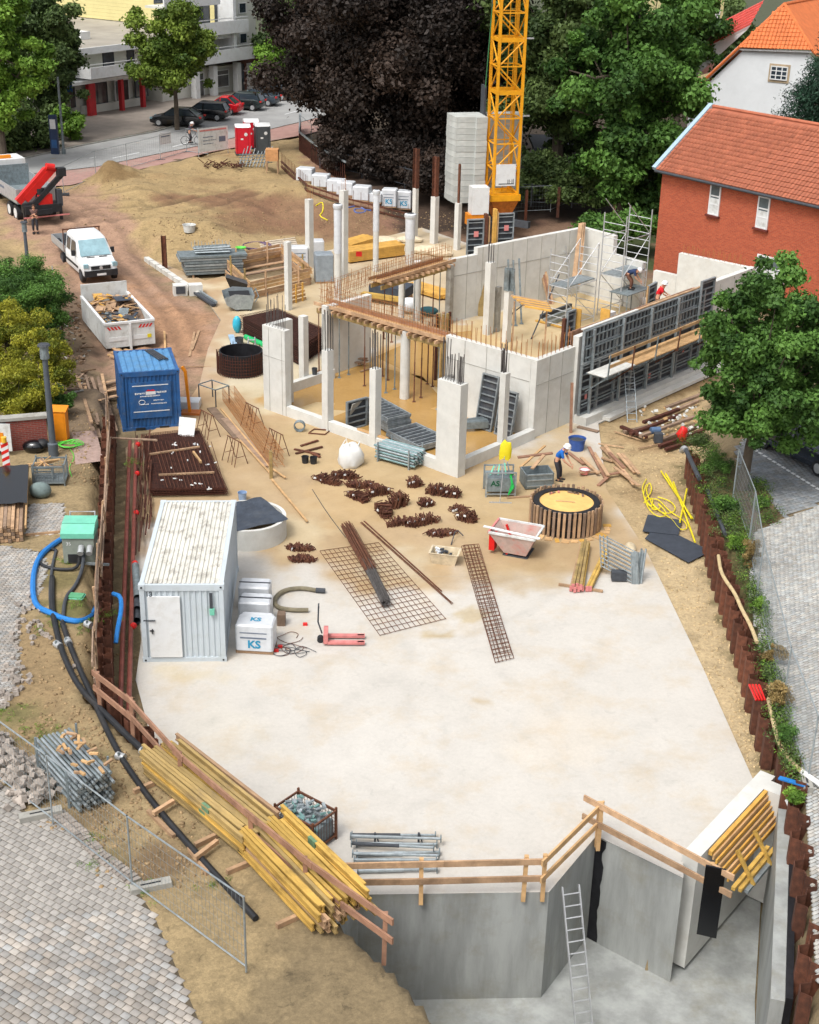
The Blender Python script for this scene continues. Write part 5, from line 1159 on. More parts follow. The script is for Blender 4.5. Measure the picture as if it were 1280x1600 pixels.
MB().box((4.0,0,.85),(9.0,1.0,.3)).build('chassis',m_blk,tr)
MB().box((3.6,0,1.2),(5.4,2.5,.1)).build('bed_floor',m_galvd,tr)
for sy in(-1,1):MB().box((3.6,sy*1.25,1.65),(5.4,.06,.85)).build('side_board',m_alu,tr)
MB().box((6.25,0,1.9),(.08,2.5,1.4)).build('headboard',m_galvd,tr);MB().box((.92,0,1.65),(.06,2.5,.85)).build('tailgate',m_alu,tr)
for k in range(7):MB().box((4.4-k*.16,1.285,1.75-.0*k),(.1,.01,.14)).build('letter_print',m_printgr,tr)
for x in(1.6,2.9,7.2):
 for sy in(-1,1):wheel(tr,x,sy*1.05,.5,.36,sy,m_white)
MB().box((7.6,0,1.9),(1.9,2.4,1.9)).build('cab',m_white,tr);MB().box((6.62,0,2.25),(.02,1.4,.55)).build('rear_window',m_glass,tr);MB().box((6.6,.1,2.25),(.02,.5,.45)).build('painted_green_reflection',MAT('green reflection colour',C(140,190,60),.3),tr)  # green plate paints a reflection onto the rear window, not tinted glass
for sy in(-1,1):MB().box((7.9,sy*1.45,2.1),(.15,.2,.5)).build('mirror',m_blk,tr)
MB().box((7.2,.3,2.95),(.3,1.4,.18)).build('beacon_bar',m_orng,tr)
MB().box((.1,0,1.0),(.9,2.3,.5)).build('crane_base',m_blk,tr);MB().box((.1,-.2,1.5),(.6,.9,.7)).build('crane_turret',m_red,tr)
MB().cyl((.1,0,1.2),(.1,0,2.2),.28,n=12).build('crane_post',m_blk,tr)
for dy,z,m in((.55,0,m_red),(.1,.1,m_red)):
 b=MB();b.beam((.1,dy+.9,1.5+z),(.2,dy-1.1,3.3+z),.34,.42);b.build('crane_boom',m,tr)
b=MB();b.beam((-.15,.55,1.3),(-.1,-1.4,3.0),.22,.3);b.build('crane_inner_boom',m_blk,tr)
b=MB();b.beam((.3,1.25,1.65),(.35,-.5,3.35),.12,.12);b.build('hydraulic_ram',m_orng,tr);MB().box((-.1,-1.35,3.15),(.5,.5,.5)).build('crane_head',m_blk,tr)
MB().cyl((.1,-.5,3.5),(.1,-1.0,3.4),.22,n=12).build('boom_joint',m_red,tr)
for sy in(-1.15,1.15):MB().beam((-.1,sy,.2),(-.1,sy,1.2),.16,.16).build('outrigger',m_blk,tr)
MB().beam((-.35,-1.6,.55),(-.35,1.3,.55),.06,.08).build('under_run_bar',m_redpk,tr);MB().box((-.1,-1.1,1.6),(.5,.3,1.0)).build('oil_tank',m_dkgr,tr)
# ================================================================ PEOPLE
def skin_chain(name,joints,edges,radii,m,parent,sub=1):
 me=bpy.data.meshes.new(name);me.from_pydata([tuple(j)for j in joints],edges,[]);me.materials.append(m)
 o=bpy.data.objects.new(name,me);COL.objects.link(o);o.parent=parent
 sm=o.modifiers.new('skin','SKIN');sm.use_smooth_shade=True
 for i,v in enumerate(me.skin_vertices[0].data):v.radius=(radii[i],radii[i]*(.8 if i<4 and len(joints)>8 else 1));v.use_root=(i==0)
 ss=o.modifiers.new('sub','SUBSURF');ss.levels=sub;ss.render_levels=sub
 return o
def person(label,loc,rz,lean=0.0,arms=((.25,.2,1.05),(.25,-.2,1.05)),shirt=None,trousers=None,helmet=None,sitting=None,crouch=0.0,feet=((0.02,.12),(0.02,-.12)),hair=None):
 """local x = facing.  lean rotates the trunk forward about the hips"""
 t=thing('person',label,'person',loc,rz);hipz=.95-crouch;hx=-.25*math.sin(lean)if lean>.5 else 0
 hip=Vector((hx,0,hipz));R_=Matrix.Rotation(lean,3,'Y')
 up=lambda x,y,z:hip+R_@Vector((x,y,z))
 chest,neck,headc=up(0,0,.38),up(.01,0,.53),up(.05,0,.66)
 J=[hip,up(0,0,.2),chest,neck];E_=[(0,1),(1,2),(2,3)];Rd=[.14,.13,.15,.055]
 def add(p,prev,r):J.append(p);Rd.append(r);E_.append((prev,len(J)-1));return len(J)-1
 shl=[]
 legs=[]
 for s_,(fx,fy)in zip((1,-1),feet):
  a=add(hip+Vector((0,s_*.09,-.06)),0,.095);knee=Vector(((hip.x+fx)/2+.06+crouch*.9,fy*1.02,.48-crouch*.3));k=add(knee,a,.065);f=add(Vector((fx,fy,.07)),k,.045);add(Vector((fx+.15,fy,.04)),f,.04);legs.append((hip+Vector((0,s_*.09,-.06)),knee,Vector((fx,fy,.1))))
 for s_,hnd in zip((1,-1),arms):
  sh=up(0,s_*.19,.45);hd=Vector(hnd);mid=(sh+hd)/2+Vector((-.05,s_*.08,-.06));a=add(sh,2,.06);k=add(mid,a,.045);w=add(hd,k,.032);shl.append((sh,mid,hd))
  dr=(hd-mid).normalized();
  pm=add(hd+dr*.06,w,.034)
 skin_chain('body',J,E_,Rd,m_skin,t)
 for(sh,mid,hd)in shl:
  dr=(hd-mid).normalized();sd_=dr.orthogonal().normalized();b=MB()
  for k in range(4):
   o_=sd_*(.022*(k-1.5));L=(.07,.08,.075,.06)[k];b.tube([hd+dr*.08+o_,hd+dr*(.08+L*.6)+o_,hd+dr*(.08+L)+o_+Vector((0,0,-.02))],[.010,.009,.007],5)
  b.tube([hd+dr*.04+sd_*.03,hd+dr*.07+sd_*.06,hd+dr*.1+sd_*.065],[.012,.01,.008],5);b.build('fingers',m_skin,t,kind='stuff')
 hM=R_@Matrix.Rotation(-min(lean,.6)*.5,3,'Y')
 b=MB();b.ball((0,0,0),.11,14,10,(.95,.8,1.15));b.ball((.10,0,-.01),.022,6,4,(1,.7,1.3));b.ball((0,.09,-.01),.025,6,4,(.6,.4,1));b.ball((0,-.09,-.01),.025,6,4,(.6,.4,1));b.cyl((0,0,-.2),(0,0,-.06),.055,n=8)
 b.v=[tuple(hM@Vector(p)+headc)for p in b.v];hd_=b.build('head',m_skin,t,smooth=True)
 for s_ in(1,-1):b=MB();b.ball(hM@Vector((.094,s_*.035,.02))+headc,.012,6,4);b.build('eye',m_blk,hd_)
 b=MB();b.box(hM@Vector((.097,0,-.055))+headc,(.012,.045,.01));b.build('mouth',m_redpk,hd_)
 if helmet:
  b=MB();n=16;prof=[(.165,.02),(.145,.03),(.14,.09),(.11,.14),(.06,.17),(0.001,.178)]
  b.lathe(prof,(0,0,0),n);b.v=[tuple(hM@Vector(p)+headc)for p in b.v];b.build('helmet',helmet,t,smooth=True)
 else:
  b=MB();b.ball((-.015,0,.03),.118,12,8,(.95,.85,1.1));b.v=[tuple(hM@Vector(p)+headc)for p in b.v if True];b.build('hair',hair or m_blk,t,smooth=True)
 sj=[hip+Vector((0,0,.02)),up(0,0,.2),chest,up(0,0,.49)];se=[(0,1),(1,2),(2,3)];sr=[.16,.15,.17,.09]
 for s_,(sh,mid,hd)in zip((1,-1),shl):
  sj.append(sh);sr.append(.078);se.append((2,len(sj)-1));sj.append(sh.lerp(mid,.8));sr.append(.06);se.append((len(sj)-2,len(sj)-1))
 skin_chain('shirt',sj,se,sr,shirt,t)
 tj=[hip+Vector((0,0,.06)),hip];te=[(0,1)];trr=[.155,.16]
 for a,k,f in legs:
  tj.append(a);trr.append(.11);te.append((1,len(tj)-1));tj.append(k);trr.append(.085);te.append((len(tj)-2,len(tj)-1));tj.append(f+(k-f)*.1);trr.append(.065);te.append((len(tj)-2,len(tj)-1))
 skin_chain('trousers',tj,te,trr,trousers,t)
 for a,k,f in legs:MB().box((f.x+.05,f.y,.05),(.3,.11,.1)).build('boot',m_blk,t)
 return t
m_shb=MAT('blue shirt',C(30,110,200),.8,var=.12);m_shr=MAT('red shirt',C(232,30,44),.8,var=.1);m_shd=MAT('dark blue jacket',C(44,62,100),.85,var=.15)
m_trd=MAT('dark work trousers',C(56,56,62),.9,var=.2);m_trt=MAT('brown work trousers',C(120,82,66),.9,var=.2);m_grysh=MAT('grey clothes',C(110,84,80),.9,var=.2);m_hat=MAT('white helmet',C(240,240,240),.4,var=.03)
q=T(873,752);wk=person('worker in blue shirt, dark shorts and white helmet bending over beside the round formwork',q,math.radians(-25),.55,((.42,.12,.8),(.46,-.1,.78)),m_shb,m_trd,m_hat)
q=B(1.3,15.9,3.0);wr=person('worker in red shirt and white helmet leaning over the top of the panel formwork',q,BA-math.pi/2+.5,.35,((.45,.15,1.05),(.48,-.05,1.0)),m_shr,m_trt,m_hat)
b=MB();[b.box(B(1.35+.25*(k-1),15.6,2.94),(3.2,.24,.05),BA)for k in range(3)];st_=thing('inner_platform','narrow plank platform under the worker in the red shirt','platform',(0,0,0))
for k in range(3):MB().box(B(1.35+.25*(k-1),15.6,2.955),(3.2,.24,.045),BA).build('plank',m_woodlt,st_)
for v in(14.2,17.0):
 b=MB();b.beam(B(1.0,v,0),B(1.0,v,2.93),.06,.06);b.beam(B(1.7,v,0),B(1.7,v,2.93),.06,.06);b.beam(B(.95,v,2.9),B(1.75,v,2.9),.06,.06);b.build('trestle',m_galvd,st_)
q=G(985,452,1.6);wd_=person('worker in dark blue jacket and white helmet bending deep beside the aluminium scaffold',q,math.radians(-20),1.15,((.45,.15,.55),(.5,-.12,.5)),m_shd,m_trt,m_hat,crouch=.1)
sp=thing('scaffold_deck','small working deck carrying the bending worker in the dark blue jacket','platform',q);sp.rotation_euler=(0,0,BA)
for k in range(4):MB().box((0,-.45+k*.3,-.03),(2.2,.28,.05)).build('plank',m_galvd,sp)
for sx in(-1,1):
 for sy in(-.5,.5):MB().cyl((sx,sy,-1.6),(sx,sy,-.06),.035,n=6).build('leg',m_galvd,sp)
q=T(56,364);person('man in grey shirt and shorts with crossed arms standing behind the crane truck',q,math.radians(-80),.05,((.2,-.1,1.15),(.22,.12,1.1)),m_grysh,m_trd,None,hair=MAT('brown hair',C(90,60,44),.9))
q=G(300,226,SZ+.14)
bk=thing('bicycle','dark bicycle ridden along the street behind the white banner','bicycle',q,math.radians(12))
for x in(-.52,.52):
 b=MB();b.tube([(x+.33*math.cos(a),0,.34+.33*math.sin(a))for a in np.linspace(0,2*math.pi,20)[:-1]],.022,5,closed=True);b.build('wheel',m_blk,bk)
b=MB();b.tube([(-.52,0,.34),(-.1,0,.34),(.3,0,.85),(-.2,0,.8),(-.1,0,.34)],.02,5);b.tube([(.3,0,.85),(.52,0,.34)],.02,5);b.tube([(-.2,0,.8),(-.24,0,.95)],.02,5);b.tube([(.3,0,.85),(.26,0,1.05)],.02,5);b.build('frame',m_dkgr,bk)
MB().box((-.25,0,.97),(.26,.15,.05)).build('saddle',m_blk,bk);MB().beam((.26,-.28,1.05),(.26,.28,1.05),.03,.03).build('handlebar',m_blk,bk)
person('cyclist in dark jacket and pale helmet riding along the street',(q.x-.2*math.cos(.2),q.y,q.z+.12),math.radians(12),.35,((.5,.24,.98),(.5,-.24,.98)),MAT('dark jacket',C(50,44,56),.9),m_trd,m_hat,feet=((.12,.1),(-.02,-.1)),crouch=.06)
# ================================================================ CONTAINERS
def container(name,label,cfl,cfr,L,hh,wall,roofm,rr):
 d=cfr-cfl;a=math.atan2(d.y,d.x);Wd=2.44
 t=thing(name,label,'container',(cfl+cfr)/2,a)
 def corr(b,x0,x1,y,z0,z1,ax,n,dep=.035,sgn=-1):
  vs=[];fs=[];k=0;st=(x1-x0)/n;pts=[]
  for i in range(n):pts+=[(x0+i*st,0),(x0+i*st+st*.35,0),(x0+i*st+st*.5,dep),(x0+i*st+st*.85,dep)]
  pts.append((x1,0))
  for p,o in pts:
   for z in(z0,z1):vs.append((p,y+sgn*o,z)if ax=='x' else(y+sgn*o,p,z))
  for i in range(len(pts)-1):fs.append((2*i,2*i+2,2*i+3,2*i+1))
  b.add(vs,fs)
 w=Wd/2
 b=MB();corr(b,-w+.12,w-.12,.05,.14,hh-.2,'x',13,sgn=-1);b.build('front_wall',wall,t)
 b=MB();corr(b,-w+.12,w-.12,L-.05,.14,hh-.2,'x',13,sgn=1);b.build('rear_wall',wall,t)
 for sx in(-1,1):b=MB();corr(b,.1,L-.1,sx*(w-.05),.14,hh-.14,'y',int(L/.2),sgn=sx);b.build('side_wall',wall,t)
 for sx in(-1,1):
  for y in(.05,L-.05):MB().box((sx*(w-.06),y,hh/2),(.14,.14,hh)).build('corner_post',wall,t)
  MB().box((sx*(w-.05),L/2,.07),(.12,L-.24,.14)).build('bottom_rail',wall,t);MB().box((sx*(w-.05),L/2,hh-.06),(.13,L-.24,.12)).build('top_rail',wall,t)
 for y in(.04,L-.04):MB().box((0,y,.07),(Wd-.26,.1,.14)).build('bottom_rail',wall,t);MB().box((0,y,hh-.1),(Wd-.26,.1,.2)).build('top_rail',wall,t)
 b=MB();n=rr;st=(Wd-.2)/n;vs=[];fs=[];pts=[]
 for i in range(n):pts+=[(-w+.1+i*st,0),(-w+.1+i*st+st*.3,0),(-w+.1+i*st+st*.45,.04),(-w+.1+i*st+st*.85,.04)]
 pts.append((w-.1,0))
 for p,o in pts:
  for y in(.1,L-.1):vs.append((p,y,hh-.035+o))
 for i in range(len(pts)-1):fs.append((2*i,2*i+2,2*i+3,2*i+1))
 b.add(vs,fs);b.build('roof',roofm,t)
 for sx in(-1,1):
  for y in(.06,L-.06):
   for z in(.07,hh-.07):MB().box((sx*(w-.06),y,z),(.19,.18,.155)).build('corner_casting',wall,t);MB().cyl((sx*(w-.06),y-(.1 if y<1 else-.1),z),(sx*(w-.06),y-(.11 if y<1 else-.11),z),.03,n=8).build('corner_hole',m_blk,t)
 return t
m_cwall=MAT('pale container wall',C(206,216,222),.55,var=.04,scale=1,dirt=C(180,186,182),damt=.5,dscale=1.5)
m_croof=MAT('stained white container roof',C(226,224,214),.7,var=.08,scale=2,st=(1,.3,1),dirt=C(122,112,98),damt=.85,dscale=2.6)
c1=container('site_container','white corrugated site container numbered 13 with a plain white door',G(226,1034),G(352,1033),6.06,2.6,m_cwall,m_croof,16)
b=MB();b.box((-.53,-.02,1.2),(.95,.06,2.05));dr=b.build('door',m_white,c1)
b=MB();b.beam((-.98,-.07,1.1),(-.86,-.07,1.1),.04,.03);b.beam((-.9,-.08,1.0),(-.9,-.08,1.16),.03,.03);b.build('handle',m_blk,dr);MB().beam((-1.15,-.08,1.45),(-.8,-.08,1.45),.03,.03).build('lock_bar',m_dkgr,dr)
text('13',m_dkgr,.22,(-.93,-.14,2.36),(math.pi/2,0,0),c1,'number',bold=.006)
MB().box((.86,-.02,2.05),(.09,.05,.55)).build('vent_strip',m_dkgr,c1);MB().box((.88,-.04,1.72),(.14,.1,.2)).build('junction_box',m_teal,c1)
c2=container('tool_container','blue corrugated container with white lettering and steel angles lying on its roof',T(199,674),T(278,668),3.0,2.6,m_blue,MAT('faded blue container roof',C(86,142,190),.6,var=.15,scale=3,dirt=C(120,150,170),damt=.6,dscale=2),8)
MB().box((0,-.03,1.35),(1.7,.03,1.6)).build('sign_board',m_blue,c2)
for z in(.85,2.0):MB().box((0,-.05,z),(1.5,.01,.035)).build('white_line',m_white,c2)
MB().box((0,-.05,1.66),(.42,.01,.14)).build('logo_plate',m_white,c2);b=MB();b.add([(-.2,-.06,1.75),(.2,-.06,1.75),(.1,-.06,1.83),(0,-.06,1.79),(-.1,-.06,1.83)],[(0,1,2,3,4)]);b.build('logo_mark',m_red,c2)
def scrib(parent,x0,x1,y,z,hh,m,n,sd=1):
 rr=random.Random(sd)
 for k in range(n):x=x0+(x1-x0)*(k+.5)/n;MB().box((x,y,z+rr.uniform(-.1,.1)*hh),((x1-x0)/n*rr.uniform(.5,.85),.006,hh*rr.uniform(.6,1))).build('letter_print',m,parent)
scrib(c2,-.66,-.24,-.052,1.66,.09,m_white,6);scrib(c2,.24,.66,-.052,1.68,.09,m_white,6,2);scrib(c2,-.45,.4,-.052,1.53,.06,m_white,13,3)
b=MB();b.tube([(-.38+.13*math.cos(a),-.055,1.27+.1*math.sin(a))for a in np.linspace(0,6.2,12)],.012,4);b.build('round_print',m_white,c2);scrib(c2,-.5,-.1,-.052,1.17,.05,m_white,6,4);scrib(c2,.1,.55,-.052,1.33,.05,m_white,9,5);scrib(c2,0,.65,-.052,1.18,.05,m_white,12,6)
for sx in(-.5,.5):MB().box((sx,-.0,.08),(.4,.12,.1)).build('fork_pocket',m_blk,c2)
t=thing('steel_angles','three loose steel angles lying diagonally on the blue container roof','steel angles',(c2.location.x,c2.location.y,c2.location.z+2.63),c2.rotation_euler.z)
for k in range(4):MB().beam((.1+k*.1,2.7,.03),(.55+k*.12,1.3,.03),.06,.05).build('angle',m_dkgr,t)
s0_,s1_=T(163,552),T(246,544)
sk=thing('waste_skip','white open roll-off skip filled with broken timber and sheeting','skip',(s0_+s1_)/2,math.atan2(s1_.y-s0_.y,s1_.x-s0_.x)+.0)
b4=T(139,462);Ls=5.2;sw=1.2;print('skip',(s1_-s0_).length,(b4-s0_).length,sk.location,sk.rotation_euler.z)
lean=.0
MB().box((0,Ls/2,.25),(2*sw,Ls,.08)).build('floor',m_dkgr,sk)
for sx in(-1,1):MB().box((sx*sw,Ls/2,.85),(.07,Ls,1.2)).build('side_wall',m_whited,sk);MB().box((sx*sw,Ls/2,1.48),(.14,Ls,.1)).build('top_rail',m_white,sk)
MB().box((0,0,.85),(2*sw+.07,.07,1.2)).build('front_wall',m_whited,sk);MB().box((0,Ls,1.15),(2*sw,.07,1.9)).build('rear_wall',m_whited,sk);MB().box((0,-.02,1.48),(2*sw+.1,.14,.1)).build('top_rail',m_white,sk)
MB().box((0,-.09,.75),(.1,.12,1.35)).build('centre_post',m_white,sk)
for sx,s3 in((-1,-1),(1,1)):
 for k in range(4):b=MB();x=sx*.72-.3+k*.17;b.add([(x,-.045,1.15),(x+.1,-.045,1.15),(x+.1+.12*s3,-.045,1.32),(x+.12*s3,-.045,1.32)],[(0,1,2,3)]);b.build('warning_stripe',m_red,sk)
for sx in(-1,1):MB().box((sx*.6,-.045,.68),(.9,.02,.2)).build('number_plate',m_white,sk)
MB().box((.95,-.06,.7),(.2,.02,.18)).build('yellow_sticker',m_yelp,sk)
wt=thing('timber_waste','heap of broken boards, chipped wood and dark sheets inside the white skip','waste',sk.location,sk.rotation_euler.z)
rr=random.Random(4)
def hm(x,y):return 1.08+.35*math.exp(-((y-3.4)**2)/2.5)+.15*math.sin(x*3+y*2)
b=MB();N=12;vs=[(-1.14+2.28*i/N,.06+(Ls-.12)*j/N,hm(-1.14+2.28*i/N,Ls*j/N)-.1+rr.uniform(-.06,.06))for j in range(N+1)for i in range(N+1)]
b.add(vs,[(j*(N+1)+i,j*(N+1)+i+1,(j+1)*(N+1)+i+1,(j+1)*(N+1)+i)for j in range(N)for i in range(N)]);b.build('rubble_bed',m_woodgr,wt)
for k in range(120):
 x,y=rr.uniform(-.9,.9),rr.uniform(.4,Ls-.5);z=hm(x,y)+rr.uniform(-.05,.18);a=rr.uniform(0,6.28);L=rr.uniform(.3,1.1);dz=rr.uniform(-.2,.3)
 m=rr.choice([m_wood,m_woodlt,m_woodor,m_woodgr,m_woodlt,m_wood])if y>2.2 or rr.random()<.5 else rr.choice([m_dkgr,m_tarp,m_galvd])
 dx,dy=math.cos(a)*L/2,math.sin(a)*L/2
 x=max(-1.1+abs(dx),min(1.1-abs(dx),x));y=max(.1+abs(dy),min(Ls-.15-abs(dy),y))
 MB().beam((x-dx,y-dy,z),(x+dx,y+dy,z+dz),rr.uniform(.06,.2)if k%9 else .5,.03).build('board',m,wt)
for(x,y,w,L,m)in((.5,3.3,.8,1.2,m_tarp),(-.3,2.0,.5,.8,m_tarp),(-.25,1.0,.45,.9,m_woodlt),(.1,2.7,.5,.6,m_woodlt),(-.8,1.2,.1,1.3,m_galvd),(-.65,1.2,.1,1.4,m_galvd),(.75,1.2,.3,.4,m_woodlt)):
 MB().box((x,y,hm(x,y)+.15),(w,L,.03),M=Matrix.Rotation(rr.uniform(-.3,.3),3,'Z')@Matrix.Rotation(rr.uniform(-.2,.2),3,'X')).build('sheet',m,wt)
 # ================================================================ PORTABLE TOILETS, SIGNS, FENCES AT THE STREET
def toilet(label,px,py,rz,m,door):
 t=thing('portable_toilet',label,'portable toilet',G(px,py,SZ),rz,'portable toilets by the street')
 MB().box((0,0,1.05),(1.1,1.1,2.0)).build('cabin',m,t);MB().box((0,-.57,1.05),(.72,.03,1.8)).build('door',door,t)
 b=MB();loft(b,[[(x,-.58,2.05),(x,-.4,2.2),(x,0,2.28),(x,.4,2.2),(x,.58,2.05)]for x in(-.58,.58)]);b.build('roof',m_white,t,smooth=True)
 for sx in(-1,1):MB().box((sx*.53,-.55,1.05),(.08,.08,2.05)).build('corner_post',m,t)
 MB().cyl((.2,-.59,1.55),(.2,-.60,1.55),.13,n=14).build('round_sticker',m_white,t);MB().box((-.1,-.59,1.2),(.2,.015,.12)).build('sticker',m_white,t);MB().box((0,0,.04),(1.2,1.2,.12)).build('base_skid',m_dkgr,t)
m_toi=MAT('red plastic',C(216,30,50),.45,var=.08);m_toig=MAT('grey plastic',C(76,82,86),.5,var=.1)
toilet('red portable toilet with white round sticker, nearest the white banner',380,240,math.radians(12),m_toi,m_toi)
toilet('red portable toilet half hidden between the other two',393,231,math.radians(14),m_toi,m_toi)
toilet('dark grey portable toilet with white roof at the end of the row',410,238,math.radians(16),m_toig,m_toig)
m_mesh=MAT('fence wire',C(150,160,162),.6,metal=.3,var=.1)
def fence(label,p,q,hh=2.0,group='temporary wire fence panels',dens=.12,foot=True,vis=True,m=None):
 p,q=Vector(p),Vector(q);d=q-p;L=d.length;rz_=math.atan2(d.y,d.x);z=p.z
 t=thing('wire_fence',label,'fence panel',p,rz_,group);dz=q.z-p.z
 for x in(0,L):MB().cyl((x,0,.05+dz*x/L),(x,0,hh+dz*x/L),.024,n=6).build('post',m or m_galv,t)
 for z_ in(.2,hh-.02):MB().cyl((0,0,z_),(L,0,z_+dz),.019,n=6).build('rail',m or m_galv,t)
 b=MB();n=int(L/dens)
 for i in range(1,n):x=L*i/n;b.beam((x,0,.2+dz*x/L),(x,0,hh-.02+dz*x/L),.004,.004)
 for k in range(1,int(hh/.25)):b.beam((0,0,.2+k*.25),(L,0,.2+k*.25+dz),.004,.004)
 b.build('wire_mesh',m or m_mesh,t,kind='stuff')
 return t
def foot(label,p,rz_,m=None,L=.7):
 t=thing('concrete_weight',label,'fence foot',p,rz_,'concrete fence feet')
 MB().box((0,0,.07),(L,.24,.14)).build('block',m or m_concd,t);MB().box((0,0,.1415),(L*.5,.05,.003)).build('slot',m_blk,t)
fp=[(100,305),(150,278),(199,266),(251,252),(292,240),(325,244)]
for i,(a,bq)in enumerate(zip(fp[:-1],fp[1:])):
 fence(['wire fence panel beside the truck at the street','wire fence panel behind the first earth mound','wire fence panel in the middle of the street side','wire fence panel left of the small white sign','wire fence panel carrying the small white sign by the banner'][i],G(a[0],a[1],SZ),G(bq[0],bq[1],SZ),1.9,dens=.25)
 foot(['dark fence foot beside the truck','dark fence foot by the first mound','dark fence foot behind the mound','dark fence foot in mid street side','dark fence foot by the small sign'][i],G(a[0],a[1],SZ),.3,m_dkgr)
for i,(a,bq)in enumerate([((468,215),(487,232)),((487,232),(520,262))]):fence(['wire fence panel under the copper beech by the street','wire fence panel at the brown hoarding'][i],G(a[0],a[1],SZ),G(bq[0],bq[1],SZ),1.9,dens=.25)
t=thing('banner','large white company banner on the site fence left of the toilets','banner',G(311,246,SZ));q=G(357,240,SZ);a=math.atan2(q.y-t.location.y,q.x-t.location.x);t.rotation_euler=(0,0,a);L=(q-t.location).length
MB().box((L/2,0,1.25),(L,.03,1.75)).build('sheet',m_whited,t);[MB().cyl((x,.05,0),(x,.05,2.2),.03,n=6).build('post',m_galv,t)for x in(0,L)]
[scrib(t,L*.15,L*(.5+.1*(k%2)),-.02,1.45-.25*k,.08,m_printgr,12,k)for k in range(3)];MB().box((L/2,-.02,1.95),(L*.9,.004,.12)).build('red_band',m_redpk,t);MB().box((L*.8,-.02,1.2),(.6,.004,.4)).build('logo',m_printgr,t)
t=thing('site_sign','small white notice board fixed to the street side fence','sign',G(251,250,SZ));q=G(272,246,SZ);t.rotation_euler=(0,0,math.atan2(q.y-t.location.y,q.x-t.location.x));MB().box((.55,-.04,1.55),(1.15,.02,.85)).build('board',m_white,t);MB().box((.55,-.055,1.7),(.9,.004,.08)).build('print',m_printgr,t)
t=thing('info_column','dark blue street information column with a white notice','sign',G(87,243,SZ));MB().box((0,0,1.5),(.6,.3,3.0)).build('body',MAT('navy paint',C(36,56,90),.4),t);MB().box((0,-.16,2.35),(.42,.02,.7)).build('notice',m_white,t);MB().box((0,-.16,.9),(.4,.02,.6)).build('panel',m_blue,t)
def lamp(label,foot_,top_px,z0,m,r=.07,head=True,hh=None):
 q=G(foot_[0],foot_[1],z0);z=3
 for _ in range(80):u,v=PRJ((q.x,q.y,z));z+=(v-top_px)/40
 t=thing('lamp_post',label,'lamp post',q,0,None);z-=z0
 MB().lathe([(r*1.5,0),(r*1.5,.5),(r,.55),(r*.8,z)],n=10).build('pole',m,t,smooth=True)
 if head:MB().cyl((0,0,z),(0,0,z+.5),r*1.3,r*1.2,n=10).build('lantern',m_galvd,t);MB().cyl((0,0,z+.5),(0,0,z+.56),r*1.9,r*1.6,n=10).build('cap',m_dkgr,t)
 return t
m_pole=MAT('dark grey pole paint',C(88,96,104),.6,var=.1)
lamp('dark grey lamp post rising in front of the hedge beside the orange cabinet',(84,712),560,LZ,m_pole,.13)
lamp('grey lamp post top standing behind the hedge below the truck',(45,430),362,LZ,m_pole,.11)
lamp('thin grey pole with a blue parking sign by the shops',(113,205),148,SZ,m_galvd,.05,False);t=thing('parking_sign','blue parking sign on the thin pole by the shops','sign',G(113,205,SZ));MB().box((0,-.08,3.6),(.6,.03,.9)).build('plate',m_blue,t);text('P',m_white,.6,(0,-.1,3.6),(math.pi/2,0,0),t)
lamp('tall pole beside the dark blue information column',(100,243),120,SZ,m_galvd,.1,False)
# ================================================================ SITE OBJECTS
def Th(name,label,cat,px,py,rz=0.0,group=None,z=None):
 p=T(px,py)if z is None else G(px,py,z);return thing(name,label,cat,p,rz,group)
def W2L(t,p):
 q=Vector(p)-t.location;a=-t.rotation_euler.z;return Vector((q.x*math.cos(a)-q.y*math.sin(a),q.x*math.sin(a)+q.y*math.cos(a),q.z))
def Lp(t,px,py,dz=0.0,z=None):
 p=T(px,py)if z is None else G(px,py,z);p.z+=dz;return W2L(t,p)
def wob(a,b,n,amp,seed=0):
 rr=random.Random(seed);return[Vector(a).lerp(Vector(b),i/n)+Vector((rr.uniform(-amp,amp),rr.uniform(-amp,amp),0))for i in range(n+1)]
def smooth(pts,k=2):
 pts=[Vector(p)for p in pts]
 for _ in range(k):
  o=[pts[0]]
  for a,b in zip(pts[:-1],pts[1:]):o+=[a.lerp(b,.25),a.lerp(b,.75)]
  o.append(pts[-1]);pts=o
 return pts
def hose(name,label,cat,pxs,r,m,z=None,dz=0.0,group=None,k=2,n=8):
 base=T(*pxs[0][:2])if z is None else G(pxs[0][0],pxs[0][1],z);t=thing(name,label,cat,base,0,group)
 pts=[Lp(t,p[0],p[1],r+dz+(p[2]if len(p)>2 else 0),z)for p in pxs]
 MB().tube(smooth(pts,k),r,n).build('pipe',m,t,smooth=True);return t
hose('drain_hose','black drain hose in the left dirt strip ending at a long silver coupling','hose',[(82,905),(82,960),(92,1005),(104,1040),(126,1082),(165,1120),(205,1160),(240,1190)],.085,m_blk,z=LZ)
hose('drain_hose','black drain hose passing under the yellow beams towards the bottom edge','hose',[(98,978),(108,1008),(125,1050),(146,1095),(160,1130),(190,1190),(238,1258),(300,1330),(350,1385),(400,1440)],.08,m_blk,z=LZ)
hose('drain_hose','dark hose loop lying from the pump back to the paving','hose',[(120,860,.35),(128,893,.05),(90,893),(62,885),(60,868),(75,858),(88,862)],.055,m_blk)
hose('drain_hose','short dark hose hanging from the pump outlet into the grass','hose',[(132,865,.6),(132,890,.1),(118,920),(102,935),(98,975)],.06,m_dkgr)
hose('drain_hose','thin grey brown hose standing by the left end of the black hose loop','hose',[(88,862),(82,885),(78,925),(80,960)],.05,m_dkgr)
hose('blue_hose','thick bright blue hose curling around the paving left of the pump','hose',[(102,843),(85,853),(62,872),(52,900),(52,940),(62,955),(76,960),(100,972),(128,976),(145,966),(152,950)],.09,m_bluehose)
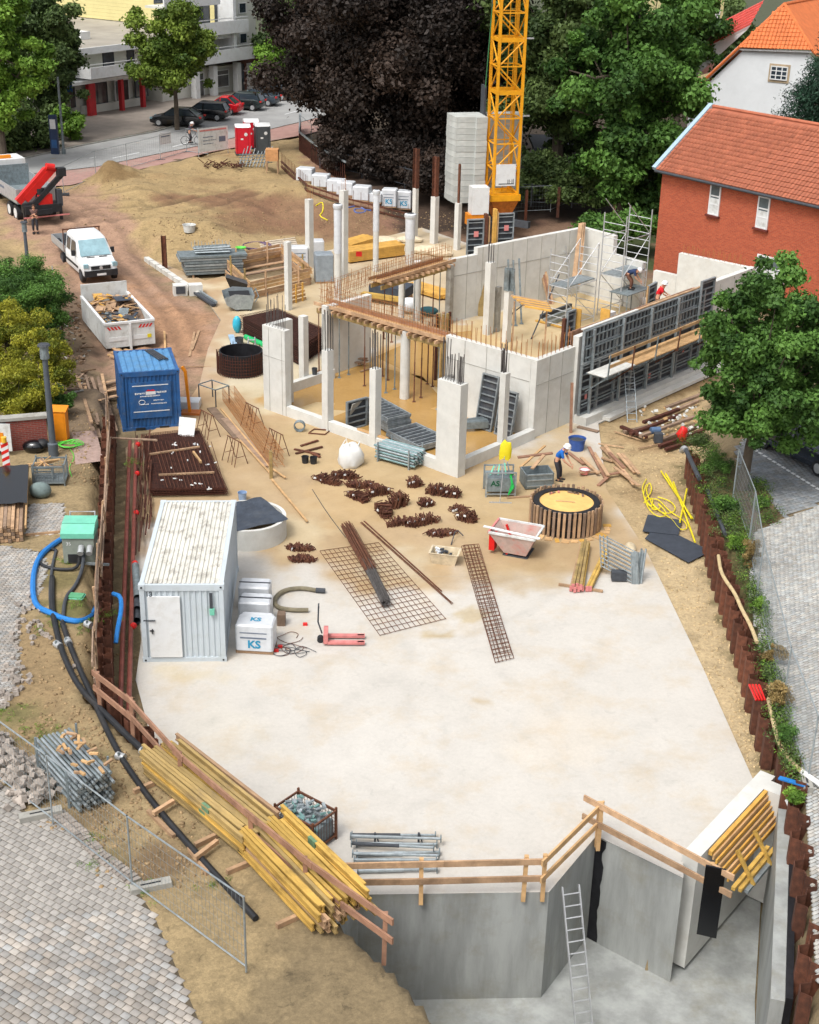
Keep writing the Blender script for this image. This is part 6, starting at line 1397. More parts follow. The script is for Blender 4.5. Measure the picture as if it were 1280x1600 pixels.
hose('blue_hose','short curved bright blue hose hanging over the sheet piles','hose',[(178,940,.2),(190,948,.3),(191,965,.2),(184,985,.0),(180,994,-.3)],.07,m_bluehose,z=LZ)
for px,py,lab in[(91,1012,'silver hose clamp on the left hose, uppermost pair'),(107,1007,'silver hose clamp on the right hose, uppermost pair'),(189,1187,'silver hose clamp on the long black hose halfway down'),(226,1180,'long silver coupling at the end of the short black hose'),(139,980,'silver coupling on the blue hose end')]:
 q=G(px,py,LZ);t=thing('hose_coupling',lab,'hose coupling',q,R(0,3));MB().cyl((-.12,0,.09),(.12,0,.09),.11,n=10).build('collar',m_alu,t,smooth=True);MB().box((0,.06,.2),(.05,.05,.1)).build('lever',m_galvd,t)
t=Th('pump_unit','turquoise and grey wheeled pump unit numbered 35 beside the left timber railing','pump',128,872,.05,z=LZ)
MB().box((0,.0,.48),(1.0,.85,.9)).build('cabinet',MAT('grey green paint',C(142,150,140),.6,var=.1,dirt=C(120,116,100),damt=.5),t)
b=MB();loft(b,[[(-.53,y,.93),(-.53,y,z),(.53,y,z),(.53,y,.93)]for y,z in((-.48,1.1),(-.1,1.28))]);b.build('hood',m_teal,t)
b=MB();loft(b,[[(-.53,y,.93),(-.53,y,z),(.53,y,z),(.53,y,.93)]for y,z in((-.08,1.3),(.46,1.32))]);b.build('hood',m_teal,t)
b=MB();b.tube([(-.4,.5,.5),(-.4,.7,1.35),(.4,.7,1.35),(.4,.5,.5)],.035,6);b.build('handle',m_alu,t)
for x in(.1,.38):MB().cyl((x,-.42,.62),(x,-.7,.5),.1,n=12).build('outlet',m_alu,t)
MB().box((-.1,-.435,.2),(.5,.02,.3)).build('vent_opening',m_blk,t);text('35',m_white,.16,(-.3,-.44,.72),(math.pi/2,0,0),t,'number')
for x in(-.4,.4):wheel(t,x,.3,.2,.1,1)
b=MB();b.beam((.0,-.6,.12),(1.0,-.75,.14),.07,.07);b.build('towing_bar',m_galv,t)
t=Th('plastic_cover','small green plastic lid lying in the grass below the pump','lid',118,933,-.1);MB().box((0,0,.05),(.5,.3,.06)).build('lid',MAT('dull green',C(96,168,124),.6),t);MB().box((0,0,.02),(.56,.36,.03)).build('rim',m_teal,t)
t=Th('green_hose_coil','coiled bright lime green hose on the ground by the orange cabinet','hose',106,697);b=MB()
for k in range(5):b.tube([(math.cos(a)*(.3+.05*k)+.03*k,math.sin(a)*(.22+.04*k),.03+.02*k+.03*math.sin(3*a+k))for a in np.linspace(0,6.28,18)[:-1]],.018,5,closed=True)
b.build('coil',m_lime,t,kind='stuff')
hose('green_hose','thin lime green hose trailing from the coil','hose',[(108,700),(118,715),(107,730),(112,745)],.015,m_lime)
t=Th('orange_cabinet','tall orange site cabinet beside the brick wall end','cabinet',95,686,-.05,z=LZ);MB().box((0,0,.62),(.62,.4,1.2)).build('body',m_orng,t);MB().add([(-.35,-.24,1.22),(.35,-.24,1.22),(.35,.24,1.34),(-.35,.24,1.34),(-.35,.24,1.2),(.35,.24,1.2)],[(0,1,2,3),(3,2,5,4),(0,3,4),(1,5,2)]).build('lid',m_orng,t);MB().box((0,-.205,.6),(.5,.01,1.0)).build('door',m_orng,t)
q0,q1=G(-60,712,LZ),G(76,700,LZ);d_=q1-q0;Lw=d_.length;t=thing('brick_wall','low dark red brick wall with grey stone coping at the left edge','wall',q0,math.atan2(d_.y,d_.x))
mbk=bpy.data.materials.new('dark red brickwork');mbk.use_nodes=True;brickmat(mbk,C(150,66,54),C(126,54,46),C(130,110,100),1)
MB().box((Lw/2,.15,.62),(Lw,.3,1.24)).build('masonry',mbk,t);MB().box((Lw/2,.15,1.3),(Lw+.1,.42,.12)).build('coping',m_concd,t);MB().box((Lw-1.65,-.03,.6),(.3,.05,1.2)).build('dark_pilaster',m_dkgr,t)
t=Th('waste_bag','black plastic bin bag lying at the foot of the brick wall','bag',54,706);b=MB();b.ball((0,0,.22),.38,10,7,(1.2,.8,.7));b.build('bag',m_blks,t,smooth=True);b=MB();b.ball((.3,.1,.3),.28,9,6,(1,.9,.7));b.build('bag_top',m_blk,t,smooth=True)
t=Th('wall_poster','pale poster board standing before the brick wall at the left edge','poster',3,712,.0,z=LZ);MB().box((0,0,.75),(.85,.04,1.1)).build('board',m_whited,t);MB().box((-.1,-.03,.7),(.5,.01,.5)).build('print',m_orng,t)
t=Th('warning_beacon','red and white striped barrier board with a yellow lamp at the left edge','warning beacon',12,742,.05,z=LZ);MB().box((0,0,.72),(.27,.05,1.1)).build('board',m_white,t)
for k in range(4):b=MB();z=.25+k*.27;b.add([(-.135,-.03,z),(.135,-.03,z+.14),(.135,-.03,z+.27),(-.135,-.03,z+.13)],[(0,1,2,3)]);b.build('stripe',m_red,t)
MB().cyl((.0,0,1.3),(.0,0,1.5),.1,n=12).build('lamp',MAT('amber lens',C(240,190,60),.3),t);MB().box((0,0,.07),(.8,.4,.14)).build('foot',m_blk,t)
t=Th('timber_stack','stack of squared timbers covered with black film at the left edge','timber stack',22,800,0,z=LZ)
b0_,b1_=Lp(t,18,848,z=LZ),Lp(t,24,752,z=LZ);d_=(b1_-b0_);d_.z=0;L=d_.length;d_.normalize();n_=Vector((d_.y,-d_.x,0))
for i in range(7):
 for j in range(5):
  if j==4 and i>4:continue
  o=b0_+n_*(-.42+i*.125)+Vector((0,0,.08+j*.12))+d_*R(-.08,.06);MB().beam(o,o+d_*(L*R(.95,1.05)),.11,.1).build('timber',m_wood if(i+j)%3 else m_woodgr,t)
b=MB();v=[];
for i in range(6):
 for s_ in range(5):v.append(tuple(b0_+d_*(L*(.3+.13*i))+n_*(-.5+s_*.26)+Vector((0,0,.74+.05*math.sin(i*2+s_*3)))))
b.add(v,[(i*5+s_,i*5+s_+1,i*5+s_+6,i*5+s_+5)for i in range(5)for s_ in range(4)]);b.build('black_film',m_blks,t,smooth=True)
for dx in(-.62,.5):MB().beam(b0_+n_*dx+Vector((0,0,.55)),b1_+n_*dx+Vector((0,0,.58)),.06,.12).build('side_board',m_woodlt,t)
def crate(name,label,cat,p,rz_,L,Wd,hh,m,fill=None,group=None,mesh=.1):
 t=thing(name,label,cat,p,rz_,group)
 for x in(-L/2,L/2):
  for y in(-Wd/2,Wd/2):MB().box((x,y,hh/2+.05),(.05,.05,hh+.1)).build('post',m,t)
 for z in(.12,hh):
  for y in(-Wd/2,Wd/2):MB().beam((-L/2,y,z),(L/2,y,z),.04,.05).build('rail',m,t)
  for x in(-L/2,L/2):MB().beam((x,-Wd/2,z),(x,Wd/2,z),.04,.05).build('rail',m,t)
 b=MB()
 for y in(-Wd/2,Wd/2):
  k=-L/2
  while k<L/2:b.beam((k,y,.12),(k,y,hh),.008,.008);k+=mesh
  z=.2
  while z<hh:b.beam((-L/2,y,z),(L/2,y,z),.008,.008);z+=mesh
 for x in(-L/2,L/2):
  k=-Wd/2
  while k<Wd/2:b.beam((x,k,.12),(x,k,hh),.008,.008);k+=mesh
 b.build('wire_mesh',m,t,kind='stuff');MB().box((0,0,.1),(L,Wd,.03)).build('base',m,t)
 return t
t=crate('mesh_crate','galvanised wire crate with twigs and boards beside the bin bag','crate',T(80,752),.1,1.1,.9,.75,m_galvd)
for k in range(14):a=R(0,3.1);MB().beam((-.3+math.cos(a)*-.5,math.sin(a)*-.3,.55+R(0,.2)),(-.1+math.cos(a)*.5,math.sin(a)*.3,.6+R(0,.3)),.03,.03).build('stick',m_woodlt if k%2 else m_woodgr,t)
t=Th('grey_bag','crumpled grey green sack slumped beside the wire crate','bag',64,776);b=MB();b.ball((0,0,.25),.4,12,8,(1,.8,.75));b.build('sack',MAT('grey green sack',C(120,136,134),.8,bump=.04,bsc=4),t,smooth=True)
t=Th('stool_frame','small grey metal drawer frame standing in front of the wire crate','rack',68,752,.1);b=MB();[b.box((x,y,.3),(.04,.04,.6))for x in(-.35,.35)for y in(-.15,.15)];[b.box((0,y,z),(.7,.03,.05))for y in(-.15,.15)for z in(.1,.33,.58)];b.build('frame',m_galv,t)
t=Th('loose_timber','long thin board lying along the edge of the yard paving left of the pump','board',80,833,0);MB().beam(Lp(t,40,838,.05),Lp(t,103,832,.05),.05,.08).build('board',m_wood,t)
t=Th('prop_rack','rack of stacked galvanised scaffold tubes with timber scraps behind the lower left fence','tube rack',118,1232,z=LZ)
a0,a1=Lp(t,85,1190,z=LZ),Lp(t,150,1262,z=LZ);d_=a1-a0;d_.z=0;L=d_.length;d_.normalize();n_=Vector((-d_.y,d_.x,0));rr=random.Random(8)
for i in range(9):
 for j in range(8):
  o=a0+n_*(-.42+i*.105+(j%2)*.05)+Vector((0,0,.12+j*.095))+d_*rr.uniform(-.1,.1)
  MB().cyl(o,o+d_*(L*rr.uniform(.95,1.05)),.042,n=7).build('tube',m_galv if(i+j)%3 else m_galvd,t)
for k in range(22):o=a0+d_*rr.uniform(.5,L-.1)+n_*rr.uniform(-.3,.4)+Vector((0,0,.93+rr.uniform(0,.12)));a=rr.uniform(0,6.3);MB().beam(o,o+Vector((math.cos(a)*.25,math.sin(a)*.25,rr.uniform(-.05,.1))),.07,.05).build('scrap',m_woodlt if k%3 else m_wood,t)
for f_ in(.1,.85):
 for s_ in(-.52,.56):MB().beam(a0+d_*L*f_+n_*s_,a0+d_*L*f_+n_*s_+Vector((0,0,1.05)),.05,.05).build('rack_post',m_galvd,t)
 MB().beam(a0+d_*L*f_+n_*-.52+Vector((0,0,.06)),a0+d_*L*f_+n_*.56+Vector((0,0,.06)),.06,.06).build('rack_bar',m_galvd,t)
t=Th('sett_heap','heap of loose granite setts behind the fence at the left edge','stone heap',30,1215,z=LZ);rr=random.Random(3)
stm=MB().add([(-.08,-.07,-.06),(.07,-.08,-.07),(.08,.07,-.06),(-.07,.08,-.07),(-.07,-.07,.07),(.08,-.06,.06),(.07,.07,.08),(-.08,.06,.07)],[(3,2,1,0),(4,5,6,7),(0,1,5,4),(1,2,6,5),(2,3,7,6),(3,0,4,7)]).mesh('stone',m_stone)
h0,h1=Lp(t,-20,1165,z=LZ),Lp(t,72,1258,z=LZ);hd_=(h1-h0);
for k in range(260):
 f_=rr.random();w=rr.gauss(0,.28);q=h0+hd_*f_+Vector((-hd_.y,hd_.x,0)).normalized()*w;z=max(0,.42*(1-abs(w)/.6))*rr.uniform(.3,1)
 o=bpy.data.objects.new('stone',stm);COL.objects.link(o);o.parent=t;o.location=(q.x,q.y,.07+z);o.rotation_euler=(rr.uniform(0,3),rr.uniform(0,3),rr.uniform(0,3));s_=rr.uniform(.7,1.15);o.scale=(s_,s_,s_)
t=Th('loose_setts','loose pale setts scattered along the broken edge of the yard paving','stones',30,1030,z=LZ)
for(px,py,n)in[(45,960,14),(22,1060,26),(30,990,8),(70,995,3),(8,1100,12),(106,1066,1),(60,975,6)]:
 for k in range(n):q=Lp(t,px+rr.gauss(0,9),py+rr.gauss(0,14),.05,z=LZ);o=bpy.data.objects.new('stone',stm);COL.objects.link(o);o.parent=t;o.location=q;o.rotation_euler=(rr.uniform(-.4,.4),rr.uniform(-.4,.4),rr.uniform(0,3));s_=rr.uniform(.6,1.0);o.scale=(s_,s_,s_)
def pxz(px,py,z):return G(px,py,z)
f0=pxz(-60,1180,LZ);fa,fb,fc,fd=G(-70,1170,LZ+.03),G(83,1288,LZ+.03),G(207,1388,LZ+.03),G(385,1520,LZ+.03)
fence('wire fence panel at the lower left corner behind the setts',(fa.x,fa.y,LZ),(fb.x,fb.y,LZ),2.0)
fence('wire fence panel beside the scaffold tube rack at the lower left',(fb.x,fb.y,LZ),(fc.x,fc.y,LZ),2.0)
fence('wire fence panel running out of the bottom edge beside the yellow beams',(fc.x,fc.y,LZ),(fd.x,fd.y,LZ),2.0)
foot('long grey perforated fence foot beside the granite sett heap',G(64,1276,LZ+.02),math.radians(22),m_concd,1.0);foot('grey fence foot at the bottom edge below the beam stack',G(236,1388,LZ),math.radians(20),m_concd,.9)
t=thing('board_fence','weathered leaning board railing along the sheet piles beside the pump','railing',G(160,900,LZ))
rr=random.Random(12);seq=[(170,655),(171,700),(169,760),(164,830),(158,900),(153,970),(151,1040),(150,1085)]
for k,(a,bq)in enumerate(zip(seq[:-1],seq[1:])):
 for hh,m in((.95,m_wood),(.62,m_woodgr),(.3,m_woodgr),(1.05,m_woodgr)):
  p,q=Lp(t,a[0]+rr.uniform(-3,3),a[1]-4,hh*rr.uniform(.85,1.1),LZ),Lp(t,bq[0]+rr.uniform(-3,3),bq[1]+10,hh*rr.uniform(.85,1.1),LZ);MB().beam(p,q,.04,.14).build('board',m,t)
 p=Lp(t,a[0],a[1],0,LZ);MB().beam(p-Vector((0,0,.1)),p+Vector((rr.uniform(-.05,.05),0,1.15)),.08,.08).build('post',m_wood,t)
hose('brown_pole','thin weathered pole reaching from the board railing to the container roof','pole',[(170,722,1.0),(250,782,2.4)],.045,m_woodgr,z=0,k=0)
t=thing('plank_heap','heap of grey old boards leaning together above the pump near the blue container','board heap',T(150,650))
for k in range(14):p=Lp(t,122+k*3.2,612+R(-14,14),R(.1,.5));q=Lp(t,150+k*2.4+R(-6,6),690+R(-18,14),R(.05,.5));MB().beam(p,q,R(.08,.16),.035).build('board',m_woodgr if k%3 else m_wood,t)
def rail_run(label,posts,z,heights=(1.08,.62),m=m_woodrd,ext=.3,pm=None,ph=1.15,w=.05,hh=.16):
 t=thing('timber_railing',label,'railing',G(posts[0][0],posts[0][1],z));P=[Lp(t,p[0],p[1],0,z)for p in posts]
 for p in P:MB().beam(p-Vector((0,0,.2)),p+Vector((R(-.03,.03),R(-.03,.03),ph)),.1,.09).build('post',pm or m,t)
 for hz_ in heights:
  d=(P[-1]-P[0]).normalized()
  for a,bq in zip(P[:-1],P[1:]):
   d=(bq-a).normalized();MB().beam(a-d*ext+Vector((0,-.07,hz_+R(-.03,.03))),bq+d*ext+Vector((0,-.07,hz_+R(-.03,.03))),w,hh).build('rail',m,t)
 return t
rail_run('long reddish timber railing running diagonally above the yellow beams',[(157,1108),(208,1150),(283,1236),(395,1335),(478,1405),(600,1495)],LZ,(1.1,.62),m_woodrd,.25)
rail_run('pale timber railing along the front edge of the slab at the bottom',[(497,1404),(658,1402),(818,1397)],0,(1.0,.5),m_wood,.5,m_woodlt,1.12)
rail_run('short oblique timber railing climbing to the tall corner post',[(848,1397),(933,1312)],0,(1.05,.55),m_woodlt,.15,m_woodlt,1.15)
rail_run('long timber railing from the tall corner post down to the black panel',[(935,1318),(1106,1412)],0,(1.12,.62),m_wood,.55,m_woodlt,1.2)
t=thing('pit_wall','pale concrete retaining wall with timber shuttering at the bottom right','retaining wall',G(1120,1290,0))
e_=[G(1066,1347,.0),G(1182,1224,.0)];d_=(e_[1]-e_[0]).normalized();n_=Vector((d_.y,-d_.x,0))
P=lambda v,z:W2L(t,Vector((v.x,v.y,z)))
b=MB();b.beam(P(e_[0]+n_*.2,-1.4),P(e_[1]+n_*.2+d_*.2,-1.4),.42,3.4);b.build('wall',m_conc,t)
w2a,w2b=e_[1]+n_*.42+d_*.2,G(1232,1243,.3)
w3=[G(1180,1218,.3),G(1232,1240,.3)]
b=MB();b.beam(P(w3[0],-1.45),P(w3[1],-1.45),.45,3.5);b.build('wall',m_conc,t)
w4=[G(1226,1262,.3),G(1216,1560,.3)];b=MB();b.beam(P(w4[0],-1.5),P(w4[1],-1.5),.3,3.5);b.build('wall',m_wetc,t)
b=MB();b.beam(P(w4[0]+Vector((.24,0,0)),-1.5),P(w4[1]+Vector((.24,0,0)),-1.5),.16,3.6);b.build('bitumen_coat',m_bitu,t)
for k,(o1,z1,o2,z2,m,w)in enumerate([(.55,.25,.75,-.6,m_woodlt,.16)]):pass
for k in range(7):a=e_[0]+d_*(.5+k*.05)+n_*(.48+k*.07);c_=e_[1]-d_*(.25-k*.02)+n_*(.48+k*.07);MB().beam(P(a,.2-k*.13),P(c_,.22-k*.13),.05 if k else .1,.13).build('shutter_board',m_woodlt if k%2 else m_woodor,t)
for k in(1,3):a=e_[0]+d_*(.9+k*.5)+n_*.8;MB().beam(P(a,-.1),P(a+n_*.55,-.9),.07,.09).build('brace',m_yel if k%2 else m_wood,t)
for k in range(3):a=e_[0]+d_*(.7+k*.2)+n_*(1.1+k*.1);MB().beam(P(a,-.7-k*.12),P(a+d_*2.0,-.65-k*.12),.1,.1).build('waling',m_yel if k<2 else m_galv,t)
t=thing('shuttering_plate','black shuttering panel standing upright at the end of the long railing','panel',G(1110,1420,0),math.radians(-18));MB().box((0,0,.2),(.46,.05,2.0)).build('panel',m_blks,t)
t=thing('bitumen_sealing','rough black bitumen strip on the corner of the pit wall under the tall post','sealing strip',G(938,1312,0));q=W2L(t,Vector((VOIDP[2][0],VOIDP[2][1],0)));d2=(Vector((VOIDP[3][0],VOIDP[3][1],0))-Vector((VOIDP[2][0],VOIDP[2][1],0))).normalized();n2=Vector((d2.y,-d2.x,0))
b=MB();vs=[];rr=random.Random(2)
for i in range(17):z=-.03-i*.2;vs+=[tuple(q+n2*.012+Vector((0,0,z))),tuple(q+d2*(.26+rr.uniform(-.05,.05))+n2*.012+Vector((0,0,z)))]
b.add(vs,[(2*i,2*i+1,2*i+3,2*i+2)for i in range(16)]);b.build('strip',m_bitu,t)
t=thing('ladder','aluminium ladder top leaning on the front edge of the slab in the pit','ladder',G(862,1396,0));p0=W2L(t,G(895,1400,0)+Vector((.1,-1.4,VOID)));p1=W2L(t,G(880,1388,0)+Vector((0,-.3,.4)))
t2=ladder('ladder','aluminium ladder leaning on the front edge of the slab in the deep pit',G(905,1400,0)+Vector((.25,-1.3,VOID+.05)),G(884,1380,0)+Vector((.1,-.15,.05)),.42,m_alu);bpy.data.objects.remove(t)
hose('white_hose','white hose hanging down over the rusty piles at the bottom right corner','hose',[(1224,1282,.6),(1232,1288,.4),(1240,1320,.2),(1258,1375,.1),(1280,1410)],.05,m_white,z=0)
hose('pale_hose','pale yellow hose snaking along the top of the right sheet piles, upper length','hose',[(1122,876),(1126,905),(1148,935),(1158,960),(1172,985),(1182,1012)],.06,MAT('pale hose',C(206,184,140),.6),z=RZ,dz=.12)
hose('pale_hose','pale yellow hose on the right sheet piles, lower length ending in a white sleeve','hose',[(1200,1100),(1206,1130),(1216,1170),(1232,1195),(1252,1215)],.06,MAT('pale hose',C(206,184,140),.6),z=RZ,dz=.1)
hose('white_sleeve','white pipe sleeve leaving the frame at the right edge','pipe',[(1252,1215),(1290,1242)],.075,m_white,z=RZ,dz=.1,k=0)
t=Th('red_straps','bundle of bright red straps lying in the brown weeds by the piles','straps',1186,1090,z=RZ)
for k in range(4):MB().beam((-.15+k*.08,-.3,.1),(-.22+k*.09,.35,.2),.05,.05).build('strap',m_red,t)
t=Th('blue_cloth','small blue and orange cloth hooked at the lower end of the right piles','cloth',1238,1228,z=RZ);MB().beam((-.3,.2,.1),(.3,-.2,.15),.14,.04).build('cloth',m_bluehose,t);MB().beam((.1,-.05,.14),(.35,-.25,.14),.08,.04).build('edge',m_orng,t)
hose('drain_pipe','grey plastic drain pipe behind the piles, upper length with silver end','pipe',[(1070,712,.2),(1092,755,.1)],.09,m_dkgr,z=RZ,k=0);hose('drain_pipe','grey plastic drain pipe running down beside the piles','pipe',[(1105,768),(1118,800),(1133,838)],.075,m_dkgr,z=RZ,k=1)
t=Th('pipe_elbow','silver bend at the upper end of the grey drain pipe','pipe bend',1069,712,z=RZ);b=MB();b.tube(smooth([(-.05,.25,.1),(-.02,.05,.32),(.02,-.15,.3)]),.12,10);b.build('bend',m_alu,t,smooth=True)
fence('wire fence panel beside the large tree trunk, upper one',G(1145,780,RZ),G(1170,850,RZ),2.0);fence('wire fence panel along the right paving below the tree',G(1170,850,RZ),G(1182,935,RZ),2.0);fence('wire fence panel along the right paving by the brown weeds',G(1182,935,RZ),G(1222,1110,RZ),2.0)
fence('wire fence panel standing at the lower right end of the paving',G(1222,1110,RZ),G(1262,1222,RZ),2.0);foot('long grey perforated fence foot at the lower right end of the paving',G(1259,1222,RZ+.02),math.radians(85),m_concd,.9)
def hbeam(w=.08,hh=.2,L=1):
 b=MB();b.box((L/2,0,.02),(L,w,.04));b.box((L/2,0,hh-.02),(L,w,.04));b.box((L/2,0,hh/2),(L,.03,hh-.08));return b
hb_me=[hbeam().mesh('beam',m)for m in(m_yel,m_yelold,m_yel,m_wood)]
cap_me=MB().box((.5,0,.1),(.9,.082,.202)).mesh('green_wrap',m_teal)
def beam_stack(label,c0,c1,z,wdt,rows,lay,seed,dz0=.15):
 t=thing('beam_stack',label,'beam stack',G(*c0,z));rr=random.Random(seed);a=Lp(t,c0[0],c0[1],0,z);bq=Lp(t,c1[0],c1[1],0,z);d=(bq-a);L=d.length;d.normalize();n=Vector((-d.y,d.x,0));an=math.atan2(d.y,d.x)
 for j in range(lay):
  for i in range(rows-(j%2)):
   if j==lay-1 and rr.random()<.3:continue
   o=bpy.data.objects.new('beam',hb_me[rr.choice((0,1,1,3))if j<lay-1 else rr.choice((0,1,1,3)if seed==5 else(0,0,1,2))]);COL.objects.link(o);o.parent=t;p=a+n*((i-rows/2+.5+(j%2)*.5)*wdt)+d*rr.uniform(-.25,.25)+Vector((0,0,dz0+j*.205))
   o.location=p;o.rotation_euler=(rr.choice((0,0,.0)),0,an+rr.uniform(-.015,.015));o.scale=(L*rr.uniform(.93,1.04),1,1)
   if rr.random()<.22 and j>=lay-2:g_=bpy.data.objects.new('green_marking',MB().box((0,0,.1),(.28,.084,.204)).mesh('m',MAT('faded green paint',C(110,144,110),.8,var=.3)));COL.objects.link(g_);g_.parent=t;g_.location=p+d*rr.uniform(.5,L*.8);g_.rotation_euler=(0,0,an)
 for f_ in(.12,.75):MB().beam(a+d*L*f_-n*(rows*wdt/2+.5)+Vector((0,0,.07)),a+d*L*f_+n*(rows*wdt/2)+Vector((0,0,.07)),.1,.12).build('bearer',m_wood,t)
 return t
beam_stack('upper stack of long weathered yellow timber beams with green markings under the diagonal railing',(252,1200),(408,1330),LZ,.1,12,3,5)
beam_stack('lower stack of bright yellow timber beams cut by the bottom edge',(412,1322),(540,1452),LZ,.1,14,3,6)
t=Th('support_timbers','pair of crossed square timbers under the black hose left of the beams','timbers',255,1278,z=LZ);MB().beam(Lp(t,240,1282,.2,LZ),Lp(t,272,1262,.2,LZ),.1,.1).build('timber',m_wood,t);MB().beam(Lp(t,232,1270,.05,LZ),Lp(t,272,1310,.05,LZ),.1,.1).build('timber',m_wood,t)
t=Th('support_timbers','pair of crossed square timbers under the black hose near the bottom edge','timbers',318,1345,z=LZ);MB().beam(Lp(t,305,1352,.2,LZ),Lp(t,340,1325,.2,LZ),.1,.1).build('timber',m_wood,t);MB().beam(Lp(t,296,1328,.05,LZ),Lp(t,325,1368,.05,LZ),.1,.1).build('timber',m_wood,t)
t=crate('mesh_box','rusty mesh box full of galvanised couplers standing on the slab behind the diagonal railing','crate',G(478,1308,0),math.radians(-38),1.25,.85,.85,m_rustbar);rr=random.Random(9)
for k in range(110):o=MB();a=rr.uniform(0,6.3);p=Vector((rr.uniform(-.5,.5),rr.uniform(-.33,.33),.6+rr.uniform(0,.28)));o.beam(p,p+Vector((math.cos(a)*.14,math.sin(a)*.14,rr.uniform(-.06,.1))),.07,.04);o.build('coupler',m_galv if k%3 else MAT('greenish galvanised',C(130,168,164),.6,metal=.3,var=.2),t)
MB().box((0,0,.35),(1.15,.75,.5)).build('filling',m_galvd,t)
t=thing('prop_pile','pile of galvanised steel props lying on the slab behind the front railing','prop pile',G(620,1345,0));rr=random.Random(4)
for k in range(9):
 y=1312+k*6.5;a=Lp(t,552+rr.uniform(-5,8),y+rr.uniform(-3,3),.1+(.12 if k%2 else 0),0);c_=Lp(t,682+rr.uniform(-8,8),y+rr.uniform(-3,5),.1+(.12 if k%2 else 0),0);d=c_-a
 MB().cyl(a,a+d*.58,.045,n=8).build('outer_tube',m_galv if k%3 else m_dkgr,t);MB().cyl(a+d*.55,c_,.034,n=8).build('inner_tube',m_galv,t);MB().box(a,(.03,.14,.14)).build('end_plate',m_galvd,t);MB().box(c_,(.03,.14,.14)).build('end_plate',m_galvd,t)
for x in(586,654):p=Lp(t,x,1318,0,0);b=MB();b.beam(p,p+Vector((0,0,.32)),.05,.05);b.beam(p+Vector((.02,0,.3)),p+Vector((.1,0,0)),.03,.03);b.build('rack_post',m_dkgr,t)
def ks(label,p,rz_,hh=.95,L=1.15,W_=.78,big=True,top=True,group='shrink wrapped block pallets',txt='KS',grey=False):
 t=thing('block_pallet',label,'pallet',p,rz_,group);mm=m_film if not grey else MAT('silver wrap',C(150,160,168),.35,var=.15,scale=3)
 for y in(-W_*.4,0,W_*.4):MB().box((0,y,.06),(L,.1,.1)).build('pallet_bearer',m_wood,t)
 c_=.05;x,y=L/2,W_/2
 b=MB();loft(b,[[(-x,-y+c_,z),(-x+c_,-y,z),(x-c_,-y,z),(x,-y+c_,z),(x,y-c_,z),(x-c_,y,z),(-x+c_,y,z),(-x,y-c_,z)]for z in(.12,hh-.05)]+[[(-x+.05,-y+c_+.04,hh),(-x+c_+.05,-y+.05,hh),(x-c_-.05,-y+.05,hh),(x-.05,-y+c_+.04,hh),(x-.05,y-c_-.04,hh),(x-c_-.05,y-.05,hh),(-x+c_+.05,y-.05,hh),(-x+.05,y-c_-.04,hh)]]);b.build('wrap',mm,t)
 if txt:
  text(txt,m_ksblue,hh*.36,(0,-y-.012,hh*.34),(math.pi/2,0,0),t,bold=.012)
  MB().box((-.02,-y-.012,hh*.57),(L*.7,.004,.045)).build('print_line',m_printgr,t);MB().box((-.02,-y-.012,hh*.74),(L*.72,.004,.03)).build('print_line',m_printgr,t)
  if top:text(txt,m_ksblue,.3,(0,0,hh+.012),(0,0,0),t,bold=.01)
 return t
q=G(398,1022,0);az_=math.radians(-4)
ks('white wrapped block pallet with blue KS lettering, front one beside the numbered container',q+Vector((.02,.35,0)),az_,1.0,1.15,.75)
for i,(y,lab)in enumerate([(966,'second'),(932,'third'),(905,'rearmost')]):pk=ks(f'white wrapped block pallet with grey straps, {lab} in the row beside the numbered container',G(399-i,y+52,0)+Vector((0,.45,0)),az_+.02*i,.95-.05*i,1.0,.7,txt='KS' if i==0 else None);MB().box((0,0,.96-.05*i),(1.02,.06,.012)).build('strap',m_dkgr,pk)
rw=[(478,283,.95,'crumpled white bag pallet at the far left end of the pallet row'),(502,292,.9,'pale wrapped pallet with a yellow note'),(526,300,.9,'third pale wrapped pallet in the long row'),(541,305,.95,'grey white wrapped pallet next to the third one'),(566,313,1.0,'tall pale wrapped pallet in mid row'),(585,316,.7,'small low wrapped pallet before the lettered pair')]
for i,(x,y,hh,lab)in enumerate(rw):ks(lab+' by the trees',T(x,y),math.radians(-14),hh,1.15,.9,txt=None)
ks('wrapped pallet with blue KS print, left one of the pair under the copper beech',T(609,323),math.radians(-8),1.25,1.0,.8,top=False);ks('wrapped pallet with blue KS print, right one of the pair under the copper beech',T(632,326),math.radians(-8),1.25,1.0,.8,top=False)
ks('wrapped pallet with purple grey print left of the leftmost rear column',G(468,418,0),math.radians(10),1.3,1.0,.8,top=False,txt='KS');ks('pale wrapped pallet right behind the purple printed one',G(492,405,0),math.radians(10),1.2,1.1,.8,txt=None)
ks('silver wrapped package on a pallet beside the wrapped round column',G(506,440,0),math.radians(12),1.7,1.05,.9,txt=None,grey=True)
t=thing('pallet_truck','faded red hand pallet truck standing on the slab beside the block pallets','pallet truck',G(503,1008,0),math.radians(2))
for y in(.0,.42):MB().box((.75,y,.1),(1.15,.16,.07)).build('fork',m_redpk,t);MB().box((1.2,y,.11),(.2,.08,.05)).build('fork_wheel',m_dkgr,t)
b=MB();b.box((.12,.2,.25),(.14,.56,.34));b.build('body',m_redpk,t);b=MB();b.tube([(0,.21,.3),(-.12,.21,.7),(-.1,.21,1.25)],.025,6);b.tube([(-.1,.11,1.28),(-.1,.31,1.28)],.025,6);b.build('handle',m_dkgr,t);MB().cyl((-.05,.12,.1),(-.05,.3,.1),.1,n=10).build('wheel',m_blk,t)
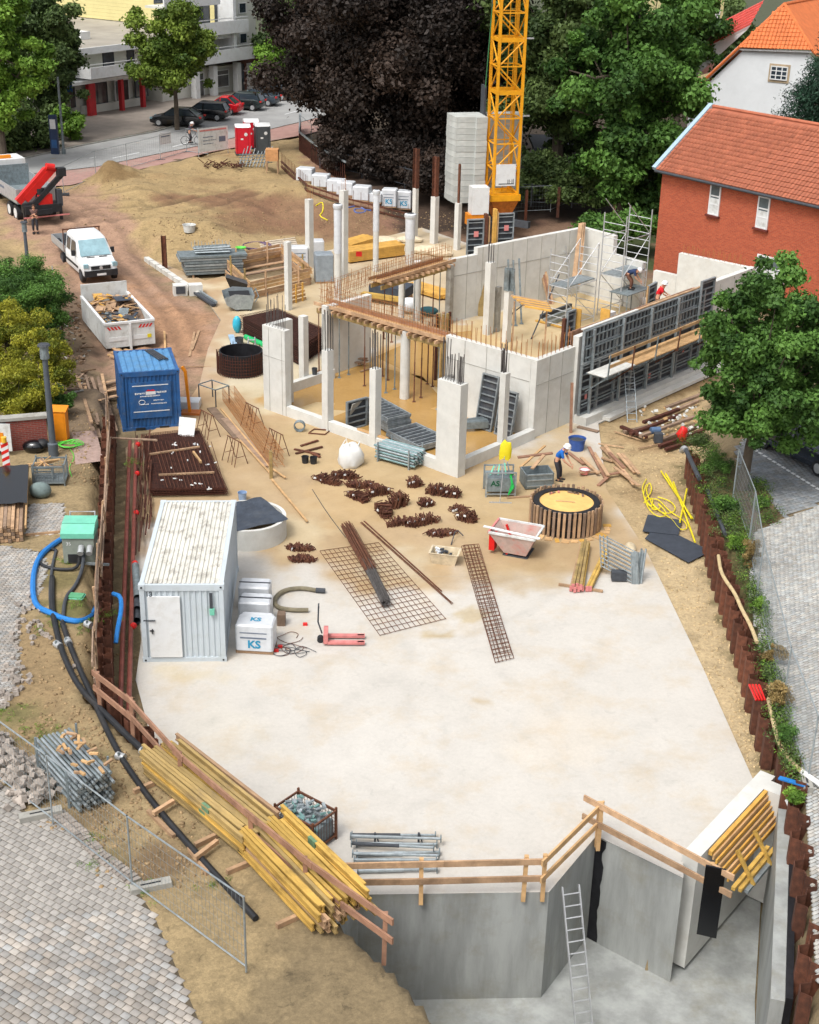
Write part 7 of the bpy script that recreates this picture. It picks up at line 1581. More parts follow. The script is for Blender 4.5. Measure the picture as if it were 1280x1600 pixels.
t=thing('suction_hose','thick sand coloured hose bent in a half circle behind the pallet truck','hose',G(455,940,0));pts=[Lp(t,*p,.09,0)for p in[(494,926),(470,922),(442,926),(428,940),(432,953),(455,957),(482,957)]];MB().tube(smooth(pts,2),.075,8).build('pipe',MAT('sandy hose',C(130,122,100),.8,var=.2),t,smooth=True);p=pts[0];MB().cyl(p,p+Vector((.3,-.03,0)),.09,n=8).build('coupling',m_dkgr,t)
t=thing('cable_tangle','tangle of dark cables with red plugs beside the front block pallet','cables',G(440,1005,0));rr=random.Random(5)
for k in range(7):c0=Lp(t,rr.uniform(432,470),rr.uniform(985,1025),.015,0);MB().tube(smooth([c0+Vector((math.cos(a)*rr.uniform(.15,.5),math.sin(a)*rr.uniform(.12,.4),rr.uniform(0,.04)))for a in np.linspace(0,6.2+rr.random(),9)],2),.011,4).build('cable',m_dkgr if k%3 else m_rustbar,t)
for x,y in((477,977),(438,1012),(432,1018)):MB().box(Lp(t,x,y,.04,0),(.14,.09,.08)).build('plug',m_red,t)
b=MB();p=Lp(t,440,975,0,0);b.box(p+Vector((0,0,.2)),(.25,.3,.4));b.build('junction_box',m_woodgr,t)
t=thing('round_tank','low round concrete shaft with a white rim, half hidden by the white container','shaft',G(389,836,0));MB().lathe([(1.35,0),(1.35,.78),(1.22,.78),(1.22,.1)],n=40).build('ring',m_conc,t,smooth=True)
t=thing('dark_sheet','dark blue grey sheet covering the round concrete shaft','sheet',G(396,815,0));b=MB();c4=[Lp(t,333,838,.0,.8),Lp(t,352,789,0,.8),Lp(t,408,776,0,.8),Lp(t,451,812,0,.8)];n=10;vs=[]
for j in range(n+1):
 for i in range(n+1):p=c4[0].lerp(c4[3],i/n).lerp(c4[1].lerp(c4[2],i/n),j/n);vs.append((p.x,p.y,.81+.02*math.sin(i*1.3+j)))
b.add(vs,[(j*(n+1)+i,j*(n+1)+i+1,(j+1)*(n+1)+i+1,(j+1)*(n+1)+i)for j in range(n)for i in range(n)]);b.build('sheet',m_tarp,t)
def bucket(label,p,r,hh,m,fill=None,group=None,name='bucket'):
 t=thing(name,label,name.replace('_',' '),p,0,group);MB().lathe([(r*.82,0),(r,hh),(r*1.06,hh),(r*.96,hh-.01),(r*.8,.03),(.001,.03)],n=18).build('bowl',m,t,smooth=True)
 if fill:MB().lathe([(r*.93,hh*.82),(.001,hh*.86)],n=14).build('filling',fill,t)
 b=MB();b.tube([(r*math.cos(a),0,hh+.02-.0*a+r*.0)for a in(0,)]*2+[(0,r,hh*.9)],.005,3)if False else None
 return t
bucket('pale blue bucket on the slab behind the dark covered shaft',G(379,781,0),.17,.32,MAT('pale blue plastic',C(150,176,210),.5))
bucket('black bucket, left of the pair in front of the west pier',G(477,723,0),.15,.28,m_blk,None,'black buckets');bucket('black bucket, right of the pair in front of the west pier',G(490,724,0),.15,.28,m_blk,None,'black buckets')
bucket('large blue mortar tub by the corner of the right hand wall',G(901,702,0),.36,.5,MAT('blue plastic',C(60,96,170),.5),m_dkgr,name='mortar_tub')
t=thing('mortar_box','white rectangular mortar tub with tools inside beside the long mesh strip','tub',G(695,878,0),math.radians(-12));b=MB();o=[(-.5,-.32),(.5,-.32),(.5,.32),(-.5,.32)];i_=[(x*.86,y*.8)for x,y in o]
loft(b,[[(x*.8,y*.75,0)for x,y in o],[(x,y,.42)for x,y in o],[(x*1.06,y*1.08,.44)for x,y in o],[(x*.92,y*.9,.44)for x,y in o],[(x*.74,y*.7,.06)for x,y in o]]);b.build('tub',MAT('cream plastic',C(216,200,170),.6),t)
for k in range(14):a=R(0,6);p=Vector((R(-.3,.3),R(-.18,.18),.25+R(0,.12)));MB().beam(p,p+Vector((math.cos(a)*.2,math.sin(a)*.2,R(0,.1))),.08,.05).build('tool',m_dkgr if k%2 else m_film,t)
hose('digging_bar','dark bent iron bar behind the white mortar tub','bar',[(705,852),(712,838,.3),(724,842,.1)],.02,m_dkgr,z=0,k=1)
t=thing('concrete_skip','faded red and white tilting concrete skip with a long white board across it','concrete skip',G(806,862,0),math.radians(-20));b=MB();Wd,L=.62,.85
ou=[[(-L,-Wd,.85),(L*.95,-Wd,.85),(L*.95,Wd,.85),(-L,Wd,.85)],[(-.3,-Wd*.75,.12),(.5,-Wd*.75,.12),(.5,Wd*.75,.12),(-.3,Wd*.75,.12)]]
vs=ou[0]+ou[1]+[(x*.95,y*.93,z)for x,y,z in ou[0]]+[(x*.85,y*.85,z+.05)for x,y,z in ou[1]]
b.add(vs,[(0,4,5,1),(1,5,6,2),(2,6,7,3),(3,7,4,0),(7,6,5,4),(0,1,9,8),(1,2,10,9),(2,3,11,10),(3,0,8,11),(8,9,13,12),(9,10,14,13),(10,11,15,14),(11,8,12,15),(12,13,14,15)]);b.build('tub',MAT('mortar stained red',C(200,176,166),.8,var=.15,dirt=C(190,90,80),damt=.8,dscale=2),t)
for p,q_ in(((-L,-Wd,.87),(L*.95,-Wd,.87)),((L*.95,-Wd,.87),(L*.95,Wd,.87)),((-L,Wd,.87),(L*.95,Wd,.87)),((-L,-Wd,.87),(-L,Wd,.87))):MB().beam(p,q_,.07,.07).build('rim',m_redpk if p[0]<0 and q_[0]<0 else m_whited,t)
MB().box((-.75,-.35,.45),(.2,.35,.6)).build('red_bracket',m_red,t);MB().box((.1,.0,.02),(.9,.9,.05)).build('skid',m_dkgr,t)
for sy in(-.4,.4):MB().beam((-.2,sy,.05),(-.5,sy,.8),.07,.07).build('leg',m_red,t)
MB().box((.05,.1,.3),(.14,.05,.26),M=Matrix.Rotation(.5,3,'Y')).build('float',m_white,t)
t=thing('straightedge','long white straightedge board lying across the concrete skip','board',G(800,858,0));MB().beam(Lp(t,756,822,0,.95),Lp(t,844,842,0,.95),.12,.03).build('board',m_white,t)
t=thing('round_formwork','round shaft formwork ringed with upright timbers around a yellow plywood lid','formwork',G(887,838,0)+Vector((0,1.05,0)));
MB().lathe([(1.22,.0),(1.22,.95),(1.0,.95),(1.0,.8)],n=40).build('black_ring',m_bitu,t,smooth=True)
MB().lathe([(1.0,.9),(.001,.92)],n=36).build('plywood_lid',MAT('yellow plywood',C(236,192,116),.75,var=.12,scale=2),t)
for k in range(44):a=2*math.pi*k/44;MB().box((1.31*math.cos(a),1.31*math.sin(a),.5),(.06,.1,1.0+R(-.03,.12)),a).build('stave',m_wood if k%3 else m_woodgr,t)
for zz in(.3,.75):b=MB();b.tube([(1.255*math.cos(a),1.255*math.sin(a),zz)for a in np.linspace(0,6.283,41)[:-1]],.012,4,closed=True);b.build('steel_band',m_rustbar,t)
for k in range(12):a=R(.7,2.4);MB().box((.85*math.cos(a),.85*math.sin(a),.94),(R(.08,.2),.07,.04),R(0,3)).build('wood_block',m_redpk if k%4==0 else m_woodgr,t)
MB().beam((-.4,.0,.94),(.3,-.1,.94),.03,.02).build('slat',m_wood,t)
for k in range(16):a=math.pi+.1+k*.2;MB().box((1.55*math.cos(a),1.5*math.sin(a),.012+.004*(k%3)),(R(.2,.4),R(.15,.3),.02),a+R(-.4,.4)).build('base_board',m_woodlt if k%3 else m_woodor,t)
t=thing('round_shaft','round black lined shaft wrapped in rusty rebar with a step ladder inside','shaft',G(373,592,0)+Vector((0,1.1,0)))
MB().lathe([(1.03,0),(1.03,1.05),(.97,1.05),(.97,.05),(.001,.05)],n=36).build('liner',m_bitu,t,smooth=True)
for k in range(56):a=2*math.pi*k/56;o=bpy.data.objects.new('rebar',bar_me);COL.objects.link(o);o.parent=t;o.location=(1.14*math.cos(a),1.14*math.sin(a),0);o.scale=(1.5,1.5,1.0+R(-.1,.15));o.data=bar_rd if 'bar_rd' in globals()else bar_me
for z in np.arange(.1,1.0,.15):b=MB();b.tube([(1.13*math.cos(a),1.13*math.sin(a),z)for a in np.linspace(0,6.283,31)[:-1]],.016,4,closed=True);b.build('hoop',m_rustdk,t)
t=thing('step_ladder','small white step ladder standing inside the round black shaft','ladder',G(391,575,0)+Vector((0,.6,.06)));
for sx in(-.22,.22):MB().beam((sx,0,0),(sx*.7,.25,1.2),.05,.03).build('rail',m_alu,t);MB().beam((sx,.7,0),(sx*.7,.3,1.2),.05,.03).build('rail',m_alu,t)
for k in range(4):MB().box((0,.06*k,.25+.28*k),(.42-.04*k,.1,.03)).build('tread',m_alu,t)
def bundle(label,a,bq,r,n,th=.012,z=0,m=None,dz=.0,sag=.0,name='rebar_bundle',cat='rebar bundle',group=None,ends=True):
 t=thing(name,label,cat,G(a[0],a[1],z),0,group);A_,B_=Lp(t,a[0],a[1],r+dz,z),Lp(t,bq[0],bq[1],r+dz,z);d=(B_-A_).normalized();s_=Vector((-d.y,d.x,0)).normalized();u_=Vector((0,0,1))
 rr=random.Random(n+int(a[0]))
 for k in range(n):
  f_=math.sqrt(rr.random())*r;an=rr.uniform(0,6.28);o=s_*f_*math.cos(an)+u_*f_*math.sin(an)*.8;MB().tube([A_+o+d*rr.uniform(-.08,.08),A_.lerp(B_,.5)+o*1.05-u_*sag,B_+o+d*rr.uniform(-.1,.1)],th,5).build('bar',m or m_rustbar,t)
 return t
bundle('thick bundle of rusty rebar lying across the mesh mat, upper half',(542,830),(580,900),.22,90,.014,0,m_rustbar,.0);bundle('thick bundle of grey black rebar lying across the mesh mat, lower half',(572,885),(603,950),.17,60,.014,0,m_rebargrey,.05)
def mat_grid(label,pts,n1,n2,z,th=.007,dz=.02,m=None,name='rebar_mat',bend=0,cat='rebar mat',layers=1):
 t=thing(name,label,cat,G(pts[0][0],pts[0][1],z));c=[Lp(t,p[0],p[1],dz,z)for p in pts];q4=lambda u,v:c[0].lerp(c[1],u).lerp(c[3].lerp(c[2],u),v)
 for i in range(n1+1):MB().tube([q4(i/n1,v)+Vector((0,0,bend*math.sin(v*9+i)))for v in np.linspace(0,1,6 if bend else 2)],th,4).build('bar',m or m_rustbar,t)
 for j in range(n2+1):MB().tube([q4(u,j/n2)+Vector((0,0,th*1.5))for u in(0,1)],th,4).build('cross_bar',m or m_rustbar,t)
 return t
mat_grid('flat rusty rebar mesh mat lying on the slab under the rebar bundle',[(500,862),(592,849),(697,968),(594,994)],13,19,0,.011)
mat_grid('long narrow rusty rebar mesh strip lying on the slab',[(721,855),(746,852),(803,1030),(774,1037)],5,32,0,.012,.03,m_rustbar,bend=.01)
mat_grid('second layer of the narrow rebar mesh strip, slightly offset',[(724,858),(748,856),(799,1026),(771,1030)],3,26,0,.011,.14,m_rustbar)
for a,bq,lab in[((565,818),(706,944),'long thin rusty bars lying right of the rebar bundle, outer one'),((570,816),(690,925),'long thin rusty bars lying right of the rebar bundle, inner one')]:bundle(lab,a,bq,.035,4,.012)
def coilpile(label,px,py,L,n,ang,z=0,m=None,hh=.25,group='rusty stirrup piles',tags=2):
 """a pile of bent stirrups: nested rectangular links standing in a row"""
 t=thing('stirrup_pile',label,'stirrup pile',G(px,py,z),math.radians(ang),group);rr=random.Random(int(px*7+py))
 n=int(n*2.2)
 for k in range(n):
  x=-L/2+L*k/n+rr.uniform(-.03,.03);w,q_=rr.uniform(.16,.26),rr.uniform(hh*.8,hh*1.2);y0=rr.uniform(-.05,.05);tl=rr.uniform(-.5,.5)
  env=.55+.5*math.sin(math.pi*(k+.5)/n)+rr.uniform(-.12,.12);w*=env;q_*=env;cy_=rr.uniform(-.35,.35);P_=[(x,y0-w,.02),(x+tl*.3,y0-w*.95,q_),(x+tl*.3,y0+w*.95,q_),(x,y0+w,.02)]
  P_=[(x+(a-x)-math.sin(cy_)*(b_-y0),y0+math.cos(cy_)*(b_-y0)+.1*math.sin(x*4+px),c_)for a,b_,c_ in P_]
  b=MB();b.tube(P_,.018,4,closed=True);b.build('stirrup',m or(m_rustbar if rr.random()<.6 else m_rustdk),t)
 for k in range(7):x=rr.uniform(-L/2,L/2);a_=rr.uniform(-.9,.9);l_=rr.uniform(.25,.6);z_=rr.uniform(.04,hh);MB().tube([(x-math.cos(a_)*l_/2,-math.sin(a_)*l_/2,z_),(x+math.cos(a_)*l_/2,math.sin(a_)*l_/2,z_+rr.uniform(-.03,.1))],.02,4).build('loose_bar',m_rustdk,t)
 for k in range(tags):MB().box((rr.uniform(-L/2,L/2),-.2,hh*rr.uniform(.6,1.05)),(.1,.02,.07),rr.uniform(0,1)).build('tag',m_white,t)
 return t
cp=[(512,745,1.1,26,-22,'brown stirrup pile furthest left below the white bag',.2),(540,738,1.0,24,-28,'brown stirrup pile in front of the white bag',.22),(563,752,1.0,24,15,'brown stirrup pile right of the white bag pile row',.2),(560,772,.9,24,-55,'steep brown stirrup pile in mid group',.22),(592,765,.9,22,20,'dense brown stirrup pile left of the upright bundle',.3),(598,795,1.0,24,-75,'brown stirrup pile below the dense one',.3),(622,782,.7,26,20,'upright round bundle of brown stirrups',.42),(630,812,1.2,24,8,'long brown stirrup pile with white tags',.2),(660,810,1.2,26,16,'brown stirrup pile tapering to the right',.28),(648,752,.5,16,0,'small brown ball of stirrups beside the prop rack',.28),(684,762,.8,20,-10,'brown stirrup pile left of the small tangled one',.3),(705,768,.6,18,-20,'brown stirrup pile right of the tangled one',.28),(690,826,1.0,18,5,'low brown stirrup row with many white tags',.14),(730,806,.7,18,-35,'brown stirrup pile at the right end of the group',.28),(718,790,.6,10,0,'thin brown bars bundle crossing at the right end',.12),(668,782,.5,14,40,'loose light brown wire tangle',.2)]
for x,y,L,n,a,lab,hh in cp:coilpile(lab,x,y+8,L,n,a,hh=hh)
coilpile('brown rebar chairs lying left of the mesh mat, upper half',468,858,.85,20,12,hh=.12,group='rebar chairs by the mesh mat',tags=1);coilpile('brown rebar chairs lying left of the mesh mat, lower half',474,876,.8,20,14,hh=.12,group='rebar chairs by the mesh mat',tags=0)
t=thing('rusty_strips','flat rusty steel strips lying before the west pier near the buckets','steel strips',G(490,700,0))
for(a,bq)in(((460,703),(500,712)),((462,710),(504,700)),((470,698),(497,690)),((480,706),(500,716))):MB().beam(Lp(t,*a,.04,0),Lp(t,*bq,.06,0),.1,.05).build('strip',m_rust,t)
t=thing('white_bulk_bag','large crumpled white bulk bag behind the rusty stirrup piles','bulk bag',G(547,726,0));b=MB();rr=random.Random(6)
b.lathe([(.45,0),(.52,.15),(.5,.45),(.42,.7),(.3,.85),(.12,.9),(.001,.84)],n=20);b.v=[(x*(1+.14*math.sin(3*math.atan2(y,x)+z*4)),y*(1+.12*math.sin(5*math.atan2(y,x)+z*7)),z*(1+.08*math.sin(2*math.atan2(y,x))))for x,y,z in b.v];b.build('bag',m_bag,t,smooth=True)
for a in(.3,2.0,3.9):b=MB();b.tube([(.3*math.cos(a),.3*math.sin(a),.75),(.4*math.cos(a),.4*math.sin(a),.98),(.45*math.cos(a+.4),.45*math.sin(a+.4),.72)],.025,5);b.build('strap',m_bag,t)
def matstack(label,c,n,z0,hh,m,step=.12):
 t=thing('mesh_mat_stack',label,'rebar mat stack',G(c[0][0],c[0][1],z0+(hh if hh>.6 else 0))-Vector((0,0,hh if hh>.6 else 0)));P4=[Lp(t,p[0],p[1],0,z0+(hh if hh>.6 else 0))for p in c]
 for p in P4:p.z=0
 P4=P4;q4=lambda u,v:P4[0].lerp(P4[1],u).lerp(P4[3].lerp(P4[2],u),v);rr=random.Random(n)
 L1=(P4[1]-P4[0]).length;L2=(P4[3]-P4[0]).length;lay=10 if hh>.6 else 5
 for k in range(lay):
  z=hh*(k+1)/lay;b=MB();o=Vector((rr.uniform(-.05,.05),rr.uniform(-.05,.05),z))
  for i in range(int(L1/step)+1):u=i*step/L1;b.beam(q4(u,0)+o,q4(u,1)+o,.016,.016)
  for j in range(int(L2/step)+1):v=j*step/L2;b.beam(q4(0,v)+o+Vector((0,0,.016)),q4(1,v)+o+Vector((0,0,.016)),.016,.016)
  b.build('mat',m,t,kind='stuff')
 b=MB();pr4=[tuple(q4(u,v))for u,v in((.03,.03),(.97,.03),(.97,.97),(.03,.97))];b.add([(p[0],p[1],.02)for p in pr4]+[(p[0],p[1],hh-.04)for p in pr4],[(4,5,6,7),(0,1,5,4),(1,2,6,5),(2,3,7,6),(3,0,4,7)]);b.build('packed_mats',MAT('dark packed mesh',C(52,32,26),.9,var=.4,scale=4),t)
 return t
ms=matstack('wide dark brown stack of rebar mesh mats behind the white container',[(236,778),(356,776),(312,680),(224,690)],1,0,.35,m_rustdk)
t=thing('bearer_timbers','timber battens lying across the dark mesh mats behind the white container','battens',G(290,730,0))
for a,bq in(((232,710),(312,698)),((248,742),(335,738)),((302,706),(314,722))):MB().beam(Lp(t,*a,0,.42),Lp(t,*bq,0,.42),.07,.07 if a[0]<300 else .1).build('batten',m_wood if a[0]<300 else m_woodlt,t)
t=thing('white_scraps','pale paper tags and sheets scattered over the dark mesh mats','scraps',G(290,730,0));rr=random.Random(3)
for k in range(22):p=Lp(t,rr.uniform(245,340),rr.uniform(690,765),0,.4);MB().box(p,(rr.uniform(.05,.2),.05,.03),rr.uniform(0,3)).build('scrap',m_white if k%2 else m_bag,t)
for k in range(16):a=Lp(t,240+k*6,690,0,.41);MB().tube([a,Lp(t,262+k*6,762,0,.42)],.014,4).build('loose_bar',m_rust,t)
matstack('tall dark brown stack of rebar mesh mats between the slender white columns',[(375,493),(470,543),(512,514),(434,481)],2,0,1.0,m_rustdk,.15)
t=thing('upright_mats','rusty rebar cages standing in a row between the pile wall and the mesh mat stack','rebar cages',G(228,800,0))
for k in range(26):
 x=216+(k%4)*7+R(-2,2);y=690+(k//4)*24;a=Lp(t,x,y,.05+R(0,.5),0);MB().tube([a,Lp(t,x-3,y+40,.1+R(0,.5),0)],.03,5).build('bar',m_rust if k%2 else m_rustdk,t)
for k in range(22):a=Lp(t,212+R(0,28),700+k*6,0,0);MB().beam(a,a+Vector((R(-.1,.1),0,R(.6,1.0))),.02,.02).build('stirrup',m_rustdk,t)
for i,(x0,y0,x1,y1,dx)in enumerate([(203,690,187,1130,0),(213,690,200,1150,0)]):
 t=thing('header_pipe',['rusty header pipe with red joints, left of the two beside the piles','rusty header pipe with red joints, right of the two beside the piles'][i],'pipe',G(x0,y0,.3));A_,B_=Lp(t,x0,y0,0,.35),Lp(t,x1,y1,0,.35)
 MB().tube([A_,B_],.075,8).build('pipe',MAT('red brown pipe',C(140,78,66),.6,var=.2),t,smooth=True)
 if i:
  for f_ in(.02,.16,.33,.52,.72):p=A_.lerp(B_,f_);MB().ball(p+Vector((.08,0,.05)),.11,8,6).build('red_joint',m_redc if 'm_redc' in globals()else m_red,t)
t=thing('pipe_stack','pair of grey plastic pipes leaning beside the white container','pipes',G(215,985,0))
for k in range(3):a=Lp(t,214+k*1,975-k*12,.12+.14*k,0);c_=Lp(t,213,905,.12+.2*k,0);MB().lathe([(0,0)],n=3)if False else None;MB().cyl(a,c_,.12,n=14,cap=False).build('pipe',m_galvd if k==2 else m_dkgr,t,smooth=True)
def trestle(label,px,py,rz_,hh=1.0):
 t=thing('rebar_trestle',label,'trestle',G(px,py,0),rz_,'steel trestles around the long cage')
 for x in(-.4,.4):
  for y in(-.32,.32):MB().cyl((x+(.06 if x>0 else-.06),y,0),(x,y*.1,hh),.018,n=5).build('leg',m_rustbar,t)
  MB().cyl((x,-.2,.35),(x,.2,.35),.014,n=4).build('tie',m_rustbar,t)
 for x in(-.15,.15):MB().cyl((x,-.25,0),(x*.5,0,hh),.016,n=5).build('strut',m_rustbar,t)
 MB().cyl((-.5,0,hh),(.5,0,hh),.022,n=5).build('top_bar',m_rustbar,t);return t
for x,y,lab in[(325,680,'steel trestle nearest the blue container left of the cage'),(367,722,'steel trestle left of the cage above the covered shaft'),(395,668,'steel trestle right of the cage by the west pier'),(432,710,'steel trestle right of the lower cage end')]:trestle(lab,x,y,math.radians(-50))
t=thing('long_rebar_cage','long orange rebar cage lying on the slab from the round shaft to the yellow post','rebar cage',G(400,700,0));A_,B_=Lp(t,348,628,.1,0),Lp(t,424,735,.1,0);d_=(B_-A_);L=d_.length;d_.normalize();n_=Vector((-d_.y,d_.x,0))
for k in range(int(L/.16)):
 o=A_+d_*k*.16;b=MB();b.tube([o,o+n_*.55,o+n_*.55+Vector((0,0,.6)),o+Vector((0,0,.6))],.011,4,closed=True);b.build('stirrup',m_rustyl,t)
for a in(0,.27,.55):
 for z in(0,.3,.6):MB().tube([A_+n_*a+Vector((0,0,z)),B_+n_*a+Vector((0,0,z))],.011,4).build('bar',m_rustyl,t)
t=thing('steel_stand','square grey steel stand at the upper end of the long cage','stand',G(335,628,0),math.radians(-40));[MB().beam((x,y,0),(x,y,.8),.04,.04).build('leg',m_dkgr,t)for x in(-.55,.55)for y in(-.4,.4)];[MB().beam(a,c_,.04,.04).build('bar',m_galvd,t)for a,c_ in(((-.55,-.4,.8),(.55,-.4,.8)),((-.55,.4,.8),(.55,.4,.8)),((-.55,-.4,.8),(-.55,.4,.8)),((.55,-.4,.8),(.55,.4,.8)))]
t=thing('walkway_boards','brown walkway boards laid beside the long orange cage','boards',G(380,690,0))
for k,(a,bq,m,w)in enumerate([((330,638),(372,685),m_woodgr,.4),((352,655),(420,730),m_woodgr,.4),((345,640),(425,735),m_woodlt,.07),((375,690),(425,745),m_woodlt,.07),((425,752),(480,818),m_woodlt,.08),((424,735),(446,750),m_woodlt,.08)]):MB().beam(Lp(t,*a,.03+.015*k,0),Lp(t,*bq,.03+.015*k,0),w,.04).build('board',m,t)
t=thing('yellow_post','short weathered yellow post at the lower end of the long cage','post',G(424,747,0));MB().beam((0,0,0),(0,0,1.15),.12,.16).build('post',m_yelold,t)
t=thing('tripod_jack','orange upright jack stand beside the blue container','jack stand',T(297,648));b=MB();b.beam((0,0,.1),(-.12,0,2.0),.12,.14);b.build('mast',m_orng,t);MB().beam((-.12,0,2.0),(-.25,0,2.2),.16,.12).build('head',m_orng,t);MB().box((.05,0,.08),(.8,.5,.16)).build('foot',MAT('dark orange',C(190,110,50),.6),t)
t=thing('white_crates','white wrapped insulation slab under the orange jack stand','insulation slab',T(294,640));MB().box((0,.25,.2),(1.0,.7,.35)).build('slab',m_film,t)
t=thing('leaning_sheet','crooked white sheet leaning on the dark mesh mats','sheet',G(292,692,0));b=MB();b.add([(-.35,0,.35),(.3,-.1,.2),(.4,.2,1.0),(-.3,.25,1.05)],[(0,1,2,3)]);b.add([(-.35,.03,.35),(.3,-.07,.2),(.4,.23,1.0),(-.3,.28,1.05)],[(3,2,1,0)]);b.build('sheet',m_white,t)
t=thing('timber_pile','pile of boards between the white waste skip and the blue container','timber pile',T(195,570));rr=random.Random(11)
for k in range(16):a=Lp(t,170+k*2.5,556+rr.uniform(-6,6),.06+.07*(k%4));c_=Lp(t,192+k*3.5,566+rr.uniform(-4,8),.08+.07*(k%4));MB().beam(a,c_,.16,.05).build('board',m_wood if k%2 else m_woodlt,t)
for k in range(6):MB().beam(Lp(t,205,562+k*1.5,.2+.05*k),Lp(t,265,552+k*2,.25+.05*k),.14,.05).build('board',m_wood,t)
MB().beam(Lp(t,259,560,.1),Lp(t,257,522,.15),.1,.05).build('board',m_woodlt,t)
t=thing('timber_pile','pile of rough boards sticking out left of the blue container','timber pile',T(175,625))
for k in range(14):MB().beam(Lp(t,158+rr.uniform(-6,6),600+k*2.6,.1+.05*(k%5)),Lp(t,196,594+k*2.6,.15+.05*(k%5)),.14,.05).build('board',m_wood if k%2 else m_woodgr,t)
for a,bq,lab in[((304,520),(296,558),'pale plank lying on the red dirt track, left one'),((311,518),(300,548),'pale plank lying on the red dirt track, right one'),((272,574),(330,574),'thin plank lying across the track by the blue container')]:t=thing('loose_timber',lab,'plank',T(*a));MB().beam(Lp(t,*a,.04),Lp(t,*bq,.04),.12 if a[0]>280 else .06,.04).build('board',m_wood,t)
t=thing('edge_kerbs','row of concrete edging blocks between the dirt track and the storage area','edging',T(240,410))
for k in range(9):a,c_=Lp(t,229+k*9.2,408+k*6.2,.12),Lp(t,237+k*9.2,413.5+k*6.2,.12);MB().beam(a,c_,.3,.3).build('block',m_conc,t)
t=thing('steel_post','rusty steel post standing at the dirt edge of the storage area','post',T(258,422));[MB().box((s,0,1.0),(.03,.26,2.1)).build('flange',m_rust,t)for s in(-.12,.12)];MB().box((0,0,1.0),(.21,.03,2.1)).build('web',m_rust,t)
t=thing('deck_stack','stack of galvanised scaffold decks with props on top beside the dirt slope','scaffold deck stack',G(332,428,0),math.radians(16));L=3.4
for k in range(7):
 for j in range(1):MB().box((.0+R(-.08,.08),0+R(-.05,.05),.25+k*.16),(3.4+(.5 if k>4 else 0),1.5,.12)).build('deck',m_galv if k%2 else m_galvd,t)
for x in(-1.2,1.2):MB().box((x,0,.1),(.1,1.4,.18)).build('bearer',m_wood,t)
for k in range(16):a=R(-.15,.15);MB().cyl((-1.0+R(-.1,.1),-.45+(k%6)*.16,1.42+(k//6)*.12),(1.0+R(-.1,.1),-.45+(k%6)*.16+a,1.44+(k//6)*.12),.05,n=6).build('tube',m_galvd if k%2 else m_galv,t)
for k in range(12):MB().beam((-1.2+k*.2,-.4,1.75),(-1.1+k*.2,.4,1.85+.1*math.sin(k)),.03,.03).build('hook',m_galvd,t)
t=thing('green_straps','coil of lime green strap on the scaffold deck stack','strap',G(332,428,0)+Vector((1.6,.8,1.33)));b=MB();[b.tube([(math.cos(a)*(.2+.04*k),math.sin(a)*(.14+.03*k),.03+.02*k)for a in np.linspace(0,6.28,12)[:-1]],.025,4,closed=True)for k in range(4)];b.build('coil',m_lime,t,kind='stuff')
t=thing('concrete_blocks','pale concrete blocks under the left end of the scaffold deck stack','blocks',T(290,460),math.radians(16));[MB().box((-.3+k*.85,-.1*k,.3),(.75,.6,.6)).build('block',m_conc,t)for k in range(2)];MB().box((-.3,-.33,.35),(.5,.05,.4)).build('grate',m_dkgr,t)
t=thing('channel_piece','dark steel channel lying beside the tipping skip','steel channel',G(318,470,0));MB().beam(Lp(t,302,458,.12,0),Lp(t,335,480,.12,0),.25,.12).build('channel',m_dkgr,t);MB().beam(Lp(t,306,456,.2,0),Lp(t,339,478,.2,0),.1,.12).build('upstand',m_galv,t)
t=thing('tipping_skip','small grey steel tipping skip with sloping front left of the dark mat stack','tipping skip',G(375,480,0),math.radians(12));b=MB();w=.8
prof=[(-.9,.75),(-.75,.35),(-.3,.1),(.55,.1),(.75,.85),(-.3,.95)];pr2=[(x,z)for x,z in prof]
b=MB();n=len(prof);vs=[(x,-w,z)for x,z in prof]+[(x,w,z)for x,z in prof]
b.add(vs,[tuple(range(n))[::-1],tuple(range(n,2*n))]+[(i,i+1,n+i+1,n+i)for i in range(n-2)]);b.build('tub',m_galv,t)
b=MB();b.box((.0,0,.72),(1.1,1.4,.02));b.build('painted_dark_hollow',m_bitu,t)  # flat black plate paints the shade in the open tub, not a lining
for x in(-.2,.5):MB().box((x,0,.04),(.1,1.6,.1)).build('skid',m_dkgr,t)
b=MB();b.tube([(.76,-w,.5),(.95,-w,.8),(.95,w,.8),(.76,w,.5)],.03,5);b.build('handle',m_galvd,t)
t=thing('black_film','rolled black sheet leaning behind the grey tipping skip','sheet',G(372,462,0),math.radians(-25));b=MB();b.add([(-.8,0,.95),(.9,0,.7),(.95,.35,.1),(-.75,.35,.3),(-.8,.15,1.1),(.9,.15,.85)],[(0,1,2,3),(4,5,1,0)]);b.build('sheet',m_bitu,t)
t=thing('timber_shaft_form','large open timber formwork box of stacked boards in the storage area','timber formwork',G(400,462,0),math.radians(0));rr=random.Random(21)
C4=[Lp(t,352,430,0,0),Lp(t,440,412,0,0),Lp(t,485,445,0,0),Lp(t,392,468,0,0)]
for s_ in range(4):
 a,c_=C4[s_],C4[(s_+1)%4]
 for k in range(6 if s_ in(0,1)else 5):MB().beam(a+Vector((0,0,.12+k*.2)),c_+Vector((rr.uniform(-.1,.1),0,.12+k*.2)),.05,.16).build('board',m_wood if rr.random()<.6 else m_woodlt,t)
 for f_ in(.2,.75):p=a.lerp(c_,f_)+Vector((0,-.06,0));MB().beam(p,p+Vector((0,0,1.5)),.1,.1).build('post',m_yelold if s_%2 else m_wood,t)
t=thing('timber_pile','long loose boards stacked behind the timber formwork box','timber pile',G(420,420,0))
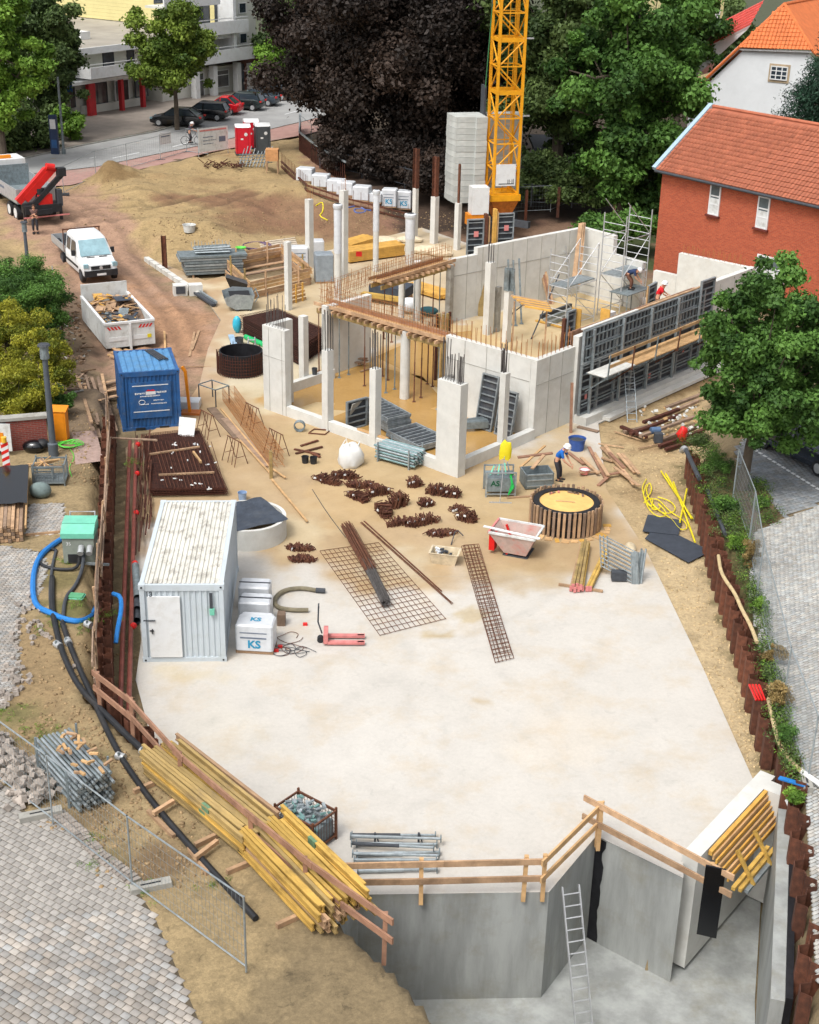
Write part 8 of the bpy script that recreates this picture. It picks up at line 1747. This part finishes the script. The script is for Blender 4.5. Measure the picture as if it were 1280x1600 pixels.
for k in range(16):y=392+k*2.2;MB().beam(Lp(t,352+k,y+16,.15+.06*(k%4),0),Lp(t,438+k,y+2,.2+.06*(k%4),0),.18,.05).build('board',m_wood if k%3 else m_woodgr,t)
t=thing('stair_form','stepped pale timber form below the timber formwork box','timber formwork',G(452,470,0),BA)
for k in range(5):MB().box((.1,-.5+k*.05,.1+k*.2),(1.4,.05,.14)).build('board',m_woodlt,t)
for x in(-.5,0,.5):MB().box((x,-.55,.5),(.08,.06,1.1)).build('post',m_woodor,t)
t=thing('white_timber_pile','pile of pale white mortar stained beams behind the scaffold deck stack','timber pile',G(430,400,0))
for k in range(12):y=384+(k%6)*3;MB().beam(Lp(t,392+k*2,y+6,.25+.16*(k//6),0),Lp(t,455+k,y-2,.25+.16*(k//6),0),.12,.1).build('beam',MAT('mortar stained wood',C(222,210,192),.9,var=.15,rndv=.1),t)
t=thing('cable_ring','coiled purple cable ring lying at the foot of the dirt slope','cable',T(402,388));b=MB();[b.tube([(math.cos(a)*(.75+.04*k),math.sin(a)*(.7+.05*k),.05+.05*k)for a in np.linspace(0,6.28,24)[:-1]],.03,5,closed=True)for k in range(4)];b.build('coil',MAT('purple grey cable',C(110,90,120),.7,var=.2),t,kind='stuff')
bucket('white tub standing on the dirt above the scaffold deck stack',T(296,362),.4,.45,m_whited,name='plastic_tub')
def woodpile(label,px0,py0,px1,py1,n,rows,m,w=.2,hh=.1,z=0,th=.1):
 t=thing('board_stack',label,'board stack',G(px0,py0,z));a,c_=Lp(t,px0,py0,0,z),Lp(t,px1,py1,0,z);d=(c_-a).normalized();s_=Vector((-d.y,d.x,0))
 for k in range(rows):
  for i in range(n):MB().beam(a+s_*(i*(w+.01))+Vector((0,0,.15+k*(hh+.01))),c_+s_*(i*(w+.01))+d*R(-.1,.1)+Vector((0,0,.15+k*(hh+.01))),w,hh).build('board',m,t)
 for f_ in(.15,.8):p=a.lerp(c_,f_);MB().beam(p+Vector((0,0,.05)),p+s_*(n*(w+.01))+Vector((0,0,.05)),.1,.09).build('bearer',m_wood,t)
 return t
woodpile('neat stack of bright yellow orange formwork boards behind the beam cages',545,412,632,400,6,6,m_woodor)
woodpile('loose bright yellow boards behind the neat stack beside the wrapped column',548,392,590,380,6,3,m_woodor)
woodpile('low stack of yellow formwork boards lying inside below the second beam form',630,452,690,470,5,2,m_woodor,.25)
t=thing('sand_sheet','pale folded tarpaulin bundles behind the thick short column','tarpaulin',G(620,382,0));
for k,(x,y,L_)in enumerate([(600,380,2.2),(640,378,1.8),(672,395,2.4),(690,400,1.5)]):b=MB();p=Lp(t,x,y,.15,0);b.ball(p,L_*.5,12,7,(1,.5,.28));b.build('bundle',MAT('pale tarpaulin',C(222,206,176),.85,bump=.05,bsc=2),t,smooth=True)
t=thing('red_can','small red fuel can on the yellow boards','fuel can',G(561,400,.85));MB().box((0,0,.12),(.35,.2,.25)).build('can',m_red,t)
hose('yellow_rope','yellow cable loop on the dirt beside the leftmost rear column','cable',[(494,322),(505,315),(505,332),(498,338),(512,345)],.04,m_yelp);hose('blue_cables','blue grey cable loops on the dirt before the block pallets','cable',[(545,325),(560,322),(575,332),(556,335),(552,326),(580,330)],.05,MAT('blue grey cable',C(90,110,170),.7))
t=thing('blue_bag','turquoise plastic bag hanging at the corner of the dark mat stack','bag',G(371,520,0));b=MB();b.ball((0,0,.45),.3,10,8,(.8,.7,1.5));b.build('bag',MAT('turquoise plastic',C(60,190,220),.4,bump=.03,bsc=5),t,smooth=True)
hose('green_pipe','bright green plastic pipe lying in front of the dark mat stack','pipe',[(384,530),(458,562)],.13,m_green,z=0,k=0,n=14)
t=thing('grey_gutter','light grey blue trough leaning at the round black shaft','trough',G(364,545,0));MB().beam(Lp(t,361,528,.15,0),Lp(t,368,546,.1,0),.28,.08).build('trough',MAT('pale blue metal',C(160,190,216),.5),t)
bucket('small dark tub behind the round black shaft',G(374,538,0),.22,.35,m_dkgr,name='plastic_tub');bucket('small dark watering can shaped pot on the low upstand',B(11.9,3.9,.46),.13,.3,m_dkgr,name='pot')
t=thing('timber_pile','heap of dark old timbers inside at the foot of the far white wall','timber pile',G(555,578,0));rr=random.Random(31)
for k in range(20):MB().beam(Lp(t,530+rr.uniform(-3,8),578-k*.9,.08+.06*(k%5),0),Lp(t,565+rr.uniform(-4,10),560+rr.uniform(0,14),.1+.07*(k%5),0),.12,.06).build('board',m_woodgr if k%2 else m_wood,t)
MB().beam(Lp(t,572,560,0,0),Lp(t,566,557,1.3,0),.12,.06).build('board',m_woodgr,t)
for a,bq in(((563,582),(578,577)),((580,585),(590,575))):MB().beam(Lp(t,*a,.04,0),Lp(t,*bq,.04,0),.1,.04).build('board',m_wood,t)
def pstack(label,px,py,rz_,w,L,n,lean=False):
 t=thing('panel_stack',label,'formwork stack',G(px,py,0),rz_)
 for k in range(n):panel(t,(-w/2+R(-.06,.06),-L/2,.1+k*.13),(-math.pi/2,0,R(-.03,.03)),w,L,False,.3)
 return t
pstack('dark stack of steel formwork panels inside left of the slender front column',600,662,math.radians(35),1.2,2.4,5);pstack('flat stack of dark formwork panels inside behind the front corner pier',652,690,math.radians(40),1.6,2.2,2)
t=loose_panel('grey panel leaning upright on the steel panel stack inside',G(556,668,0),math.radians(40),0,1.1,1.3);
t=thing('shutter','pale grey shuttering board standing against the stack inside the front opening','board',G(560,664,0),math.radians(55));MB().box((0,0,.6),(1.3,.05,1.2),M=Matrix.Rotation(.3,3,'X')).build('board',m_concd,t)
t=thing('planks','short pale planks lying on the front upstand','planks',B(5.6,.17,.46));[MB().beam(Vector((0,.03*k,.03+.03*k)),Vector((1.3,-1.1+.05*k,.03+.03*k)),.1,.03).build('board',m_woodlt,t)for k in range(2)]
t=thing('bundle_of_forms','bundle of grey column clamps lying inside behind the facade column','clamp bundle',G(740,672,0),.2);[MB().beam((-.5,-.2+k*.1,.3),(.6,-.2+k*.1,.3+.02*k),.06,.3).build('clamp',m_galvd,t)for k in range(5)]
t=thing('black_pallet','dark covered pallet with yellow beams inside below the second beam form','pallet',G(612,470,0),math.radians(-25));MB().box((0,0,.7),(2.2,1.3,.5),M=Matrix.Rotation(.05,3,'X')).build('dark_cover',m_tarp,t);[MB().beam((-1.4,-.7-k*.1,.42),(1.4,-.7-k*.1,.42),.09,.2).build('beam',m_yel,t)for k in range(4)];MB().box((0,0,.2),(2.0,1.2,.38)).build('pallet',m_wood,t)
t=thing('air_duct','white wrapped bundle and teal bag inside beside the round column','bundle',G(640,490,0));b=MB();b.ball((0,0,.5),.5,10,7,(1.2,.8,.8));b.build('bundle',m_film,t,smooth=True);b=MB();b.ball((1.0,-.4,.3),.4,10,7,(1.4,.7,.6));b.build('teal_bag',MAT('teal cloth',C(60,110,120),.8),t,smooth=True)
for i,(x0,y0,lab)in enumerate([(798,508,'left'),(806,509,'middle'),(815,506,'right')]):t=thing('steel_prop',f'grey steel prop leaning against the long back wall, {lab} of the three','steel prop',G(x0,y0,0),0,'props leaning at the back wall');MB().tube([(0,0,0),(-.25,.9,3.3)],.05,6).build('tube',m_galvd,t);MB().box((0,0,.02),(.2,.2,.03)).build('plate',m_galvd,t)
t=thing('scaffold_timber','short yellow board leaning on the long back wall behind the square column','board',G(751,494,0));MB().beam((0,0,0),(0,.4,1.9),.28,.05).build('board',m_yelold,t)
t=thing('brown_boards','three brown boards leaning on the back wall below the aluminium ladder','boards',G(858,475,0));[MB().beam((.12*k,0,0),(-.2+.12*k-.35,.8,1.9),.14,.04).build('board',m_woodrd if k%2 else m_wood,t)for k in range(3)]
t=thing('corner_boards','tall boards leaning in the far corner of the white back wall','boards',G(893,470,0));[MB().beam((.15*k,-.3,1.0),(.35+.1*k,1.2+.1*k,4.1),.22,.05).build('board',m_wood,t)for k in range(3)]
t=thing('steel_channels','pair of long grey steel channels lying on the floor of the far room','steel channels',G(870,492,0));[MB().beam(Lp(t,845+5*k,498+6*k,.12,0),Lp(t,892+3*k,480+6*k,.12,0),.16,.2).build('channel',m_dkgr if k==0 else m_galv,t)for k in range(3)];MB().beam(Lp(t,838,502,.05,0),Lp(t,905,520,.05,0),.2,.06).build('timber',m_woodor,t)
for i,(a,bq)in enumerate([((830,530),(870,490)),((800,490),(815,520))]):t=thing('push_pull_prop',['slanting brace prop running to the column formwork','slanting brace prop at the foot of the concrete column'][i],'brace',G(*a,0));MB().tube([(0,0,0),W2L(t,G(bq[0],bq[1],0)+Vector((0,0,2.2 if i==0 else 1.5)))],.035,6).build('tube',m_dkgr,t)
t=thing('orange_timbers','orange brown form timbers lying inside behind the facade wall','timbers',B(3.4,7.2,0))
for k in range(8):MB().beam(Lp(t,795+k*3,540+k*2.6,.0,0)+Vector((0,0,2.6)),Lp(t,850+k*1,552+k*2,0,0)+Vector((0,0,2.6)),.12,.08).build('timber',m_woodor if k%2 else m_wood,t)
for s_ in((800,548),(850,560)):p=Lp(t,*s_,0,0);MB().beam(p,p+Vector((0,0,2.55)),.08,.08).build('post',m_wood,t)
def scaffold(label,c,rz_,L,Wd,hh,lift=2.0):
 t=thing('scaffold_tower',label,'scaffold',c,rz_)
 for x in(0,L):
  for y in(0,Wd):
   MB().cyl((x,y,0),(x,y,hh),.035,n=6).build('upright',m_alu,t)
  z=.3
  while z<hh-.1:MB().cyl((x,0,z),(x,Wd,z),.022,n=5).build('rung',m_alu,t);z+=.4
 k=0;z=.3
 while z<hh-1:
  for y in(0,Wd):MB().cyl((0,y,z),(L,y,z),.022,n=5).build('ledger',m_alu,t);MB().cyl((0 if k%2 else L,y,z),(L if k%2 else 0,y,z+lift),.022,n=5).build('brace',m_alu,t)
  z+=lift;k+=1
 MB().box((L/2,Wd/2,2.35),(L,Wd*.8,.06)).build('deck',m_galv,t)
 return t
q=B(10.0,23.0);scaffold('white aluminium scaffold tower standing in the corner before the red brick house',B(7.6,22.6),BA,2.4,1.4,5.6)
scaffold('lower aluminium scaffold frame beside the white end wall',B(8.4,18.8),BA,2.6,1.2,4.2)
t=thing('back_fence','green grey wire fence line behind the back wall with wooden posts','fence',G(830,330,1.2))
for x,y in((821,345),(871,340),(958,352)):p=Lp(t,x,y,0,1.0);MB().beam(p,p+Vector((0,0,2.0)),.18,.16).build('post',m_rust if x!=958 else m_wood,t)
pts_=[(735,330),(800,335),(860,332),(888,320)]
for a,bq in zip(pts_[:-1],pts_[1:]):fence(['wire fence panel behind the ribbed pillar panels','wire fence panel behind the long back wall','wire fence panel at the corner behind the back wall'][pts_.index(a)],G(*a,1.2),G(*bq,1.2),1.8,dens=.2)
t=thing('dark_fence','long dark metal fence in front of the shady trees','fence',G(500,262,SZ));pl_=[(500,262),(600,286),(700,312),(830,322),(1020,330)]
for a,bq in zip(pl_[:-1],pl_[1:]):
 A_,B_=Lp(t,*a,0,SZ),Lp(t,*bq,0,SZ);MB().beam(A_+Vector((0,0,1.4)),B_+Vector((0,0,1.4)),.05,.06).build('rail',m_dkgr,t);MB().beam(A_+Vector((0,0,.3)),B_+Vector((0,0,.3)),.04,.05).build('rail',m_dkgr,t)
 n=int((B_-A_).length/2.2)
 for k in range(n):p=A_.lerp(B_,k/n);MB().beam(p,p+Vector((0,0,1.5)),.08,.08).build('post',m_dkgr,t)
t=thing('soldier_wall','low rusty steel edge with thin rods in front of the row of block pallets','retaining edge',T(470,300));pl_=[(440,262),(480,300),(540,320),(600,335),(650,348)]
for a,bq in zip(pl_[:-1],pl_[1:]):
 A_,B_=Lp(t,*a),Lp(t,*bq);
 for z in(.1,.45):MB().beam(A_+Vector((0,0,z)),B_+Vector((0,0,z)),.12,.1).build('beam',m_rust,t)
 n=int((B_-A_).length/.5)
 for k in range(n):p=A_.lerp(B_,k/n);MB().beam(p,p+Vector((0,0,1.1)),.03,.03).build('rod',m_rustbar,t)
t=thing('hoarding','curved dark board hoarding with pale top rail beside the copper beech','hoarding',G(480,235,SZ));pl_=[(470,205),(468,235),(485,250),(510,268),(540,285)]
for a,bq in zip(pl_[:-1],pl_[1:]):
 A_,B_=Lp(t,*a,0,SZ),Lp(t,*bq,0,SZ);n=max(2,int((B_-A_).length/.4))
 for k in range(n):MB().beam(A_.lerp(B_,(k+.5)/n),A_.lerp(B_,(k+.5)/n)+Vector((0,0,1.3+R(-.1,.1))),.05,.36,up=(0,1,0)).build('board',m_rustdk,t)
 MB().beam(A_+Vector((0,-.1,1.45)),B_+Vector((0,-.1,1.45)),.1,.12).build('top_rail',m_galv,t)
t=thing('cement_hopper','orange brown wooden hopper box on legs beside the toilets','hopper',T(426,270));MB().box((0,0,1.3),(.9,.8,.8)).build('box',MAT('orange plywood',C(204,150,100),.8),t);[MB().box((x,y,.45),(.07,.07,.9)).build('leg',m_wood,t)for x in(-.4,.4)for y in(-.35,.35)]
t=thing('frame_pile','pile of turquoise grey scaffold frames beside the wooden hopper','frame pile',T(400,262));[MB().beam((-1.2+.25*k,-.2,.1),(-.8+.25*k,.3,1.3+.2*math.sin(k)),.05,.05).build('frame',m_galv,t)for k in range(9)];[MB().beam((-1.2,0,.3+.2*k),(1.2,.1,.4+.2*k),.05,.05).build('tube',m_galvd,t)for k in range(4)]
t=thing('brush_heap','heap of dark brown wire and roots by the toilets','heap',T(352,262));
for k in range(50):p=Vector((R(-1.6,1.6),R(-.6,.6),R(0,.3)));a=R(0,6.3);MB().beam(p,p+Vector((math.cos(a)*.6,math.sin(a)*.3,R(0,.4))),.05,.05).build('stick',m_rustdk,t)
t=thing('site_crate','galvanised tool crate with green markings and straps behind the round formwork','crate',G(780,770,0),math.radians(4))
MB().box((0,0,.5),(1.1,.8,.55)).build('bin',m_galvd,t);[MB().box((x,y,.5),(.06,.06,1.05)).build('post',m_galv,t)for x in(-.56,.56)for y in(-.4,.4)];[MB().beam((-.56,y,z),(.56,y,z),.05,.05).build('rail',m_galv,t)for y in(-.4,.4)for z in(.12,1.0)]
text('AS',MAT('dark green paint',C(20,90,60),.6),.3,(-.22,-.405,.55),(math.pi/2,0,0),t,bold=.01)
b=MB();[b.tube([(.3+.02*k,-.42,.1+.08*k),(.45+.03*math.sin(k),-.5,.4+.05*k),(.35,-.35,.8+.03*k),(.5,-.2,.9)],.03,5)for k in range(6)];b.build('green_strap',m_lime if False else MAT('green strap',C(40,190,90),.6),t,kind='stuff');[MB().beam((-.4+.15*k,-.2,.85),(-.2+.1*k,.3,1.0+.03*k),.05,.03).build('tool',m_galvd if k%2 else m_teal,t)for k in range(6)]
t=thing('hanging_jacket','bright yellow jacket hanging on a thin stand at the front upstand','jacket',G(781,786,0));MB().cyl((0,0,0),(.15,.5,2.2),.015,n=5).build('stand_pole',m_alu,t);MB().beam((-.4,0,.02),(.45,0,.02),.04,.04).build('stand_foot',m_alu,t)
b=MB();b.lathe([(.05,2.35),(.2,2.25),(.24,1.9),(.22,1.62),(.12,1.66)],(.15,.5,0),12);b.v=[(x,.5+(y-.5)*.5,z+.06*math.sin(x*20))for x,y,z in b.v];b.build('jacket',m_yelp,t,smooth=True)
t=thing('steel_trough','open grey steel trough with planks across it behind the round formwork','trough',G(838,758,0),math.radians(12));[MB().box(c_,s_).build('side',m_galvd,t)for c_,s_ in(((0,-.4,.35),(1.1,.04,.6)),((0,.4,.35),(1.1,.04,.6)),((-.55,0,.35),(.04,.84,.6)),((.55,0,.35),(.04,.84,.6)),((0,0,.08),(1.1,.8,.04)))]
[MB().beam((-.5,-.42,z),(.5,-.42,z),.05,.05).build('rib',m_galv,t)for z in(.15,.4,.62)]
t=thing('plank_pair','long reddish planks laid over the steel trough beside the worker','planks',G(835,740,0));MB().beam(Lp(t,808,737,.62,0),Lp(t,862,735,.75,0),.16,.06).build('board',m_woodrd,t);MB().beam(Lp(t,812,752,.6,0),Lp(t,850,722,.72,0),.1,.05).build('board',m_woodlt,t);MB().beam(Lp(t,830,758,.7,0),Lp(t,848,742,.85,0),.14,.05).build('board',m_wood,t)
t=thing('loose_timber','single plank lying on the slab left of the round formwork','plank',G(810,778,0));MB().beam(Lp(t,792,779,.03,0),Lp(t,832,776,.03,0),.1,.05).build('board',m_wood,t)
t=thing('loose_planks','jumble of reddish planks lying on slab and sand right of the worker','planks',G(945,735,0));rr=random.Random(14)
lst=[(888,708,912,728),(908,718,935,745),(928,712,950,750),(920,705,946,748),(940,700,985,750),(946,700,990,762),(952,712,975,738),(965,715,992,740),(958,722,940,718),(950,745,975,742),(960,735,998,766),(905,745,945,738),(935,760,950,748),(972,712,998,745)]
for k,(x0,y0,x1,y1)in enumerate(lst):MB().beam(Lp(t,x0,y0,.04+.05*(k%4),0),Lp(t,x1,y1,.04+.05*((k+1)%4),0),.14,.05).build('board',m_wood if k%3 else m_woodrd,t)
bucket('small red and white tub among the loose planks',G(913,740,.05),.2,.2,m_redpk,m_white,name='plastic_tub')
t=thing('beam_bundle','bundle of yellow beams with red ends lying beside the round formwork on a timber','beam bundle',G(905,930,0));rr=random.Random(6)
for k in range(9):
 a,c_=Lp(t,892+k*3.0,925+(k%3)*1,.13+.1*(k%2),0),Lp(t,908+k*2.0,856+rr.uniform(-3,4),.13+.1*(k%2),0)
 if k>6:a,c_=Lp(t,912+(k-6)*5,925,.12,0),Lp(t,940+(k-6)*5,866,.12,0)
 MB().beam(a,c_,.09,.18).build('beam',m_yel if k>5 else m_yelold if k%2 else m_wood,t);MB().box(a,(.1,.04,.19)).build('red_end',m_redpk,t)
MB().beam(Lp(t,873,915,.05,0),Lp(t,942,926,.05,0),.08,.08).build('bearer',m_wood,t)
t=thing('guardrail_frames','stack of galvanised guard rail frames leaning upright beside the beam bundle','frame stack',G(975,905,0),0);
for k in range(5):
 a=Vector((-.75+k*.06,.35-.02*k,.25));c_=Vector((.25+k*.05,-.35,.0));up_=Vector((-.12,.18,1.15))
 MB().cyl(a,a+up_,.025,n=5).build('upright',m_galv,t)if k%2==0 else None;MB().cyl(c_,c_+up_*.98,.03,n=5).build('upright',m_galv,t)
 for j in range(8):f_=.05+j*.13;(MB().cyl(a+up_*f_,c_+up_*f_,.02,n=5).build('bar',m_galv,t)if k in(0,4)else None)
for k in range(6):MB().cyl((.3+.05*k,-.3,.0),(.42+.05*k,.1,1.05+R(-.1,.1)),.035,n=6).build('tube',m_galv if k%2 else m_galvd,t)
MB().box((-.2,-.1,.2),(.5,.3,.3)).build('clamp_block',m_dkgr,t)
t=thing('pale_sack','pale empty paper sack behind the galvanised frames','sack',G(985,860,0));b=MB();b.ball((0,0,.12),.4,10,6,(.5,.9,.35));b.build('sack',MAT('paper sack',C(206,190,160),.9,bump=.03,bsc=4),t,smooth=True)
m_shale=MAT('slate grey mat',C(62,68,78),.85,var=.15,scale=3,bump=.004,bsc=40)
for i,(c,lab)in enumerate([([(1004,832),(1060,838),(1066,815),(1012,806)],'small dark slate grey rubber mat overlapping the larger one'),([(1008,842),(1076,880),(1111,862),(1058,836),(1016,833)],'large dark slate grey rubber mat lying on the sand')]):
 t=thing('rubber_mat',lab,'mat',G(1040,850,0));MB().prism([tuple(Lp(t,*p,0,0)[:2])for p in c],.005+.03*(1-i),.03+.03*(1-i)).build('mat',m_shale,t)
t=thing('yellow_tubes','three bright yellow plastic pipes lying crossed on the sand','pipes',G(1060,800,0));[MB().tube([Lp(t,*a,.05+.03*k,0),Lp(t,*bq,.05+.03*k,0)],.035,7).build('pipe',m_yelp,t,smooth=True)for k,(a,bq)in enumerate([((1033,738),(1082,812)),((1052,756),(1086,850)),((1062,820),(1073,768)),((1040,745),(1080,815))])]
hose('yellow_hose','tangled thin bright yellow hose lying on the sand beside the dark mats','hose',[(1010,750),(1002,765),(1012,790),(1030,800),(1003,785),(1020,770),(1015,752),(1008,770),(1024,796),(1050,812),(1062,830),(1075,828),(1070,815),(1045,800),(1028,780),(1012,782),(1035,806),(1058,800),(1050,785),(1028,778)],.022,m_yelp,z=0,dz=.02)
hose('yellow_hose','second loop of thin yellow hose lying over the first one','hose',[(1006,788),(1022,778),(1016,800),(1034,798),(1026,786),(1044,806),(1030,812),(1014,800),(1004,776),(1010,760)],.02,m_yelp,z=0,dz=.05)
t=thing('steel_debris','heap of rusty steel beams and broken concrete between the formwork wall and the tree','debris',G(1030,680,0));rr=random.Random(15)
for k,(x0,y0,x1,y1)in enumerate([(975,678,1020,668),(985,684,1060,655),(1000,690,1085,660),(1030,700,1100,675),(1020,662,1090,632),(1005,668,1060,648),(1030,692,1095,665),(970,672,1010,690),(1040,645,1095,625),(1040,705,1090,690)]):MB().beam(Lp(t,x0,y0,.08+.08*(k%3),0),Lp(t,x1,y1,.1+.08*(k%3),0),.16,.12).build('steel_beam',m_rustdk if k%2 else m_woodgr,t)
for k in range(60):p=Lp(t,rr.uniform(1000,1090),rr.uniform(640,695),.1+rr.uniform(0,.2),0);s_=rr.uniform(.06,.18);MB().box(p,(s_,s_*.7,s_*.5),M=Matrix.Rotation(rr.uniform(0,3),3,'Z')@Matrix.Rotation(rr.uniform(0,1),3,'X')).build('rubble',m_conc if k%4 else m_woodlt,t)
MB().box(Lp(t,1028,692,.25,0),(.35,.3,.4)).build('dark_block',m_dkgr,t)
t=thing('red_jacket','bright red jacket draped over the rusty steel debris','jacket',G(1065,690,.1));b=MB();b.ball((0,0,.35),.32,10,8,(.7,.6,1.1));b.v=[(x+.05*math.sin(z*14),y,z)for x,y,z in b.v];b.build('jacket',m_red,t,smooth=True)
t=thing('blue_barrel','small grey blue canister on the rusty steel debris','canister',G(1024,678,.2));MB().cyl((-.2,0,.15),(.2,.1,.15),.15,n=12).build('canister',MAT('grey blue',C(90,116,150),.5),t)
t=thing('leaning_post','tall brown timber leaning at the end of the right hand wall','timber',G(892,676,0));MB().beam((0,0,0),(-.08,.15,2.2),.12,.14).build('timber',m_woodrd,t)
t=thing('loose_timber','dark plank lying on the ground at the end of the formwork wall','plank',G(915,672,0));MB().beam(Lp(t,903,668,.05,0),Lp(t,935,676,.05,0),.2,.05).build('board',m_woodgr,t)
for a,bq,lab in[((960,675),(1000,688),'thin brown slat lying on the sand below the debris'),((998,702),(1050,690),'curved brown slat on the sand beside the debris'),((935,694),(975,700),'thin slat on the sand behind the loose planks')]:t=thing('slat',lab,'slat',G(*a,0));MB().beam(Lp(t,*a,.03,0),Lp(t,*bq,.03,0),.06,.03).build('slat',m_wood,t)
t=thing('prop_crate','galvanised rack of turquoise grey steel props in front of the front upstand','prop rack',G(625,722,0),math.radians(-33));rr=random.Random(17)
for i in range(7):
 for j in range(5):MB().cyl((-.95+rr.uniform(-.05,.05),-.4+i*.13,.16+j*.12),(.95+rr.uniform(-.05,.05),-.4+i*.13,.16+j*.12),.045,n=7).build('prop',m_galv if(i+j)%2 else MAT('turquoise galvanised',C(140,170,172),.5,metal=.4,var=.2),t)
for x in(-.75,.75):
 for y in(-.5,.5):MB().beam((x,y,0),(x,y,.85),.05,.05).build('rack_post',m_galv,t)
 MB().beam((x,-.5,.08),(x,.5,.08),.06,.06).build('rack_bar',m_galv,t)
t=thing('grey_hose_coil','small coil of grey hose with a brown frame before the west pier','hose',G(468,675,0));b=MB();[b.tube([(math.cos(a)*.22,.08*k,.25+math.sin(a)*.22)for a in np.linspace(0,6.28,14)[:-1]],.03,5,closed=True)for k in range(3)];b.build('coil',m_galvd,t,kind='stuff');b=MB();b.tube([(.4,-.2,.04),(1.1,-.3,.04),(1.3,.2,.04),(.6,.3,.04)],.03,5,closed=True);b.build('frame',m_rustbar,t)
hose('long_cable','thin dark cable lying across the slab towards the rebar bundle','cable',[(488,765),(510,800),(540,840)],.012,m_dkgr,z=0,k=1)
fence('wire fence panel standing beside the left hedge',T(86,470),T(92,520),1.9,dens=.2);fence('wire fence panel at the lower end of the left hedge',T(92,520),T(97,535),1.9,dens=.2)
t=thing('fence_stake','rusty steel stake beside the left hedge','stake',T(98,530));MB().box((0,0,.9),(.1,.1,1.8)).build('stake',m_rust,t)
m_earth=MAT('brown earth lump',C(120,96,74),.95,var=.3,rndv=.2)
t=thing('root_bank','rubble and roots along the bank right of the left hedge','rubble',T(130,520));rr=random.Random(18)
for k in range(170):p=Lp(t,rr.uniform(100,138),rr.uniform(455,620),.03);a=rr.uniform(0,6.3);L_=rr.uniform(.06,.26)if k%6 else .7;MB().beam(p,p+Vector((math.cos(a)*L_,math.sin(a)*L_,rr.uniform(0,.12))),rr.uniform(.04,.14),.05).build('piece',rr.choice([m_earth,m_earth,m_woodgr,m_concd,m_earth]),t)
def clods(name,m,spots,n,smin,smax,seed):
 rg=np.random.default_rng(seed);V=[];F=[];base=np.array([(-1,-1,-.6),(1,-1,-.5),(1,1,-.6),(-1,1,-.5),(-.6,-.7,.6),(.7,-.5,.5),(.6,.7,.6),(-.7,.6,.4)]);fc=np.array([(3,2,1,0),(4,5,6,7),(0,1,5,4),(1,2,6,5),(2,3,7,6),(3,0,4,7)])
 Cc=[]
 for k in range(n):
  x0,y0,x1,y1=spots[rg.integers(len(spots))];px,py=rg.uniform(x0,x1),rg.uniform(y0,y1);p=G(px,py,1.0 if py<400 or px<160 else 0)
  p=T(px,py)if py>0 else p;s=smin+(smax-smin)*rg.random()**3;a=rg.uniform(0,6.28);c,sn=math.cos(a),math.sin(a);v=base*s*rg.uniform(.6,1.2,(8,1));v=v@np.array([[c,sn,0],[-sn,c,0],[0,0,1]])+np.array(p)+[0,0,s*.2]
  F.append(fc+8*k);V.append(v);kk=rg.uniform(.75,1.2);Cc.append(np.full((8,3),kk))
 o=np_mesh(name,np.concatenate(V),np.concatenate(F),m,np.concatenate(Cc));o['kind']='stuff'
m_clod=MAT('earth clods',C(158,134,100),.95,var=.2,scale=3,attr=True)
clods('earth_clods',m_clod,[(130,265,470,370),(240,330,480,380),(90,640,165,760),(30,1000,230,1180),(150,1180,330,1390),(60,1100,240,1300),(500,330,740,360)],5200,.012,.065,3)
clods('sand_clods',MAT('sandy clods',C(200,176,134),.95,var=.15,attr=True),[(1000,640,1090,760),(960,700,1090,830),(1030,860,1110,960),(1080,960,1160,1090),(1140,1090,1190,1200)],2400,.01,.05,4)
clods('slab_crumbs',MAT('crumbs',C(160,134,98),.95,var=.2,attr=True),[(440,660,960,820),(420,800,900,900),(250,640,420,760)],1500,.008,.03,5)
